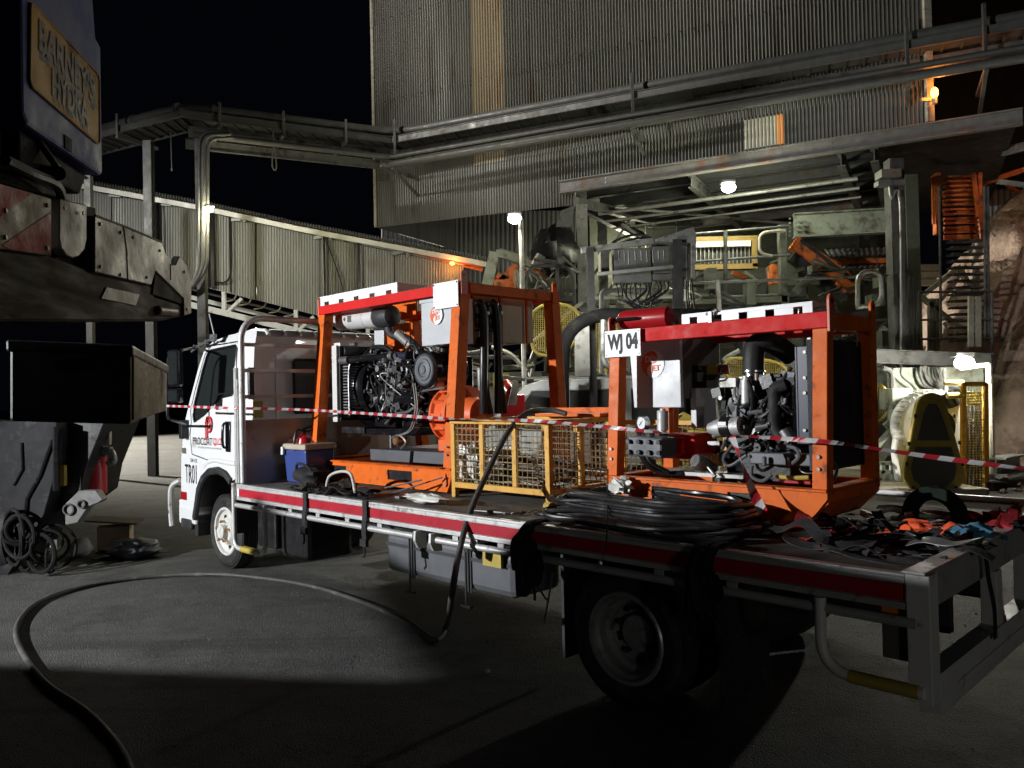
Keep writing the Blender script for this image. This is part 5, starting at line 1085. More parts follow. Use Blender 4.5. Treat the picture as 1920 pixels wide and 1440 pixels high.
def on_plate(txt, u0, u1, v0, v1, off, m, name):
    g = MB(); text_mb(g, txt, (0,0,0), (1,0,0), (0,1,0), 1.0, 1, .035, 0)
    xs = [p.x for p in g.v]; ys = [p.y for p in g.v]; o = []
    for p in g.v:
        e = edge(c4, u0+(u1-u0)*(p.x-min(xs))/(max(xs)-min(xs)), v0+(v1-v0)*(p.y-min(ys))/(max(ys)-min(ys))); o.append(cw(e.x, e.y, off))
    g.v = o; MC.part(name, g, m, pl_)
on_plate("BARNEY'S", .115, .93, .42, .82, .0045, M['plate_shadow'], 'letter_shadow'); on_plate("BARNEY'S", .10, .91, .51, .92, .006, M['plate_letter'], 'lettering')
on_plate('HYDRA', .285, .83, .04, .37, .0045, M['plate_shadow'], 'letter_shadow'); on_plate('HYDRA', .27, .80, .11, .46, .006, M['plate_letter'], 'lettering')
a_, b_ = flank(120,252), flank(133,282); g = MB(); g.prism([cw(a_[0],a_[1],.001),cw(b_[0],a_[1],.001),cw(b_[0],b_[1]-.006,.001),cw(a_[0],b_[1]-.006,.001)], nn*.002); MC.part('slot', g, M['black_matte'], cwt)
def fl(outline, off, dep, name, m, parent=None, bevel=.004):
    """plate cut to an outline lying in the flank plane, off metres proud, dep thick"""
    g = MB(); g.prism([cw(*flank(px, py, off), off) for px, py in outline], -nn*dep); return MC.part(name, g, m, parent, bevel=bevel)
g = MB(); a_ = flank(60,300); b_ = flank(150,335); g.prism([cw(a_[0],zb-.01,-.03),cw(LN-.05,zb-.01,-.03),cw(LN-.1,zb-.08,-.03),cw(a_[0],zb-.10,-.03)], -nn*.5); MC.part('turntable', g, M['black_matte'], bevel=.008)
fl([(-40,230),(60,262),(120,300),(170,335),(120,345),(122,372),(60,360),(-40,330)], -.06, .3, 'pivot_casting', M['black_matte'])
g = MB(); P_ = lambda x, y, o: cw(*flank(x, y, o), o); g.tube([P_(10,300,-.02), P_(60,325,-.01), P_(105,345,-.02), P_(118,378,-.04)], .014, 8, smooth=4); g.tube([P_(70,262,-.03), P_(110,318,-.0), P_(112,325,-.02)], .01, 7, smooth=4); g.cyl(P_(100,330,-.1), P_(108,325,0), .02); MC.part('hydraulic_line', g, M['dark_steel'], smooth=30)
brd = fl([(-60,326),(97,372),(97,480),(-60,458)], 0, .12, 'striped_board', M['scraped_cream'])
fl([(-60,328),(60,363),(-60,452)], .0015, .001, 'red_stripe', M['scraped_red'], brd, 0)
fl([(96,398),(96,477),(20,468),(4,460)], .0015, .001, 'red_stripe', M['scraped_red'], brd, 0)
fl([(112,372),(163,384),(163,450),(159,468),(148,481),(136,484),(124,478),(115,464),(112,446)], -.005, .03, 'lug_plate', M['scraped_steel'])
fl([(96,372),(180,390),(180,522),(96,505)], -.04, .1, 'dark_gap', M['black_matte'])
ep = fl([(178,404),(235,425),(303,454),(312,478),(320,482),(322,497),(330,496),(337,480),(352,498),(359,520),(359,588),(346,592),(345,560),(292,508),(284,535),(178,510)], 0, .03, 'end_plate', M['scraped_steel'])
g = MB(); g.tube([P_(232,425,.001), P_(238,470,.001), P_(240,525,.001)], .002, 5); g.tube([P_(320,495,.001), P_(320,525,.001)], .002, 5); g.tube([P_(178,404,.0), P_(235,425,.0), P_(303,454,.0)], .004, 6); MC.part('weld_seam', g, M['scraped_steel'], ep, smooth=1)
fl([(292,508),(345,534),(345,572),(286,552)], -.006, .12, 'tube_socket', M['black_matte'])
fl([(-60,458),(97,480),(178,510),(284,535),(290,556),(345,573),(347,592),(300,603),(-60,606)], -.012, .32, 'slide_beam', M['belly_steel'], bevel=.01)
g = MB()
for (x_, y_) in ((188,420),(188,500),(226,436),(226,515),(250,445),(300,470),(275,520),(345,510),(350,580),(10,395),(10,445),(88,385),(88,465),(120,390),(155,400)):
    q = P_(x_, y_, .0005); g.cyl(q, q+nn*.004, .006, n=6)
MC.part('bolt', g, M['dark_steel'], ep, split=True)
fl([(200,538),(262,552),(255,573),(190,560)], -.008, .003, 'wear_pad', M['scraped_steel'])
g = MB(); q = P_(296,582,-.005); g.cyl(q, P_(328,585,-.005), .016, n=16); g.sph(q, .018); MC.part('pin', g, M['scraped_steel'], smooth=30)
# tool box hung under the beam
Y1, Y2 = 2.2, 2.9
bl, br, tr, tl = wY(18,790,Y1), wY(245,796,Y1), wY(245,655,Y1), wY(18,645,Y1); fb_, ft = wY(310,770,Y2), wY(310,690,Y2); lb, lt_ = V3(fb_.x-.35,Y2,fb_.z), V3(fb_.x-.35,Y2,ft.z)
tb = [bl,br,fb_,lb,tl,tr,ft,lt_]
g = MB(); g.add(tb, [(0,3,2,1),(0,1,5,4),(2,3,7,6),(3,0,4,7),(4,5,6,7),(1,2,6,5)]); bx = MC.part('tool_box', g, M['toolbox_green'], bevel=.008)
e1 = V3(.003,0,0); ins = lambda p, q, r, t: p+(q-p)*t
g = MB(); N_ = (fb_-br).cross(tr-br).normalized(); q4 = [br+(fb_-br)*.03, br+(fb_-br)*.97, tr+(ft-tr)*.97, tr+(ft-tr)*.03]; q4[0] = q4[0]+V3(0,0,.012); g.prism([p+N_*.001 for p in q4], N_*.004); MC.part('end_panel', g, M['tread_plate'], bx, bevel=.002)
g = MB(); t4 = [tl+V3(-.006,-.008,0), tr+V3(.01,-.008,0), ft+V3(.01,.006,0), lt_+V3(-.006,.006,0)]; g.add([p-V3(0,0,.02) for p in t4]+[p+V3(0,0,.012) for p in t4], [(0,3,2,1),(4,5,6,7),(0,1,5,4),(1,2,6,5),(2,3,7,6),(3,0,4,7)]); MC.part('lid', g, M['toolbox_green'], bx, bevel=.007)
a_, b_ = wY(107,675,Y1-.004), wY(162,693,Y1-.004); g = MB(); g.box((a_.x,Y1-.008,b_.z),(b_.x,Y1-.001,a_.z)); g.box((a_.x+.008,Y1-.011,b_.z+.006),(b_.x-.008,Y1-.0085,a_.z-.006)); MC.part('latch', g, M['black_matte'], bx)
# unseen machine body past the left edge, shaped to shade the foreground
g = MB(); g.prism([V3(-6.6,3.9,.4),V3(-4.25,3.48,.4),V3(-4.25,1.2,.4),V3(-6.6,1.2,.4)], (0,0,1.2)); g.add([V3(-4.24,1.0,.4),V3(-3.2,1.0,.4),V3(-3.2,3.72,.4),V3(-4.24,3.72,.4),V3(-4.24,1.0,2.15),V3(-3.2,1.0,2.15),V3(-3.2,3.72,1.80),V3(-4.24,3.72,1.80)], [(0,3,2,1),(4,5,6,7),(0,1,5,4),(1,2,6,5),(2,3,7,6),(3,0,4,7)]); g.box((-3.19,1.0,1.3),(-1.9,1.8,2.2)); MC.part('shade_body', g, M['dark_steel'], bevel=.03)
g = MB(); g.prism([V3(-5.05,5.05,1.44),V3(-5.05,3.3,1.62),V3(-5.05,3.3,1.76),V3(-5.05,5.05,1.76)], (.08,0,0)); MC.part('shade_bar', g, M['dark_steel'])  # unseen bar added to cast the shadow wedge on the ground
for y_ in (1.5, 2.6):
    g = MB(); g.lathe((-3.6,y_,.5),(1,0,0),[(.2,0),(.45,0),(.5,.05),(.5,.25),(.45,.3),(.2,.3)],32); MC.part('wheel', g, M['rubber'], smooth=30)
# ================= second parked vehicle behind it
PV = Thing('parked_carrier', 'grimy pale vehicle body with red cylinder and towing hook behind the machine at the left', 'vehicle', (-5.2, 8.6, 0), 'w')
def pvx(outline, Y, dep, name, m, bevel=.008, parent=None):
    g = MB(); g.prism([wY(px, py, Y) for px, py in outline], (0, dep, 0)); return PV.part(name, g, m, parent, bevel=bevel)
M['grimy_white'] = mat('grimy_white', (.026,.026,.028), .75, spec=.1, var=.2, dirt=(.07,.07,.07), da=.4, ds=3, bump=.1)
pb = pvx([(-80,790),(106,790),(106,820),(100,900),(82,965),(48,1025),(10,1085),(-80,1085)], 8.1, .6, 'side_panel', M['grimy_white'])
g = MB(); g.tube([wY(98,825,8.09), wY(75,890,8.09), wY(50,935,8.09), wY(46,990,8.09)], .02, 6); g.tube([wY(40,830,8.09), wY(42,880,8.09), wY(25,910,8.09)], .012, 6); g.tube([wY(105,800,8.09), wY(105,920,8.09)], .03, 6); PV.part('cable', g, M['black'], pb, smooth=1)
pvx([(106,790),(196,790),(160,880),(150,930),(110,960)], 8.3, .8, 'dark_body', M['black'])
q0, q1 = wY(176,925,8.6), wY(176,790,8.6); g = MB(); g.cyl(q0, q1+V3(0,0,.2), .13, n=28); rc = PV.part('red_cylinder', g, M['red_ext'], smooth=30)
g = MB(); g.cyl(wY(176,856,8.6), wY(176,842,8.6), .135, n=28); PV.part('clamp_band', g, M['black'], rc, smooth=30)
g = MB(); g.tube([wY(195,842,8.55), wY(208,846,8.55), wY(214,862,8.55), wY(208,870,8.55), wY(203,864,8.55)], .035, 10, smooth=4); g.cbox(wY(200,845,8.55), .1,.08,.08); PV.part('towing_hook', g, M['steel'], smooth=1)
pvx([(193,805),(206,805),(205,835),(193,834)], 8.5, .05, 'latch_plate', M['cream'])
g = MB(); g.box(wY(112,873,8.2), wY(126,910,8.25)); PV.part('warning_plate', g, M['yellow'])
pvx([(122,945),(148,920),(180,920),(192,937),(185,942),(165,950),(145,980),(122,985)], 8.2, .12, 'bracket_arm', M['scraped_steel'])
g = MB(); g.ring(wY(129,955,8.19), (0,1,0), .06, .045, .03, 20); g.ring(wY(153,945,8.19), (0,1,0), .045, .03, .03, 20); PV.part('ring', g, M['dark_steel'], smooth=30)
R = random.Random(61); g = MB()
for k in range(16):
    c_ = wY(R.choice((38,90)) + R.uniform(-14,14), R.uniform(985,1050), 8.0+R.uniform(-.1,.15)); r_ = R.uniform(.12,.26); a_ = R.uniform(0,3); tl_ = R.uniform(.4,1.3)
    g.tube([c_+V3(r_*math.cos(t)*math.cos(a_), r_*math.cos(t)*math.sin(a_)*.6, max(-c_.z+.03, r_*math.sin(t)*tl_)) for t in [2*math.pi*i/16 for i in range(16)]], R.uniform(.012,.024), 7, closed=True, smooth=2)
PV.part('hose_bundle', g, M['black_matte'], smooth=1)
g = MB(); g.lathe(wY(30,1000,8.4),(1,0,0),[(.2,-.1),(.4,-.1),(.42,0),(.4,.1),(.2,.1)],28); PV.part('wheel', g, M['rubber'], smooth=30)
# boxes and bags on the ground beside it
def gxy(px, py): q = wz(px, py); return q
q = gxy(205,1040); g = MB(); g.cbox(q+V3(-.05,.25,.17), .34,.3,.26, Matrix.Rotation(.3,3,'Z')); bx2 = solo('cardboard_box', 'open cardboard box on the asphalt left of the truck', 'box', g, M['cardboard'], frame='w', bevel=.004)
g = MB(); g.cbox(q+V3(-.03,.2,.36), .55,.35,.02, Matrix.Rotation(.12,3,'Y') @ Matrix.Rotation(.2,3,'Z')); solo('flat_board', 'thin dark board lying on the open cardboard box', 'board', g, M['timber_dark'], frame='w', bevel=.003)
g = blob(gxy(237,1050)+V3(0,.15,.09), .30,.2,.11, 15, .22, fr=5); solo('plastic_sack', 'flattened grey plastic sack beside the cardboard box', 'sack', g, M['tank_grey'], frame='w', smooth=1)
g = blob(gxy(143,1048)+V3(0,.1,.10), .13,.1,.11, 17, .15, fr=4); solo('plastic_bag', 'round clear plastic bag on the asphalt in front of the cardboard box', 'plastic bag', g, M['plastic_clear'], frame='w', smooth=1)
g = MB(); g.cbox(wY(97,1022,8.2), .08,.05,.10); solo('paper_scrap', 'small white paper scrap under the parked carrier', 'paper', g, M['sign_white'], frame='w')
# ================= plant building
FL, FR = Vector((-3.71, 22.3, 0)), Vector((8.40, 16.0, 0)); FD = (FR-FL).normalized(); FN = Vector((FD.y, -FD.x, 0)); FLEN = (FR-FL).length
def fac(px, py, off=0):   # point on the facade plane moved off metres towards us
    d = ray(px, py); t = ((FL-CAM).dot(FN)+off)/d.dot(FN); p = CAM+d*t; return (p-FL).dot(FD), p.z
def fp(s, z, off=0): return FL+FD*s+FN*off+Vector((0,0,z))
def corr(g, P, U, length, z0, z1, pitch=.078, amp=.030, nrm=None, k=8):
    """corrugated sheet from point P along U; z0/z1 may be functions of distance"""
    U = Vector(U).normalized(); nrm = nrm or Vector((U.y,-U.x,0)); n = int(length/pitch*k); a = []; b = []
    f0 = z0 if callable(z0) else (lambda s: z0); f1 = z1 if callable(z1) else (lambda s: z1)
    for i in range(n+1):
        s = length*i/n; o = Vector(P)+U*s+nrm*(amp*math.sin(2*math.pi*s/pitch)); a.append(Vector((o.x,o.y,P[2]+f0(s)))); b.append(Vector((o.x,o.y,P[2]+f1(s))))
    g.sheet([a, b]); return g
def corr2(g, A, B, Cc, D, pitch, amp, k=6):
    """corrugated quad A-B (bottom) D-C (top), ribs run from bottom to top"""
    A, B, Cc, D = [Vector(v) for v in (A, B, Cc, D)]; L_ = (B-A).length; nr = (B-A).cross(D-A).normalized(); n = int(L_/pitch*k); a = []; b = []
    for i in range(n+1):
        t = i/n; o = nr*(amp*math.sin(2*math.pi*t*L_/pitch)); a.append(A.lerp(B,t)+o); b.append(D.lerp(Cc,t)+o)
    g.sheet([a, b]); return g
BD = Thing('process_building', 'tall corrugated iron process building with rusty floor beam above the plant', 'building', fp(FLEN/2, 0), 'w')
sL, zL = fac(715, 425); sM, zM = fac(1080, 384); sR_, zR = fac(1745, 230); sB, zB = fac(1055, 338)
sE = fac(1740, 100)[0]
zlow = lambda s: zL+(zM-zL)*(s/(sM))
su0, su1 = fac(885, 100)[0], fac(945, 100)[0]
zmid = 7.9
g = MB()
for k_, (za_, zb2) in enumerate(((zmid-.15,10.05),(9.9,12.35),(12.2,14.6),(14.45,17))): corr(g, fp(0,0,.012+.012*k_), FD, su0, za_, zb2); corr(g, fp(su1,0,.012+.012*k_), FD, sE-su1, za_, zb2); BD.part('upper_cladding', g, M['corr_wall'])
g = MB(); corr(g, fp(su0,0,.012), FD, su1-su0, zmid-.15, 17); BD.part('rusty_cladding', g, M['corr_rust'], label='rust stained sheets')
zbm = fac(1300, 300)[1]
g = MB(); corr(g, fp(0,0), FD, sM, zlow, zmid); corr(g, fp(sM,0), FD, sE-sM, lambda s: max(zM, zB)-.02, zmid); BD.part('lower_cladding', g, M['corr_shaded'])
for z_ in (9.98, 12.28, 14.5):
    g = MB(); n_ = int(sE/.31)
    for k in range(n_): g.cbox(fp(.1+k*.31, z_, .075), .022, .022, .022)
    BD.part('screw_row', g, M['grime_dark'], kind='stuff')
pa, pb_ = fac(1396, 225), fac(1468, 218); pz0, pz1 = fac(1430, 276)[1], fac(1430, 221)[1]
M['glow_sheet'] = mat('glow_sheet', (.6,.58,.45), .5, var=.1); b_ = M['glow_sheet'].node_tree.nodes['Principled BSDF']; b_.inputs['Emission Color'].default_value = (.8,.78,.58,1); b_.inputs['Emission Strength'].default_value = .22  # pale sheet with glow put in, for places that look lit
M['glow_orange'] = mat('glow_orange', (.6,.3,.1), .5, var=.1); b_ = M['glow_orange'].node_tree.nodes['Principled BSDF']; b_.inputs['Emission Color'].default_value = (.9,.36,.10,1); b_.inputs['Emission Strength'].default_value = .5  # orange glow put in for the lit edge of the patch
g = MB(); corr(g, fp(pa[0],0,.02), FD, (pb_[0]-pa[0])*.84, pz0, pz1); BD.part('glow_patch', g, M['glow_sheet'])  # lit patch of wall, its light put in as glow
g = MB(); corr(g, fp(pa[0]+(pb_[0]-pa[0])*.84,0,.02), FD, (pb_[0]-pa[0])*.16, pz0, pz1); BD.part('glow_patch', g, M['glow_orange'])
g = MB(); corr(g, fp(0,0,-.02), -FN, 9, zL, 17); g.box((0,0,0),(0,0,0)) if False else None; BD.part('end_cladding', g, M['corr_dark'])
g = MB(); g.bar(fp(0,zL,.03), fp(0,17,.03), .07, .07); g.bar(fp(sE,zB,.04), fp(sE,17,.04), .10, .14); BD.part('corner_trim', g, M['scraped_cream'], split=True)
# rusty channel beam at the foot of the cladding
s0, z0_ = fac(1050, 350, .12); s1, z1_ = fac(1918, 229, .12)
bt = fac(1480, 280, .12)[1]
g = MB(); zt_, zb_ = fac(1300, 300, .12)[1], fac(1300, 326, .12)[1]
A0, A1 = fp(s0, (zt_+zb_)/2, .10), fp(s1, (zt_+zb_)/2, .10); g.ibeam(A0, A1, .16, zt_-zb_, .03); fb = BD.part('floor_beam', g, M['beam_rust'])
g = MB()
for s in (s0+1.2, s0+4.5, s1-3.4): g.cyl(fp(s,(zt_+zb_)/2+.05,.115), fp(s,(zt_+zb_)/2+.05,.135), .02, n=8); g.cyl(fp(s,(zt_+zb_)/2-.05,.115), fp(s,(zt_+zb_)/2-.05,.135), .02, n=8)
BD.part('bolt', g, M['steel'], fb, split=True)
# soffit: joists behind, floor plate and cross beams
g = MB(); zs = zt_
P0, P1 = fp(s0,0,0), fp(s1,0,0)
g.add([fp(s0-.2,zs+.02,0), fp(s1,zs+.02,0), fp(s1,zs+.02,-9), fp(s0-.2,zs+.02,-9)], [(0,1,2,3)]); BD.part('floor_plate', g, M['grime_dark'])
for i, d in enumerate((.9,1.8,2.7,3.7,4.7,5.8,7.0,8.2)):
    g = MB(); g.ibeam(fp(s0+.3,zs-.14-(.06 if i % 2 else 0),-d), fp(s1-2.6,zs-.14-(.06 if i % 2 else 0),-d), .14, .26, .02); BD.part('joist', g, M['beam_rust'] if i in (2,5) else M['grime_dark'])
for s in (s0+.15, s0+3.2, s0+6.4, s1-2.6):
    g = MB(); g.ibeam(fp(s,zs-.42,-.1), fp(s,zs-.42,-8.6), .16, .28, .02); BD.part('cross_beam', g, M['grime_steel'])
g = MB()
for k in range(3): g.tube([fp(s0+.5,zs-.62-.1*k,-1.2-k*.5), fp(s1-3,zs-.60-.1*k,-1.2-k*.5)], .05-.012*k, 8)
g.tube([fp(s0+1,zs-.55,-1), fp(s0+5,zs-.75,-5), fp(s1-3,zs-.6,-7)], .04, 8); BD.part('soffit_pipe', g, M['galv'], smooth=1, split=True)
# columns
def column(Tn, px, Y, py0, py1, wpx, m, name='column', ib=True):
    a_ = wY(px, py0, Y); b_ = wY(px, py1, Y); b_.x = a_.x; b_.y = a_.y; w_ = wpx*Y/FPX; g = MB()
    if ib: g.ibeam(a_, b_, w_, w_, .02, up=(0,1,0))
    else: g.bar(a_, b_, w_, w_, (0,1,0))
    return Tn.part(name, g, m)
c1 = column(BD, 1675, 16.3, 300, 905, 26, M['grime_steel'], ib=False); c2 = column(BD, 1703, 18.0, 330, 870, 24, M['green_steel']); column(BD, 1090, 19.0, 385, 870, 20, M['galv'], ib=False)
column(BD, 1128, 23.5, 385, 850, 16, M['grime_steel']); column(BD, 1480, 20.5, 420, 850, 20, M['green_steel']); column(BD, 1620, 24, 420, 850, 14, M['grime_dark'])
g = MB(); q = wY(1665,328,16.1); g.cbox(q, .40,.3,.16); q = wY(1668,345,16.1); g.cbox(q, .55,.2,.10); g.tube([wY(1668,350,16.0), wY(1672,372,16.0), wY(1688,380,16.0), wY(1690,700,16.0)], .03, 8, smooth=4); BD.part('junction_box', g, M['galv'], bevel=.01)
g = MB()
for (a0,b0,a1,b1,Y) in ((1110,520,1185,405,21),(1165,420,1215,455,20),(1100,450,1075,490,19),(1130,560,1230,420,22)): g.bar(wY(a0,b0,Y), wY(a1,b1,Y), .07, .07)
g.bar(wY(1080,378,19.2), wY(1228,415,22.5), .14, .2); BD.part('brace', g, M['grime_steel'])
# greenish girder and inner wall panels
g = MB(); g.ibeam(wY(1488,424,18.5), wY(1700,412,18.2), .25, .56, .03); BD.part('girder', g, M['pale_green'])
g = MB()
for k in range(5): g.cyl(wY(1493,410+k*8,18.3), wY(1493,410+k*8,18.25), .025, n=8); g.cyl(wY(1481,410+k*8,18.3), wY(1481,410+k*8,18.25), .025, n=8)
BD.part('bolt', g, M['steel'], split=True)
g = MB(); a_ = wY(1210,395,24); b_ = wY(1500,650,24); g.box((a_.x,24,b_.z),(b_.x,24.2,a_.z)); a_ = wY(1105,400,25.5); b_ = wY(1700,800,25.5); g.box((a_.x,25.5,b_.z),(b_.x,25.7,a_.z)); BD.part('inner_wall', g, M['green_steel'])
g = MB()
for px in (1270,1330,1395,1450): a_ = wY(px,398,23.95); b_ = wY(px,640,23.95); g.bar(a_, b_, .06,.06,(0,1,0))
for py in (420,560,600): g.bar(wY(1215,py+4,23.9), wY(1500,py-4,23.9), .08, .08)
BD.part('wall_frame', g, M['grime_steel'])
g = MB(); corr2(g, wY(1000,440,27), wY(1037,448,27), wY(1037,398,27), wY(1000,402,27), .15, .02); corr2(g, wY(1115,440,27), wY(1165,440,27), wY(1140,402,27), wY(1112,400,27), .15, .02); BD.part('glow_cladding', g, M['glow_sheet'], label='corrugated sheets with added glow deep inside the plant')  # light on these sheets is put into the material as glow
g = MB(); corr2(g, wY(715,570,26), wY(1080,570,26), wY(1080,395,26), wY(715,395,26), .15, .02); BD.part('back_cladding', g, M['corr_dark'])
# amber lamp at the corner
LT = Thing('wall_lamp', 'small amber lamp glowing on the right corner of the corrugated building', 'lamp', wY(1752,176,15.7), 'w')
g = MB(); q = wY(1752,174,15.7); g.sph(q, .07,.07,.11); LT.part('lamp_bulb', g, M['sodium'], smooth=1); g = MB(); g.cyl(q-V3(0,0,.22), q-V3(0,0,.11), .05, n=12); g.cbox(q+V3(-.12,.1,-.1), .2,.06,.06); LT.part('bracket', g, M['galv'])
lamp('POINT', 'amber_glow', q+V3(.05,-.12,0), 30, (1,.32,.05), .08)
# far panels to the right behind the lamp
OB = Thing('dark_annex', 'dark annex wall and rusty stair tower behind the building on the right', 'building', (13, 21, 0), 'w')
g = MB(); a_ = wY(1750,-20,22.5); b_ = wY(1960,330,22.5); g.box((a_.x,22.5,b_.z),(b_.x+2,22.8,a_.z)); OB.part('wall', g, M['grime_dark'])
g = MB(); corr2(g, wY(1845,430,24), wY(1960,480,24), wY(1960,330,24), wY(1845,340,24), .19, .025); OB.part('side_cladding', g, M['corr_gallery'])
g = MB(); g.bar(wY(1780,365,21), wY(1930,315,20), .08, .12); g.bar(wY(1885,345,22), wY(1940,380,22), .06,.1); OB.part('rafter', g, M['orange_steel'], split=True)
g = MB(); g.ibeam(wY(1880,285,18), wY(1960,265,17), .1,.18,.02); g.ibeam(wY(1870,340,19), wY(1960,352,18), .1,.12,.02); OB.part('purlin', g, M['galv'])
# ---- stairs
ST = Thing('stair_tower', 'rusty orange stair flight rising beside the rock pile with grey flight below', 'stairs', wY(1800,800,19), 'w')
g = MB()
for i in range(14):
    q = wY(1798, 330+i*8.4, 19+.0*i); g.box((wY(1763,0,19).x, 18.9+(13-i)*-.0+.02*i, q.z-.05),(wY(1828,0,19).x, 19.15, q.z-.01))
    if i % 2: g.box((wY(1763,0,19).x, 19.16, q.z-.10),(wY(1828,0,19).x, 19.18, q.z+.02))
ST.part('upper_tread', g, M['orange_steel'])
g = MB()
for px in (1757, 1834): g.bar(wY(px,325,18.95), wY(px+(3 if px > 1800 else -1),440,18.95), .09, .16, (0,1,0))
g.bar(wY(1825,322,18.9), wY(1840,450,18.9), .06, .1, (0,1,0)); g.bar(wY(1748,330,18.9), wY(1750,420,18.9), .04,.06,(0,1,0)); ST.part('upper_stringer', g, M['orange_steel'])
g = MB()
for i in range(16): q = wY(1800, 450+i*12.5, 18); g.box((wY(1768,0,18).x, 17.9, q.z-.04),(wY(1832,0,18).x, 18.2, q.z))
ST.part('lower_tread', g, M['grime_steel'])
g = MB()
for px in (1762, 1846, 1852): g.tube([wY(px,350 if px<1800 else 350,17.8), wY(px+2,640,17.8)], .03, 8)
for py in (548, 600, 636): g.tube([wY(1722,py,17.5), wY(1860,py-2,17.5)], .025, 8)
g.tube([wY(1722,548,17.5), wY(1724,700,17.5)], .025, 8); g.tube([wY(1860,546,17.5), wY(1860,700,17.5)], .03, 8)
ST.part('handrail', g, M['grime_steel'], smooth=1)
g = MB()
for (a0,b0,a1,b1) in ((1725,555,1830,640),(1735,550,1800,500),(1800,505,1830,560),(1830,500,1830,700),(1756,560,1756,690),(1745,560,1745,690)): g.bar(wY(a0,b0,18.6), wY(a1,b1,18.6), .12, .10)
for k in range(3): g.cbox(wY(1740,520-k*14+10,19.4), .5,.2,.14)
ST.part('timber_prop', g, M['cream'])
g = MB()
for k, px in enumerate((1693,1700,1707,1712)): g.tube([wY(px,512+k*6,17), wY(px,500+k*6,17)+V3(.03,0,.0), wY(px+6,520+k*8,17), wY(px+6,700,17)], .03, 8, smooth=3)
ST.part('rising_pipe', g, M['grime_steel'], smooth=1)
mk('pipe_grey', (.095,.095,.09), .5, .2, var=.15, dirt=(.09,.085,.07), da=.35, ds=4)
# ---- cable tray and pipe run (bridge + along the facade)
PR = Thing('pipe_bridge', 'overhead cable tray and pipes bridging from the left and along the corrugated wall', 'pipe bridge', wY(370,600,18.3), 'w')
ZT = 8.45
def zp(px, py, z=ZT): return wz(px, py, z)
A_, B_, Cc_ = zp(120,268), zp(338,212), zp(735,262)
def foff(px, py, z=ZT):
    p = zp(px, py, z); return p
D_ = zp(1930,42)
path = [A_, B_, Cc_, D_]
side = []
for i, p in enumerate(path):
    d = (path[min(i+1,3)]-path[max(i-1,0)]).normalized(); n_ = Vector((d.y,-d.x,0)); side.append(n_)
def off(k, w_): return [p+side[i]*w_+Vector((0,0,k)) for i, p in enumerate(path)]
for w_, nm in ((-.02,'tray_side'),(-.95,'tray_side')):
    q = off(0, w_)
    for i in range(3):
        g = MB(); g.ibeam(q[i], q[i+1], .06, .17, .012); PR.part(nm, g, M['pipe_grey'])
q0, q1 = off(-.06,-.05), off(-.06,-.92)
for i in range(3):
    g = MB(); n = int((q0[i+1]-q0[i]).length/.35)
    for k in range(n+1): g.bar(q0[i].lerp(q0[i+1],k/n), q1[i].lerp(q1[i+1],k/n), .05, .03)
    g.sheet([[q0[i]+V3(0,0,.03), q0[i+1]+V3(0,0,.03)],[q1[i]+V3(0,0,.03), q1[i+1]+V3(0,0,.03)]]); PR.part('tray_rungs', g, M['grime_dark'])
g = MB(); g.tube(fillet(off(.28,-.35), .8), .115, 16); pt = PR.part('large_pipe', g, M['pipe_grey'], smooth=1)
g = MB()
for i, t in ((0,.55),(0,.93),(1,.12)): a_ = off(.28,-.35); c_ = a_[i].lerp(a_[i+1],t); d = (a_[i+1]-a_[i]).normalized(); g.cyl(c_-d*.05, c_+d*.05, .135, n=18)
PR.part('pipe_collar', g, M['pipe_grey'], pt, smooth=30)
g = MB(); g.tube(fillet(off(.15,-.70), .5), .045, 10); g.tube(fillet(off(.13,-.82), .5), .03, 8); PR.part('conduit', g, M['pipe_grey'], smooth=1, split=True)
g = MB(); q = off(-.50,.12); g.tube([q[1]+(q[2]-q[1])*.06, q[2], q[3]], .075, 12); q = off(-.70,.16); g.tube([q[1]+(q[2]-q[1])*.95, q[2], q[3]], .095, 12); PR.part('lower_pipe', g, M['pipe_grey'], smooth=1)
g = MB(); q = off(-.42,-.5); g.sheet([[q[1], q[2], q[3]],[p+V3(0,0,.3) for p in (q[1],q[2],q[3])]]); q = off(-.62,-.3); g.ibeam(q[1], q[2], .1, .22, .015); PR.part('lower_beam', g, M['grime_steel'])
# brackets along the facade
for px in (742, 1187, 1700, 1845):
    c_ = zp(px, 262-(px-735)*.184); t = (c_-Cc_).length/(D_-Cc_).length; c_ = Cc_.lerp(D_, min(1,t)); d = (D_-Cc_).normalized(); n_ = Vector((d.y,-d.x,0))
    g = MB(); g.bar(c_+n_*.05+V3(0,0,-.75), c_+n_*.05+V3(0,0,.50), .06,.06,(0,1,0)); g.bar(c_+n_*.2+V3(0,0,-.80), c_-n_*1.3+V3(0,0,-.80), .08,.08); g.bar(c_+n_*.2+V3(0,0,-.78), c_-n_*1.2+V3(0,0,-1.3), .07,.05); PR.part('bracket', g, M['grime_steel'])
for (px, i) in ((228,0),(405,1),(520,1),(640,1)):
    py = 262 if i == 0 else 215+(px-338)*.125; c_ = A_.lerp(B_, .5) if i == 0 else B_.lerp(Cc_, (px-338)/397.)
    d = (path[i+1]-path[i]).normalized(); n_ = Vector((d.y,-d.x,0)); g = MB(); g.bar(c_+n_*.06+V3(0,0,-.25), c_+n_*.06+V3(0,0,.35), .05,.05,(0,1,0)); g.bar(c_+n_*.05+V3(0,0,-.2), c_-n_*1.1+V3(0,0,-.2), .07,.08); PR.part('bracket', g, M['pipe_grey'])
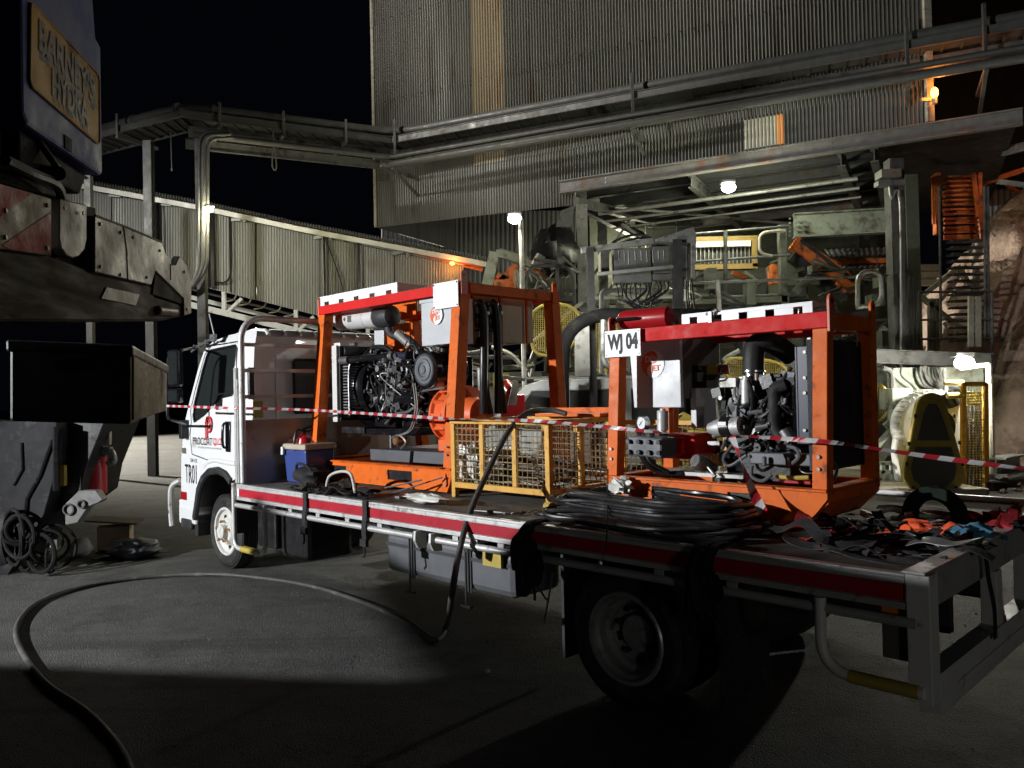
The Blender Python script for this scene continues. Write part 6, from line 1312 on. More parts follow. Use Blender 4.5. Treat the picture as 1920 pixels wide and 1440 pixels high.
# posts
for (px, py, Y, h0) in ((278,265,18.9,620),(375,262,18.6,600),):
    a_ = wY(px,py,Y); b_ = wY(px,py,Y); b_.z = 0 if px == 278 else 0; g = MB(); g.ibeam(a_, b_, .19,.19,.015, up=(0,1,0)); PR.part('post', g, M['grime_steel'] if px > 300 else M['pipe_grey'])
g = MB(); a_ = wY(166,330,18.9); b_ = wY(166,420,18.9); b_.x = a_.x; b_.z = 0; g.bar(a_, b_, .14,.14,(0,1,0)); PR.part('post', g, M['pipe_grey'])
g = MB()
for k, (dx, r_) in enumerate(((0,.045),(.12,.06),(-.12,.035))):
    x0 = 372+dx*30
    g.tube(fillet([wY(430+k*4,246+k*6,18.3), wY(374+k*8,246+k*7,18.3), wY(373+k*8,512-k*4,18.3), wY(352+k*5,548-k*4,18.3), wY(330,552-k*8,18.3)], .5), r_, 10)
PR.part('downpipe', g, M['pipe_grey'], smooth=1)
g = MB(); q = wY(320,248,18.5); g.tube([q, q+V3(.01,0,-.85)], .012, 5); g.cbox(q+V3(.01,0,-.88), .03,.02,.05); PR.part('hanging_cord', g, M['pipe_grey'])
g = MB(); q = wY(513,225,19.5); g.tube([q, q+V3(-.02,0,-.6), q+V3(-.05,0,-1.15), q+V3(.05,0,-1.2), q+V3(.02,0,-.7)], .018, 6, smooth=3); PR.part('hanging_rope', g, M['pipe_grey'])
# ---- gallery (inclined enclosed conveyor)
GA = Thing('conveyor_gallery', 'long pale corrugated conveyor gallery sloping down behind the truck cab', 'conveyor', wY(500,760,22), 'w')
YG = 22
def gp(px, py, dY=0): return wY(px, py, YG+dY)
def lin(pts, x):
    for (a, b), (c, d) in zip(pts, pts[1:]):
        if x <= c: return b+(d-b)*(x-a)/(c-a)
    (a, b), (c, d) = pts[-2:]; return b+(d-b)*(x-a)/(c-a)
top = [(100,322),(365,370),(560,412),(920,480),(1035,520)]
ctop = [(115,347),(300,378),(420,406),(600,444),(870,500)]
cbot = [(115,470),(390,540),(590,590),(880,668)]
g = MB(); n = 5; xs = [100,240,380,560,740,915]
for xa, xb in zip(xs, xs[1:]):
    corr2(g, gp(xa,lin(top,xa)+11,-.35), gp(xb,lin(top,xb)+11,-.35), gp(xb,lin(top,xb)-2,1.6)+V3(0,0,-.1), gp(xa,lin(top,xa)-2,1.6)+V3(0,0,-.1), .078, .026)
GA.part('roof', g, M['roof_sheet'])
g = MB()
for xa, xb in zip(xs, xs[1:]): g.bar(gp(xa,lin(top,xa)+17,-.28), gp(xb,lin(top,xb)+17,-.28), .03, .14)
GA.part('fascia', g, M['roof_sheet'])
xs = [115,210,300,390,480,600,740,870]
for i, (xa, xb) in enumerate(zip(xs, xs[1:])):
    g = MB(); corr2(g, gp(xa+1,lin(cbot,xa)), gp(xb-1,lin(cbot,xb)), gp(xb-1,lin(ctop,xb)), gp(xa+1,lin(ctop,xa)), .078, .026); GA.part('cladding', g, M['corr_gallery'])
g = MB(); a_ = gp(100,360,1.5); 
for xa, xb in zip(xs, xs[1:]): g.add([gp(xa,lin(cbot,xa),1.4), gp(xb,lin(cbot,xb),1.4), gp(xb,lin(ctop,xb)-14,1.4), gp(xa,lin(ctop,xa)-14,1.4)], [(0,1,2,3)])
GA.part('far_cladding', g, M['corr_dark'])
M['yellow_lit'] = M['yellow']
g = MB(); g.bar(gp(400,lin(ctop,400)-7,.05), gp(485,lin(ctop,485)-7,.05), .05, .10); g.bar(gp(122,lin(ctop,122)-6,.05), gp(200,lin(ctop,200)-6,.05), .05, .08); GA.part('walkway_edge', g, M['yellow'], split=True)
g = MB(); g.bar(gp(640,lin(ctop,640)-8,.05), gp(905,lin(ctop,905)-2,.05), .05, .11); g.bar(gp(780,lin(ctop,780)-6,-.1), gp(905,lin(ctop,905)-6,-.1), .1,.05); GA.part('walkway_edge', g, M['orange_steel'])
g = MB()
for x in (205,300,430,590,735): 
    g.bar(gp(x,lin(ctop,x)+4,-.1), gp(x+22,lin(top,x+22)+22,-.1), .07,.09); g.bar(gp(x+30,lin(ctop,x+30)+2,-.1), gp(x+28,lin(top,x+28)+20,-.1), .07,.08)
for xa, xb in zip(xs, xs[1:]): g.bar(gp(xa,lin(ctop,xa)-3,-.03), gp(xb,lin(ctop,xb)-3,-.03), .05, .05)
GA.part('eave_bracket', g, M['galv'])
# truss under the gallery
bt_ = [(360,572),(590,628),(900,706)]
g = MB(); 
for xa, xb in ((350,470),(470,590),(590,740),(740,900)):
    g.bar(gp(xa,lin(bt_,xa),-.1), gp(xb,lin(bt_,xb),-.1), .14, .16); g.bar(gp(xa,lin(bt_,xa)-14,1.4), gp(xb,lin(bt_,xb)-14,1.4), .12, .12)
for x in (420,555,690,820): g.bar(gp(x,lin(cbot,x),-.08), gp(x,lin(bt_,x),-.08), .1,.1,(0,1,0)); g.bar(gp(x+4,lin(bt_,x+4),-.08), gp(x+34,lin(cbot,x+34)+4,-.08), .12,.08); g.bar(gp(x,lin(bt_,x)-2,0), gp(x,lin(bt_,x)-16,1.4), .08,.1)
GA.part('truss', g, M['steel_white'])
g = MB()
for xa, xb in ((350,590),(590,900)): g.add([gp(xa,lin(cbot,xa)+12,.0), gp(xb,lin(cbot,xb)+12,.0), gp(xb,lin(cbot,xb)+8,1.4), gp(xa,lin(cbot,xa)+8,1.4)], [(0,1,2,3)])
for k in range(5): x = 420+k*28; g.tube([gp(x,lin(cbot,x)+18,.2), gp(x+18,lin(cbot,x)+14,.2), gp(x+26,lin(cbot,x)-2,.1)], .02, 6, smooth=4)
GA.part('underside', g, M['cream'])
g = MB()
for (x, w_, l_) in ((290,.07,1.0),(300,.03,1),(395,.10,1.0),(430,.025,1),(607,.03,1.0),(672,.03,1),):
    g.tube([gp(x,lin(ctop,x)-8,-.12), gp(x+2,(lin(ctop,x)+lin(cbot,x))/2,-.14), gp(x+3,lin(cbot,x)-2,-.12)], w_, 7, smooth=4)
g.tube([gp(432,lin(ctop,432),-.12), gp(434,500,-.14), gp(424,528,-.14), gp(400,530,-.14), gp(385,545,-.12)], .025, 7, smooth=4); g.tube([gp(612,452,-.12), gp(640,530,-.12), gp(650,590,-.12)], .018, 6, smooth=4)
GA.part('hanging_cable', g, M['hose_black'], smooth=1, split=True)
# lamps
def flood(name, label, px, py, Y, w_, power, col, em='flood', size=.12, dirv=(0,-.5,-1), angle=150, pole=None, point=False):
    q = wY(px, py, Y); F_ = Thing(name, label, 'lamp', q, 'w'); g = MB(); g.cbox(q+V3(0,w_*.2,w_*.42), w_*.9, w_*.7, w_*.2); F_.part('housing', g, M['grime_steel'], bevel=.01)
    g = MB(); g.sph(q+V3(0,0,w_*.02), w_*.46, w_*.4, w_*.32); F_.part('lamp_lens', g, M[em], smooth=1)
    if pole:
        g = MB(); b_ = wY(pole[0], pole[1], Y); t_ = wY(pole[2], pole[3], Y); g.cyl(V3(b_.x,b_.y,0), V3(b_.x,b_.y,t_.z), .045, n=10); g.tube([V3(b_.x,b_.y,t_.z), V3(b_.x-.02,b_.y,t_.z+.12), q+V3(w_*.4,0,w_*.45)], .03, 8, smooth=3); F_.part('pole', g, M['galv'], smooth=1)
    o = lamp('POINT' if point else 'SPOT', name+'_light', q+Vector(dirv).normalized()*(w_*.55), power, col, size, q+Vector(dirv)*3 if not point else None, angle, .25); return F_
flood('pole_lamp', 'bright white lamp on a thin pole in front of the dark corrugated wall', 965, 411, 14.5, .28, 420, (1,.96,.74), dirv=(-.25,-.5,-1), pole=(983,700,983,412), angle=128)
flood('ceiling_lamp', 'bright lamp hanging under the floor beams of the building', 1366, 352, 17.2, .34, 260, (.96,1,.72), dirv=(0,0,-1), point=True)
flood('post_lamp', 'small bright lamp on the pipe bridge post in front of the gallery', 391, 393, 18.0, .22, 210, (1,.94,.60), dirv=(.6,.6,-.7), point=True, em='flood_dim')
flood('low_flood_lamp', 'dazzling low flood lamp in front of the dark stairs at right', 1808, 681, 13.2, .34, 420, (1,.98,.86), dirv=(-.25,-.6,-.5), point=True, size=.1)
flood('gallery_lamp', 'small orange lamp under the eave of the gallery', 848, 494, 21.7, .14, 22, (1,.35,.06), em='sodium', dirv=(.2,-.6,-.4), point=True)
lamp('POINT', 'wagon_fill', (.9, 11.0, 3.0), 80, (1,.99,.9), .15)  # added fill to brighten the wagon, no fitting
lamp('POINT', 'inner_plant_light', (3.5, 24.0, 6.0), 190, (1,.97,.70), .3)
lamp('POINT', 'conveyor_light', (-1.2, 18.0, 5.6), 120, (1,.93,.75), .2)
lamp('POINT', 'plant_floor_light', (4.2, 14.6, 3.6), 55, (1,.98,.74), .2)
lamp('POINT', 'stair_light', (12.3, 17.2, 7.6), 60, (1,.55,.35), .2)
# ================= plant under and beside the building
def rail(Tn, pts, Y, r, name='handrail', m='grime_steel', fil=.0):
    g = MB(); q = [wY(a, b, Y) for a, b in pts]; g.tube(fillet(q, fil) if fil else q, r, 8); return Tn.part(name, g, M[m], smooth=1)
def boxpx(g, x0, y0, x1, y1, Y, dep):
    a_ = wY(x0, y0, Y); b_ = wY(x1, y1, Y); g.box((a_.x, Y, b_.z), (b_.x, Y+dep, a_.z)); return g
# electrical cabinet on two dark posts
EC = Thing('switch_cabinet', 'grey electrical cabinet rack with looping cables between two dark steel posts', 'cabinet', wY(1190,800,12.6), 'w')
for px, w_ in ((1106,12),(1268,15)):
    a_ = wY(px,465 if px < 1200 else 450,12.2); g = MB(); g.ibeam(V3(a_.x,a_.y,a_.z), V3(a_.x,a_.y,0), w_*12.2/FPX*1.1, .14, .015, up=(0,1,0)); EC.part('post', g, M['grime_dark'])
for (x0,x1,y0,y1) in ((1151,1219,466,515),(1225,1257,462,512),(1126,1143,470,512)):
    g = MB(); boxpx(g, x0,y0,x1,y1,12.4,.35); EC.part('cabinet_door', g, M['grime_steel'], bevel=.008)
g = MB(); boxpx(g, 1152,516,1222,529,12.4,.3); boxpx(g, 1224,514,1262,524,12.4,.3); EC.part('gland_plate', g, M['grime_steel'], bevel=.004)
g = MB(); boxpx(g, 1272,447,1292,520,12.55,.4); EC.part('side_cabinet', g, M['grime_dark'], bevel=.01)
g = MB(); g.prism([wY(1230,448,12.2),wY(1300,425,12.2),wY(1306,440,12.2),wY(1302,520,12.2),wY(1296,520,12.2),wY(1296,455,12.2),wY(1232,452,12.2)], (0,.7,0)); g.bar(wY(1090,470,12.3), wY(1225,452,12.3), .09,.09); g.bar(wY(1120,514,12.2), wY(1262,500,12.2), .05,.05); g.bar(wY(1090,466,12.3), wY(1262,448,12.3), .05,.04); EC.part('rack_frame', g, M['galv'], bevel=.004)
g = MB(); g.tube([wY(1148,455,12.3), wY(1175,443,12.3), wY(1205,440,12.3), wY(1226,450,12.3)], .02, 8, smooth=5); g.tube([wY(1150,462,12.3), wY(1180,450,12.3), wY(1210,446,12.3), wY(1224,456,12.3)], .018, 8, smooth=5)
R = random.Random(8)
for k in range(14):
    a0 = 1155+k*7.5; a1 = 1150+R.uniform(10,80); g.tube([wY(a0,528,12.45), wY(a0+R.uniform(-4,4),545,12.4), wY((a0+a1)/2,568+R.uniform(-8,4),12.35), wY(a1+20,560+R.uniform(0,30),12.4)], R.uniform(.010,.02), 7, smooth=6)
for k in range(5): g.tube([wY(1277+k*5,520,12.6), wY(1278+k*5+R.uniform(-3,3),550,12.5), wY(1270+k*9,600,12.5)], .014, 7, smooth=5)
EC.part('cable', g, M['hose_black'], smooth=1, split=True)
g = MB()
for k in range(9): x = 1158+k*11+R.uniform(-2,2); g.tube([wY(x,470,12.39), wY(x+1,485+R.uniform(0,14),12.39)], .006, 5)
EC.part('drip_stain', g, M['galv'])
# arched tube frame
AF = Thing('arched_frame', 'dark grey arched tubular steel frame standing behind the white wagon', 'frame', wY(1180,800,11.9), 'w')
g = MB(); a_ = wY(1052,700,11.9); g.tube(fillet([V3(a_.x,a_.y,.4), wY(1052,590,11.9), wY(1330,592,11.9)], .75, 10), .105, 14); g.bar(wY(1285,590,11.9), wY(1345,612,11.9), .16,.2); AF.part('arch_tube', g, M['black_matte'], smooth=1)
g = MB(); g.bar(wY(1090,600,11.95), wY(1092,705,11.95), .22,.12,(0,1,0)); g.tube([wY(1132,600,11.8), wY(1132,670,11.8), wY(1145,690,11.8)], .05, 8, smooth=3); AF.part('stanchion', g, M['galv'], smooth=30)
# white station wagon behind the frames
VW = Thing('station_wagon', 'white four wheel drive wagon parked behind the truck seen between the engine packs', 'car', wY(1062,820,13.4), 'w')
import math as _m
VC = wY(1062,800,13.4); VC.z = 0; va = math.radians(-7); vx = V3(math.cos(va),math.sin(va),0)*-1; vy = V3(-vx.y,vx.x,0)
def vp(a, b, z): return V3(VC.x,VC.y,0)+vx*a+vy*b+V3(0,0,z)
sec = [(2.35,.55),(2.42,.95),(2.30,1.08),(1.25,1.20),(.60,1.86),(.35,1.94),(-2.1,1.95),(-2.3,1.86),(-2.42,1.10),(-2.42,.55)]
hw_ = .93
def vin(z): return 0 if z < 1.15 else (z-1.15)*.16
g = MB(); A = [vp(a,-hw_+vin(z),z) for a, z in sec]; B = [vp(a,hw_-vin(z),z) for a, z in sec]; n = len(sec); g.add(A+B, [(i,(i+1)%n,n+(i+1)%n,n+i) for i in range(n)]+[list(range(n)), list(range(2*n-1,n-1,-1))]); vb = VW.part('body', g, M['car_white'], bevel=.04)
for sgn in (-1, 1):
    for (a0,a1,a2,a3) in ((.86,.10,.10,.50),(-.10,-.86,-.86,-.10),(-1.06,-2.12,-2.05,-1.06)):
        g = MB(); q = [(a0,1.22),(a1,1.22),(a2,1.78),(a3,1.78)]; g.prism([vp(a,sgn*(hw_-vin(z)+.003),z) for a, z in q], vy*(sgn*.006)); wn_ = VW.part('side_window', g, M['glass'], vb); g = MB(); g.tube([vp(a,sgn*(hw_-vin(z)+.012),z) for a, z in q], .022, 6, closed=True); VW.part('window_frame', g, M['car_white'], wn_)
    g = MB(); g.tube([vp(.6,sgn*.72,1.98), vp(-2.1,sgn*.72,2.0)], .02, 6); VW.part('roof_rail', g, M['galv'], vb)
    g = MB(); g.cbox(vp(1.0,sgn*1.05,1.28), .12,.2,.2); VW.part('mirror', g, M['black'], vb, bevel=.02)
    for a in (1.5,-1.45): g = MB(); c_ = vp(a,sgn*.80,.39); g.lathe(c_, vy*sgn, [(.0,-.1),(.37,-.1),(.39,-.05),(.39,.08),(.36,.13),(.22,.14),(.2,.1),(0,.1)], 30); VW.part('wheel', g, M['rubber'], smooth=30)
g = MB(); g.add([vp(1.22,-.80,1.235),vp(1.22,.80,1.235),vp(.66,.74,1.82),vp(.66,-.74,1.82)],[(0,1,2,3)]); g.v=[p+vx*.02+V3(0,0,.02) for p in g.v]; VW.part('windscreen', g, M['glass'], vb)
g = MB(); g.add([vp(-2.425,-.7,1.25),vp(-2.425,.7,1.25),vp(-2.34,.66,1.78),vp(-2.34,-.66,1.78)],[(0,1,2,3)]); g.v=[p-vx*.02 for p in g.v]; VW.part('rear_window', g, M['glass'], vb)
# red vehicle / equipment left of it
RE = Thing('red_equipment', 'small red equipment unit with grey plates left of the white wagon', 'equipment', wY(965,800,11.6), 'w')
g = MB(); boxpx(g, 938,740,985,800,11.6,.9); RE.part('body', g, M['red_ext'], bevel=.02); g = MB(); g.cyl(wY(960,735,11.5), wY(950,722,11.7), .09, n=16); RE.part('reel', g, M['red_ext'], smooth=30)
g = MB(); g.prism([wY(952,760,11.4),wY(968,760,11.4),wY(972,715,11.4),wY(962,712,11.4)], (0,.05,0)); g.bar(wY(930,705,11.3), wY(985,712,11.3), .05,.05); g.tube([wY(900,690,11.3),wY(905,760,11.3)],.05,8); RE.part('plate', g, M['galv'], bevel=.005)
# conveyor head, walkways and process equipment (left bay)
CVY = Thing('transfer_conveyor', 'orange and pale green transfer conveyor head behind the taller engine pack', 'conveyor', wY(985,760,19), 'w')
g = MB(); g.prism([wY(918,470,20),wY(936,474,20),wY(922,545,20),wY(900,545,20)], (0,.25,0)); CVY.part('support_leg', g, M['pale_green'])
g = MB(); g.ibeam(wY(935,474,20), wY(1035,505,20), .15,.22,.02); g.bar(wY(930,470,20.4), wY(1010,492,20.4), .1,.06); CVY.part('upper_frame', g, M['pale_green'])
g = MB(); g.bar(wY(935,530,20.1), wY(968,498,20.1), .1,.14); g.bar(wY(932,515,20.1), wY(962,532,20.1), .1,.16); g.bar(wY(960,500,20.0), wY(962,545,20.0), .1,.16); g.bar(wY(975,500,20.3), wY(1035,525,20.3), .3,.3); g.cbox(wY(945,540,20.1), .5,.3,.4); g.bar(wY(1000,520,19.6), wY(1032,540,19.6), .2,.35); CVY.part('orange_frame', g, M['orange_steel'])
g = MB()
for k in range(7): g.tube([wY(968+k*3,505+k*2,19.8), wY(964+k*4,525,19.7), wY(972+k*3,548,19.8)], .02, 6, smooth=4)
CVY.part('pipework', g, M['cream'], smooth=1)
g = MB(); g.prism([wY(1012,430,18.5),wY(1040,425,18.5),wY(1068,430,18.5),wY(1078,470,18.5),wY(1070,500,18.5),wY(1040,520,18.5),wY(1015,510,18.5),(wY(1008,460,18.5))], (0,1.0,0)); g2 = blob(wY(1042,470,18.3), .5,.4,.55, 50, .2); g.add(g2.v,g2.f); CVY.part('hopper', g, M['black'], smooth=30)
g = MB(); g.tube([wY(1012,490,18.2), wY(1022,455,18.2), wY(1030,440,18.2)], .11, 10); g.tube([wY(1005,500,18.1),wY(1016,480,18.1)], .14, 10); g.prism([wY(1042,425,17.9),wY(1052,395,17.9),wY(1078,385,17.9),wY(1070,425,17.9)], (0,.05,0)); CVY.part('chute', g, M['galv'], smooth=30)
WK = Thing('walkway', 'grey pipe handrails and walkway behind the taller engine pack', 'walkway', wY(1040,760,16.5), 'w')
rail(WK, [(985,660),(985,498),(1075,498),(1080,660)], 16.5, .04, fil=.35); rail(WK, [(1045,500),(1046,690)], 16.5, .035); rail(WK, [(985,545),(1080,545)], 16.5, .03); rail(WK, [(1000,640),(1092,566)], 15.5, .035, m='cream'); rail(WK, [(985,598),(1085,600)], 16.5, .035)
g = MB(); boxpx(g, 985,620,1090,632,16.4,1.2); boxpx(g, 985,556,1078,564,16.6,1.0); WK.part('deck', g, M['grime_steel'], split=True)
g = MB(); g.bar(wY(990,520,17.5), wY(1085,600,17.5), .35,.35); g.bar(wY(985,590,17.9), wY(1075,530,17.9), .4,.3); g.cyl(wY(1010,575,17.2), wY(1060,560,17.2), .3, n=20); g.cbox(wY(1030,545,17.8), .7,.5,.5); WK.part('machinery', g, M['green_steel'], bevel=.01)
R = random.Random(33); g = MB()
for k in range(26): x = R.uniform(985,1085); y = R.uniform(500,690); g.tube([wY(x,y,17+R.uniform(-.6,.8)), wY(x+R.uniform(-25,25),y+R.uniform(-30,30),17), wY(x+R.uniform(-40,40),y+R.uniform(-30,40),17.2)], R.uniform(.015,.05), 7, smooth=4)
WK.part('pipework', g, M['galv'], smooth=1, split=True)
def mesh_guard(label, outline, Y, m='yellow', nu=16, dep=.05, name='mesh_guard'):
    G_ = Thing(name, label, 'guard', wY(sum(p[0] for p in outline)/len(outline), max(p[1] for p in outline), Y), 'w'); g = MB(); g.tube([wY(a,b,Y) for a,b in outline], .030, 8, closed=True, smooth=3); G_.part('rim', g, M[m], smooth=1)
    xs = [p[0] for p in outline]; ys = [p[1] for p in outline]; g = MB(); st = (max(xs)-min(xs))/nu
    def clip_line(vert, c):
        hit = []
        for i in range(len(outline)):
            (xa,ya),(xb,yb) = outline[i-1], outline[i]
            if vert and (xa-c)*(xb-c) < 0: t = (c-xa)/(xb-xa); hit.append(ya+(yb-ya)*t)
            if not vert and (ya-c)*(yb-c) < 0: t = (c-ya)/(yb-ya); hit.append(xa+(xb-xa)*t)
        return sorted(hit)
    c = min(xs)+st*.5
    while c < max(xs):
        h = clip_line(True, c)
        for i in range(0, len(h)-1, 2): g.cyl(wY(c,h[i],Y), wY(c,h[i+1],Y), .0065, n=4, caps=False)
        c += st
    c = min(ys)+st*.5
    while c < max(ys):
        h = clip_line(False, c)
        for i in range(0, len(h)-1, 2): g.cyl(wY(h[i],c,Y+.02), wY(h[i+1],c,Y+.02), .0065, n=4, caps=False)
        c += st
    G_.part('mesh', g, M[m]); return G_
mesh_guard('yellow mesh guard behind the far post of the taller engine pack', [(1000,585),(1050,570),(1085,590),(1078,640),(1040,665),(1000,655)], 14.6, nu=22)
mesh_guard('yellow mesh guard behind the arched frame beside the right engine pack', [(1112,605),(1150,600),(1160,680),(1112,690)], 14.8, nu=12)
mesh_guard('round yellow mesh guard seen through the middle of the shorter engine pack', [(1360,680),(1380,672),(1440,676),(1472,690),(1468,712),(1400,718),(1362,705)], 14.9, nu=28)
mesh_guard('large yellow mesh guard with rounded end right of the shorter engine pack', [(1590,712),(1640,718),(1664,735),(1670,760),(1655,785),(1625,800),(1590,815)], 14.2, nu=18)
# middle bay
MBY = Thing('process_skid', 'green grey process platform with handrails under the ceiling lamp', 'platform', wY(1400,800,17.5), 'w')
for pts, Y, r_ in (([(1285,440),(1480,424)],17.5,.03),([(1285,492),(1480,478)],17.5,.03),([(1360,432),(1360,550)],17.4,.045),([(1285,430),(1285,560)],17.5,.03),([(1275,532),(1665,517)],16.2,.03),([(1345,525),(1349,590)],15.5,.05),([(1275,560),(1480,552)],17.5,.03)): rail(MBY, pts, Y, r_)
rail(MBY, [(1448,480),(1424,475),(1424,438),(1450,433),(1472,433)], 17.3, .035, fil=.2, m='cream')
rail(MBY, [(1608,573),(1608,510),(1652,508),(1654,572),(1606,576)], 15.8, .05, fil=.4, m='galv'); 
g = MB(); boxpx(g, 1303,447,1420,500,18.6,.5); fr_ = MBY.part('louvre_box', g, M['grime_dark'])
g = MB()
for a in ((1303,444,1421,450),(1410,450,1421,500),(1303,496,1421,503)): boxpx(g, *a, 18.5,.08)
mk('louvre_yellow', (.26,.17,.05), .6); MBY.part('louvre_frame', g, M['louvre_yellow'], fr_)
g = MB(); boxpx(g, 1305,453,1408,461,18.45,.05); MBY.part('lit_strip', g, M['glow_sheet'], fr_)
g = MB()
for k in range(14): x = 1306+k*7.6; g.bar(wY(x,462,18.55), wY(x,494,18.55), .02,.02,(0,1,0))
MBY.part('louvre_slats', g, M['galv'], fr_)
g = MB(); boxpx(g, 1280,556,1480,566,17.6,2.0); boxpx(g, 1290,505,1470,552,21,.3); MBY.part('platform_deck', g, M['green_steel'], split=True)
g = MB()
for (x0,y0,x1,y1,Y) in ((1462,420,1478,600,17.6),(1400,560,1412,600,17.4),(1300,540,1330,590,19),(1440,500,1462,560,19)): boxpx(g, x0,y0,x1,y1,Y,.2)
MBY.part('upright', g, M['green_steel'], split=True)
g = MB(); g.bar(wY(1488,455,18), wY(1605,540,18), .25,.3); MBY.part('inclined_frame', g, M['orange_steel']); g = MB(); g.bar(wY(1500,450,17.9), wY(1600,528,17.9), .1,.08); g.bar(wY(1484,480,18.1), wY(1580,560,18.1), .2,.25); MBY.part('inclined_chord', g, M['dark_steel'])
g = MB()
for k, (x0,x1,y) in enumerate(((1555,1668,468),(1562,1668,490),(1585,1668,508),(1600,1668,522))): corr2(g, wY(x0,y+13,19+k*.2), wY(x1,y+9,19+k*.2), wY(x1,y-4,20+k*.2), wY(x0-10,y,20+k*.2), .13, .02)
MBY.part('roof_scrap', g, M['corr_gallery'])
g = MB(); boxpx(g, 1545,486,1668,492,19.3,.2); MBY.part('orange_beam', g, M['orange_steel'])
R = random.Random(55); g = MB(); gd = MB(); go = MB()
for k in range(70):
    x = R.uniform(1280,1665); y = R.uniform(500,660); Y = R.uniform(16.4,21); tgt = R.choice((g,g,gd,go) if k % 6 == 0 else (g,gd))
    if R.random() < .45: tgt.tube([wY(x,y,Y), wY(x+R.uniform(-50,50),y+R.uniform(-10,10),Y), wY(x+R.uniform(-60,60),y+R.uniform(-30,30),Y)], R.uniform(.02,.06), 7, smooth=4)
    elif R.random() < .6: tgt.bar(wY(x,y,Y), wY(x+R.uniform(-60,60),y+R.uniform(-30,30),Y), R.uniform(.05,.16), R.uniform(.05,.2))
    else: tgt.cbox(wY(x,y,Y), R.uniform(.1,.5), .3, R.uniform(.1,.5))
MBY.part('pipework', g, M['green_steel'], smooth=35, split=True); MBY.part('framework', gd, M['grime_dark'], split=True); MBY.part('orange_part', go, M['orange_steel'], split=True)
g = MB(); gd = MB()
for k in range(60):
    x = R.uniform(1110,1300); y = R.uniform(535,720); Y = R.uniform(14,19); tgt = R.choice((g,gd))
    if R.random() < .5: tgt.tube([wY(x,y,Y), wY(x+R.uniform(-30,30),y+R.uniform(-20,20),Y), wY(x+R.uniform(-40,40),y+R.uniform(-30,30),Y)], R.uniform(.015,.05), 7, smooth=4)
    else: tgt.cbox(wY(x,y,Y), R.uniform(.08,.45), .3, R.uniform(.08,.35))
MBY.part('fitting', g, M['galv'], smooth=35, split=True); MBY.part('dark_fitting', gd, M['green_steel'], split=True)
rail(MBY, [(1115,558),(1275,556)], 14.2, .035, m='cream'); rail(MBY, [(1128,700),(1128,545),(1240,543)], 13.8, .04, m='grime_steel', fil=.1)
# lower background band (seen through both frames): machinery at floor level
LB = Thing('floor_machinery', 'row of grey floor level machinery and guards behind the parked wagon', 'machinery', wY(1400,860,16.5), 'w')
R = random.Random(77); gs = {'galv':MB(),'green_steel':MB(),'dark_steel':MB(),'cream':MB(),'yellow':MB()}
for k in range(110):
    x = R.uniform(860,1660); y = R.uniform(650,850); Y = R.uniform(15.6,19.0); g = gs[R.choice(list(gs)) if k % 3 == 0 else R.choice(('galv','green_steel','dark_steel'))]; t = R.random()
    if t < .35: g.tube([wY(x,y,Y), wY(x+R.uniform(-60,60),y+R.uniform(-20,20),Y), wY(x+R.uniform(-90,90),y+R.uniform(-40,40),Y)], R.uniform(.02,.06), 7, smooth=4)
    elif t < .7: g.bar(wY(x,y,Y), wY(x+R.uniform(-80,80),y+R.uniform(-50,50),Y), R.uniform(.05,.2), R.uniform(.05,.25))
    else: g.cbox(wY(x,y,Y), R.uniform(.2,.9), .4, R.uniform(.2,.7))
for k_, g in gs.items(): LB.part('machine_part', g, M[k_], smooth=35, split=True)
g = MB(); boxpx(g, 850,700,1680,860,20,.3); LB.part('plinth_wall', g, M['galv'])
# ---- right hand group: pulley guard, tanks, gate
PG = Thing('pulley_guard', 'tall tapered yellow pulley guard with grey infill at the tail of the truck', 'guard', wY(1752,925,12.4), 'w')
YP = 12.4
def px_outline(inset_):
    cx = 1752; o = []
    pts = [(1752,738),(1770,741),(1781,750),(1787,766),(1800,832),(1807,880),(1800,905),(1778,930),(1752,938),(1726,930),(1704,905),(1697,880),(1704,832),(1717,766),(1723,750),(1734,741)]
    cy = 845
    for x, y in pts:
        dx, dy = x-cx, y-cy; l = math.hypot(dx,dy); o.append((x-dx/l*inset_*(1 if abs(dy) < 60 else 1), y-dy/l*inset_))
    return o
op = [(1748,738),(1760,741),(1769,750),(1775,766),(1792,829),(1807,885),(1801,908),(1782,923),(1751,931),(1722,923),(1703,906),(1697,885),(1709,829),(1720,766),(1726,750),(1736,741)]
oo = spline([wY(a,b,YP) for a,b in op], 3, True); g = MB(); g.prism(oo, (0,.12,0)); g.tube([p+V3(0,.02,0) for p in oo], .018, 6, closed=True); PG.part('frame', g, M['yellow'], smooth=35)
for pn in ([(1741,757),(1755,757),(1762,768),(1782,826),(1719,826),(1734,768)], [(1717,838),(1784,838),(1794,878),(1789,900),(1773,913),(1751,918),(1729,913),(1713,900),(1708,878)]):
    g = MB(); g.prism([wY(a,b,YP-.004) for a,b in pn], (0,.002,0)); PG.part('infill', g, M['dark_panel'])
g = MB()
for (a,b) in ((1700,870),(1704,832),(1716,780),(1789,780),(1799,830),(1805,870),(1712,915),(1792,915)): g.cbox(wY(a,b,YP-.01), .03,.03,.06)
PG.part('clip', g, M['black'])
g = MB(); q = wY(1752,938,YP); g.box((q.x-.35,YP+.05,0),(q.x+.35,YP+.4,q.z+.05)); PG.part('base', g, M['dark_steel'])
RM = Thing('drive_station', 'pale steel drive station with ribbed drum and pipes behind the pulley guard', 'machinery', wY(1720,900,14), 'w')
g = MB(); boxpx(g, 1672,690,1845,735,14.6,.2); boxpx(g, 1640,690,1700,730,15.2,.2); RM.part('back_plate', g, M['pale_green'])
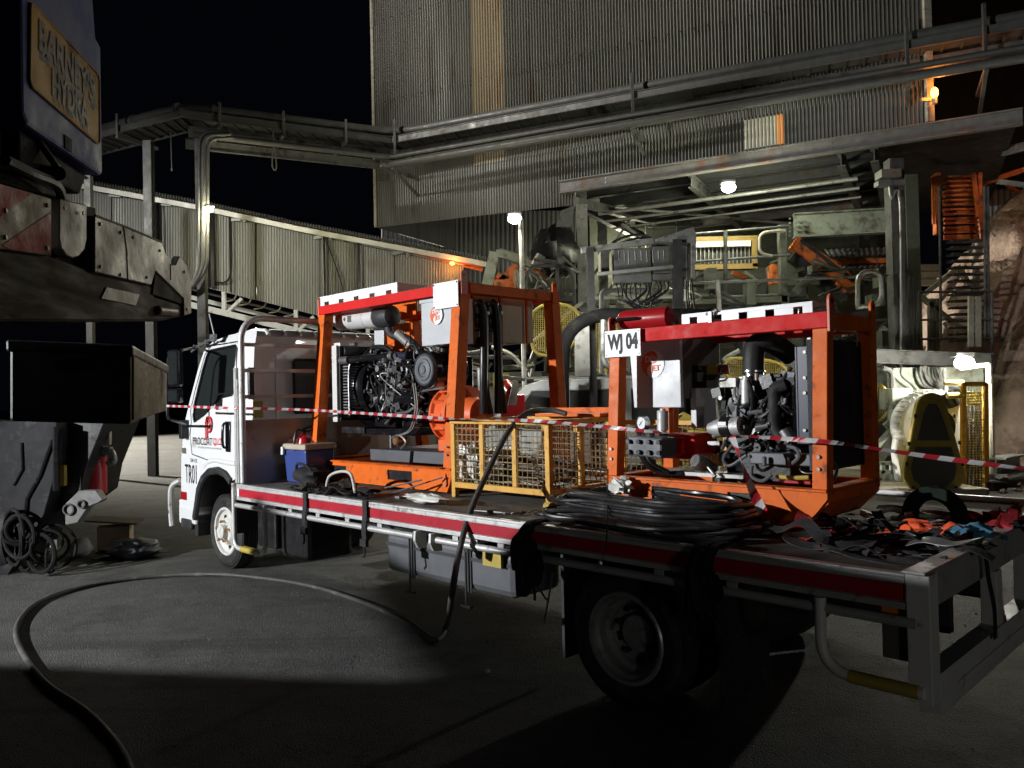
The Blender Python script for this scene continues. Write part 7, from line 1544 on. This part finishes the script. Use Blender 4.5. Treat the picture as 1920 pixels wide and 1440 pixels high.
g = MB(); boxpx(g, 1672,728,1712,768,13.7,.5); boxpx(g, 1683,768,1720,790,13.5,.4); RM.part('motor_box', g, M['pale_green'], bevel=.02)
g = MB(); c_ = wY(1752,800,13.3); g.lathe(c_, (0,1,0), [(.3,-.1),(.56,-.1),(.60,-.05),(.60,.3),(.3,.3)], 40)
for k in range(40): t = 2*math.pi*k/40; g.cbox(c_+V3(.60*math.cos(t),.08,.60*math.sin(t)), .05,.3,.03, Matrix.Rotation(-t,3,'Y'))
RM.part('ribbed_drum', g, M['steel_white'], smooth=30)
g = MB(); g.prism([wY(1650,840,13.8),wY(1700,780,13.8),wY(1700,800,13.8),wY(1668,850,13.8),wY(1640,890,13.8),wY(1630,880,13.8)], (0,.3,0)); g.bar(wY(1660,800,13.9), wY(1700,762,13.9), .1,.1); g.bar(wY(1636,868,13.6), wY(1700,868,13.6),.06,.06); g.bar(wY(1636,885,13.6), wY(1700,885,13.6),.06,.06); g.bar(wY(1672,868,13.6), wY(1672,905,13.6),.06,.06,(0,1,0)); g.bar(wY(1655,868,13.6), wY(1655,905,13.6),.06,.06,(0,1,0)); RM.part('chute', g, M['pale_green'])
g = MB(); g.prism([wY(1690,790,13.3),wY(1716,775,13.3),wY(1704,830,13.3),wY(1700,880,13.3),wY(1706,925,13.3),wY(1690,900,13.3),wY(1683,850,13.3)], (0,.25,0)); RM.part('side_casing', g, M['steel_white'], bevel=.01)
g = MB(); R = random.Random(5)
for k in range(9): x = R.uniform(1680,1760); g.tube([wY(x,688,14.4), wY(x+R.uniform(0,8),704,14.4), wY(x+R.uniform(6,22),722,14.4), wY(x+R.uniform(20,50),730,14.5)], R.uniform(.015,.03), 7, smooth=6)
g.tube([wY(1655,690,14), wY(1672,700,14), wY(1672,740,14)], .05, 8, smooth=3); g.tube([wY(1770,690,13.9), wY(1775,735,13.9), wY(1778,780,13.9)], .04, 8); RM.part('cable', g, M['grime_steel'], smooth=1, split=True)
g = MB()
for k in range(9): boxpx(g, 1783,765+k*14,1805,770+k*14,14,.3)
RM.part('slat_stack', g, M['cream'])
g = MB(); boxpx(g, 1765,742,1790,760,13.4,.3); boxpx(g, 1790,770,1800,850,13.4,.2); g.cyl(wY(1775,735,13.2), wY(1790,760,13.2), .12, n=16); RM.part('motor', g, M['black'], bevel=.01)
GT = Thing('mesh_gate', 'yellow barred mesh gate panel right of the pulley guard', 'gate', wY(1828,930,13), 'w')
g = MB()
for (a,b,c,d) in ((1806,718,1806,940),(1848,718,1848,940),(1806,720,1848,720),(1806,940,1848,940)): g.bar(wY(a,b,13), wY(c,d,13), .07,.07,(0,1,0))
GT.part('frame', g, M['cage_yellow']); a_ = wY(1806,940,13); b_ = wY(1848,720,13); g = MB(); g.grid((a_.x,13,a_.z),(b_.x-a_.x,0,0),(0,0,b_.z-a_.z),9,44,.006); GT.part('mesh', g, M['yellow'])
g = MB()
for k in range(5): x = 1814+k*7; g.bar(wY(x,760,13.15), wY(x,930,13.15), .03,.03,(0,1,0))
GT.part('bars', g, M['dark_steel'])
g = MB(); g.tube([wY(1770,718,13.1), wY(1806,718,13.1)], .04, 8); g.tube([wY(1776,742,13.0), wY(1804,742,13.0)], .05, 8); GT.part('top_rail', g, M['yellow'], smooth=1)
PF = Thing('upper_platform', 'dark steel platform edge with pale frame around the low flood lamp', 'platform', wY(1750,800,14.8), 'w')
g = MB(); g.ibeam(wY(1640,668,14.8), wY(1858,676,14.8), .2,.26,.02); PF.part('edge_beam', g, M['grime_steel'])
g = MB(); g.tube([wY(1853,681,13.3), wY(1856,740,13.3), wY(1860,880,13.3), wY(1858,930,13.3)], .05, 8); g.tube([wY(1800,690,13.35), wY(1853,683,13.3)], .04, 8); PF.part('pale_post', g, M['scraped_cream'], smooth=1)
g = MB()
for px in (1820,1834): g.bar(wY(px,556,16.5), wY(px,650,16.5), .1,.06,(0,1,0))
PF.part('timber_post', g, M['cream'])
# grey steel section lying at right
g = MB(); g.ibeam(wz(1868,915)+V3(0,0,.35), wz(1925,900)+V3(0,.2,.30), .3,.3,.03); solo('steel_section', 'short grey steel section lying at the foot of the rock pile', 'steel beam', g, M['galv'], frame='w')
g = MB(); boxpx(g, 1862,905,1890,960,12.8,.5); solo('dark_trestle', 'dark trestle under the grey steel section at the right edge', 'trestle', g, M['dark_steel'], frame='w')
g = MB(); q = wz(1660,935); g.box((q.x-2.2,q.y,0.004),(q.x+1.6,q.y+4.5,.12)); o = solo('concrete_slab', None, None, g, M['scraped_cream'], frame='w', kind='structure', bevel=.02)
# rock pile
def rockpile():
    g = MB(); nx, ny = 130, 100; rows = []; cx, cy = 14.6, 20.5
    for j in range(ny+1):
        row = []
        for i in range(nx+1):
            x = 9.4+i*.11; y = 14.0+j*.168; d = math.hypot((x-cx)/4.9, (y-cy)/6.2); h = max(0, 1-d)**.62*7.6
            v = V3(x*.55, y*.55, 0); h += (noise.fractal(v*1.6, 1, 2, 5)*.55+abs(noise.noise(v*3.1))*.35)*min(1, h*.8+.04)
            h += .30*(1-abs(noise.noise(V3(x*1.7,y*1.7,7))*2))*min(1,h*.5)+.18*noise.noise(V3(x*3,y*3,1))+.10*abs(noise.noise(V3(x*6,y*6,3)))*min(1,h+.3); row.append(V3(x+noise.noise(v*2.4)*.25, y+noise.noise(v*2.4+V3(5,5,5))*.25, h-.06))
        rows.append(row)
    g.sheet(rows); o = solo('rock_pile', 'tall reddish brown rock and dirt pile at the right edge behind the gate', 'rock pile', g, M['rock'], frame='w', smooth=1); return o
rockpile()
R = random.Random(19)
proto = None
for k in range(14):
    px, py = R.uniform(1855,1925), R.uniform(868,925); q = wz(px, py); s_ = R.uniform(.04,.13)
    if proto is None:
        g = blob((0,0,0), 1,.8,.65, 300, .35, 10, 7); proto = mesh_obj('loose_rock', g, M['rock'], V3(0,0,0)); o = proto
    else: o = proto.copy(); COL.objects.link(o)
    o.location = (q.x, q.y, s_*.4); o.scale = (s_,s_,s_); o.rotation_euler = (0,0,R.uniform(0,6)); o['label'] = 'small loose rock on the ground below the rock pile'; o['category'] = 'rock'; o['group'] = 'loose rocks below the rock pile'
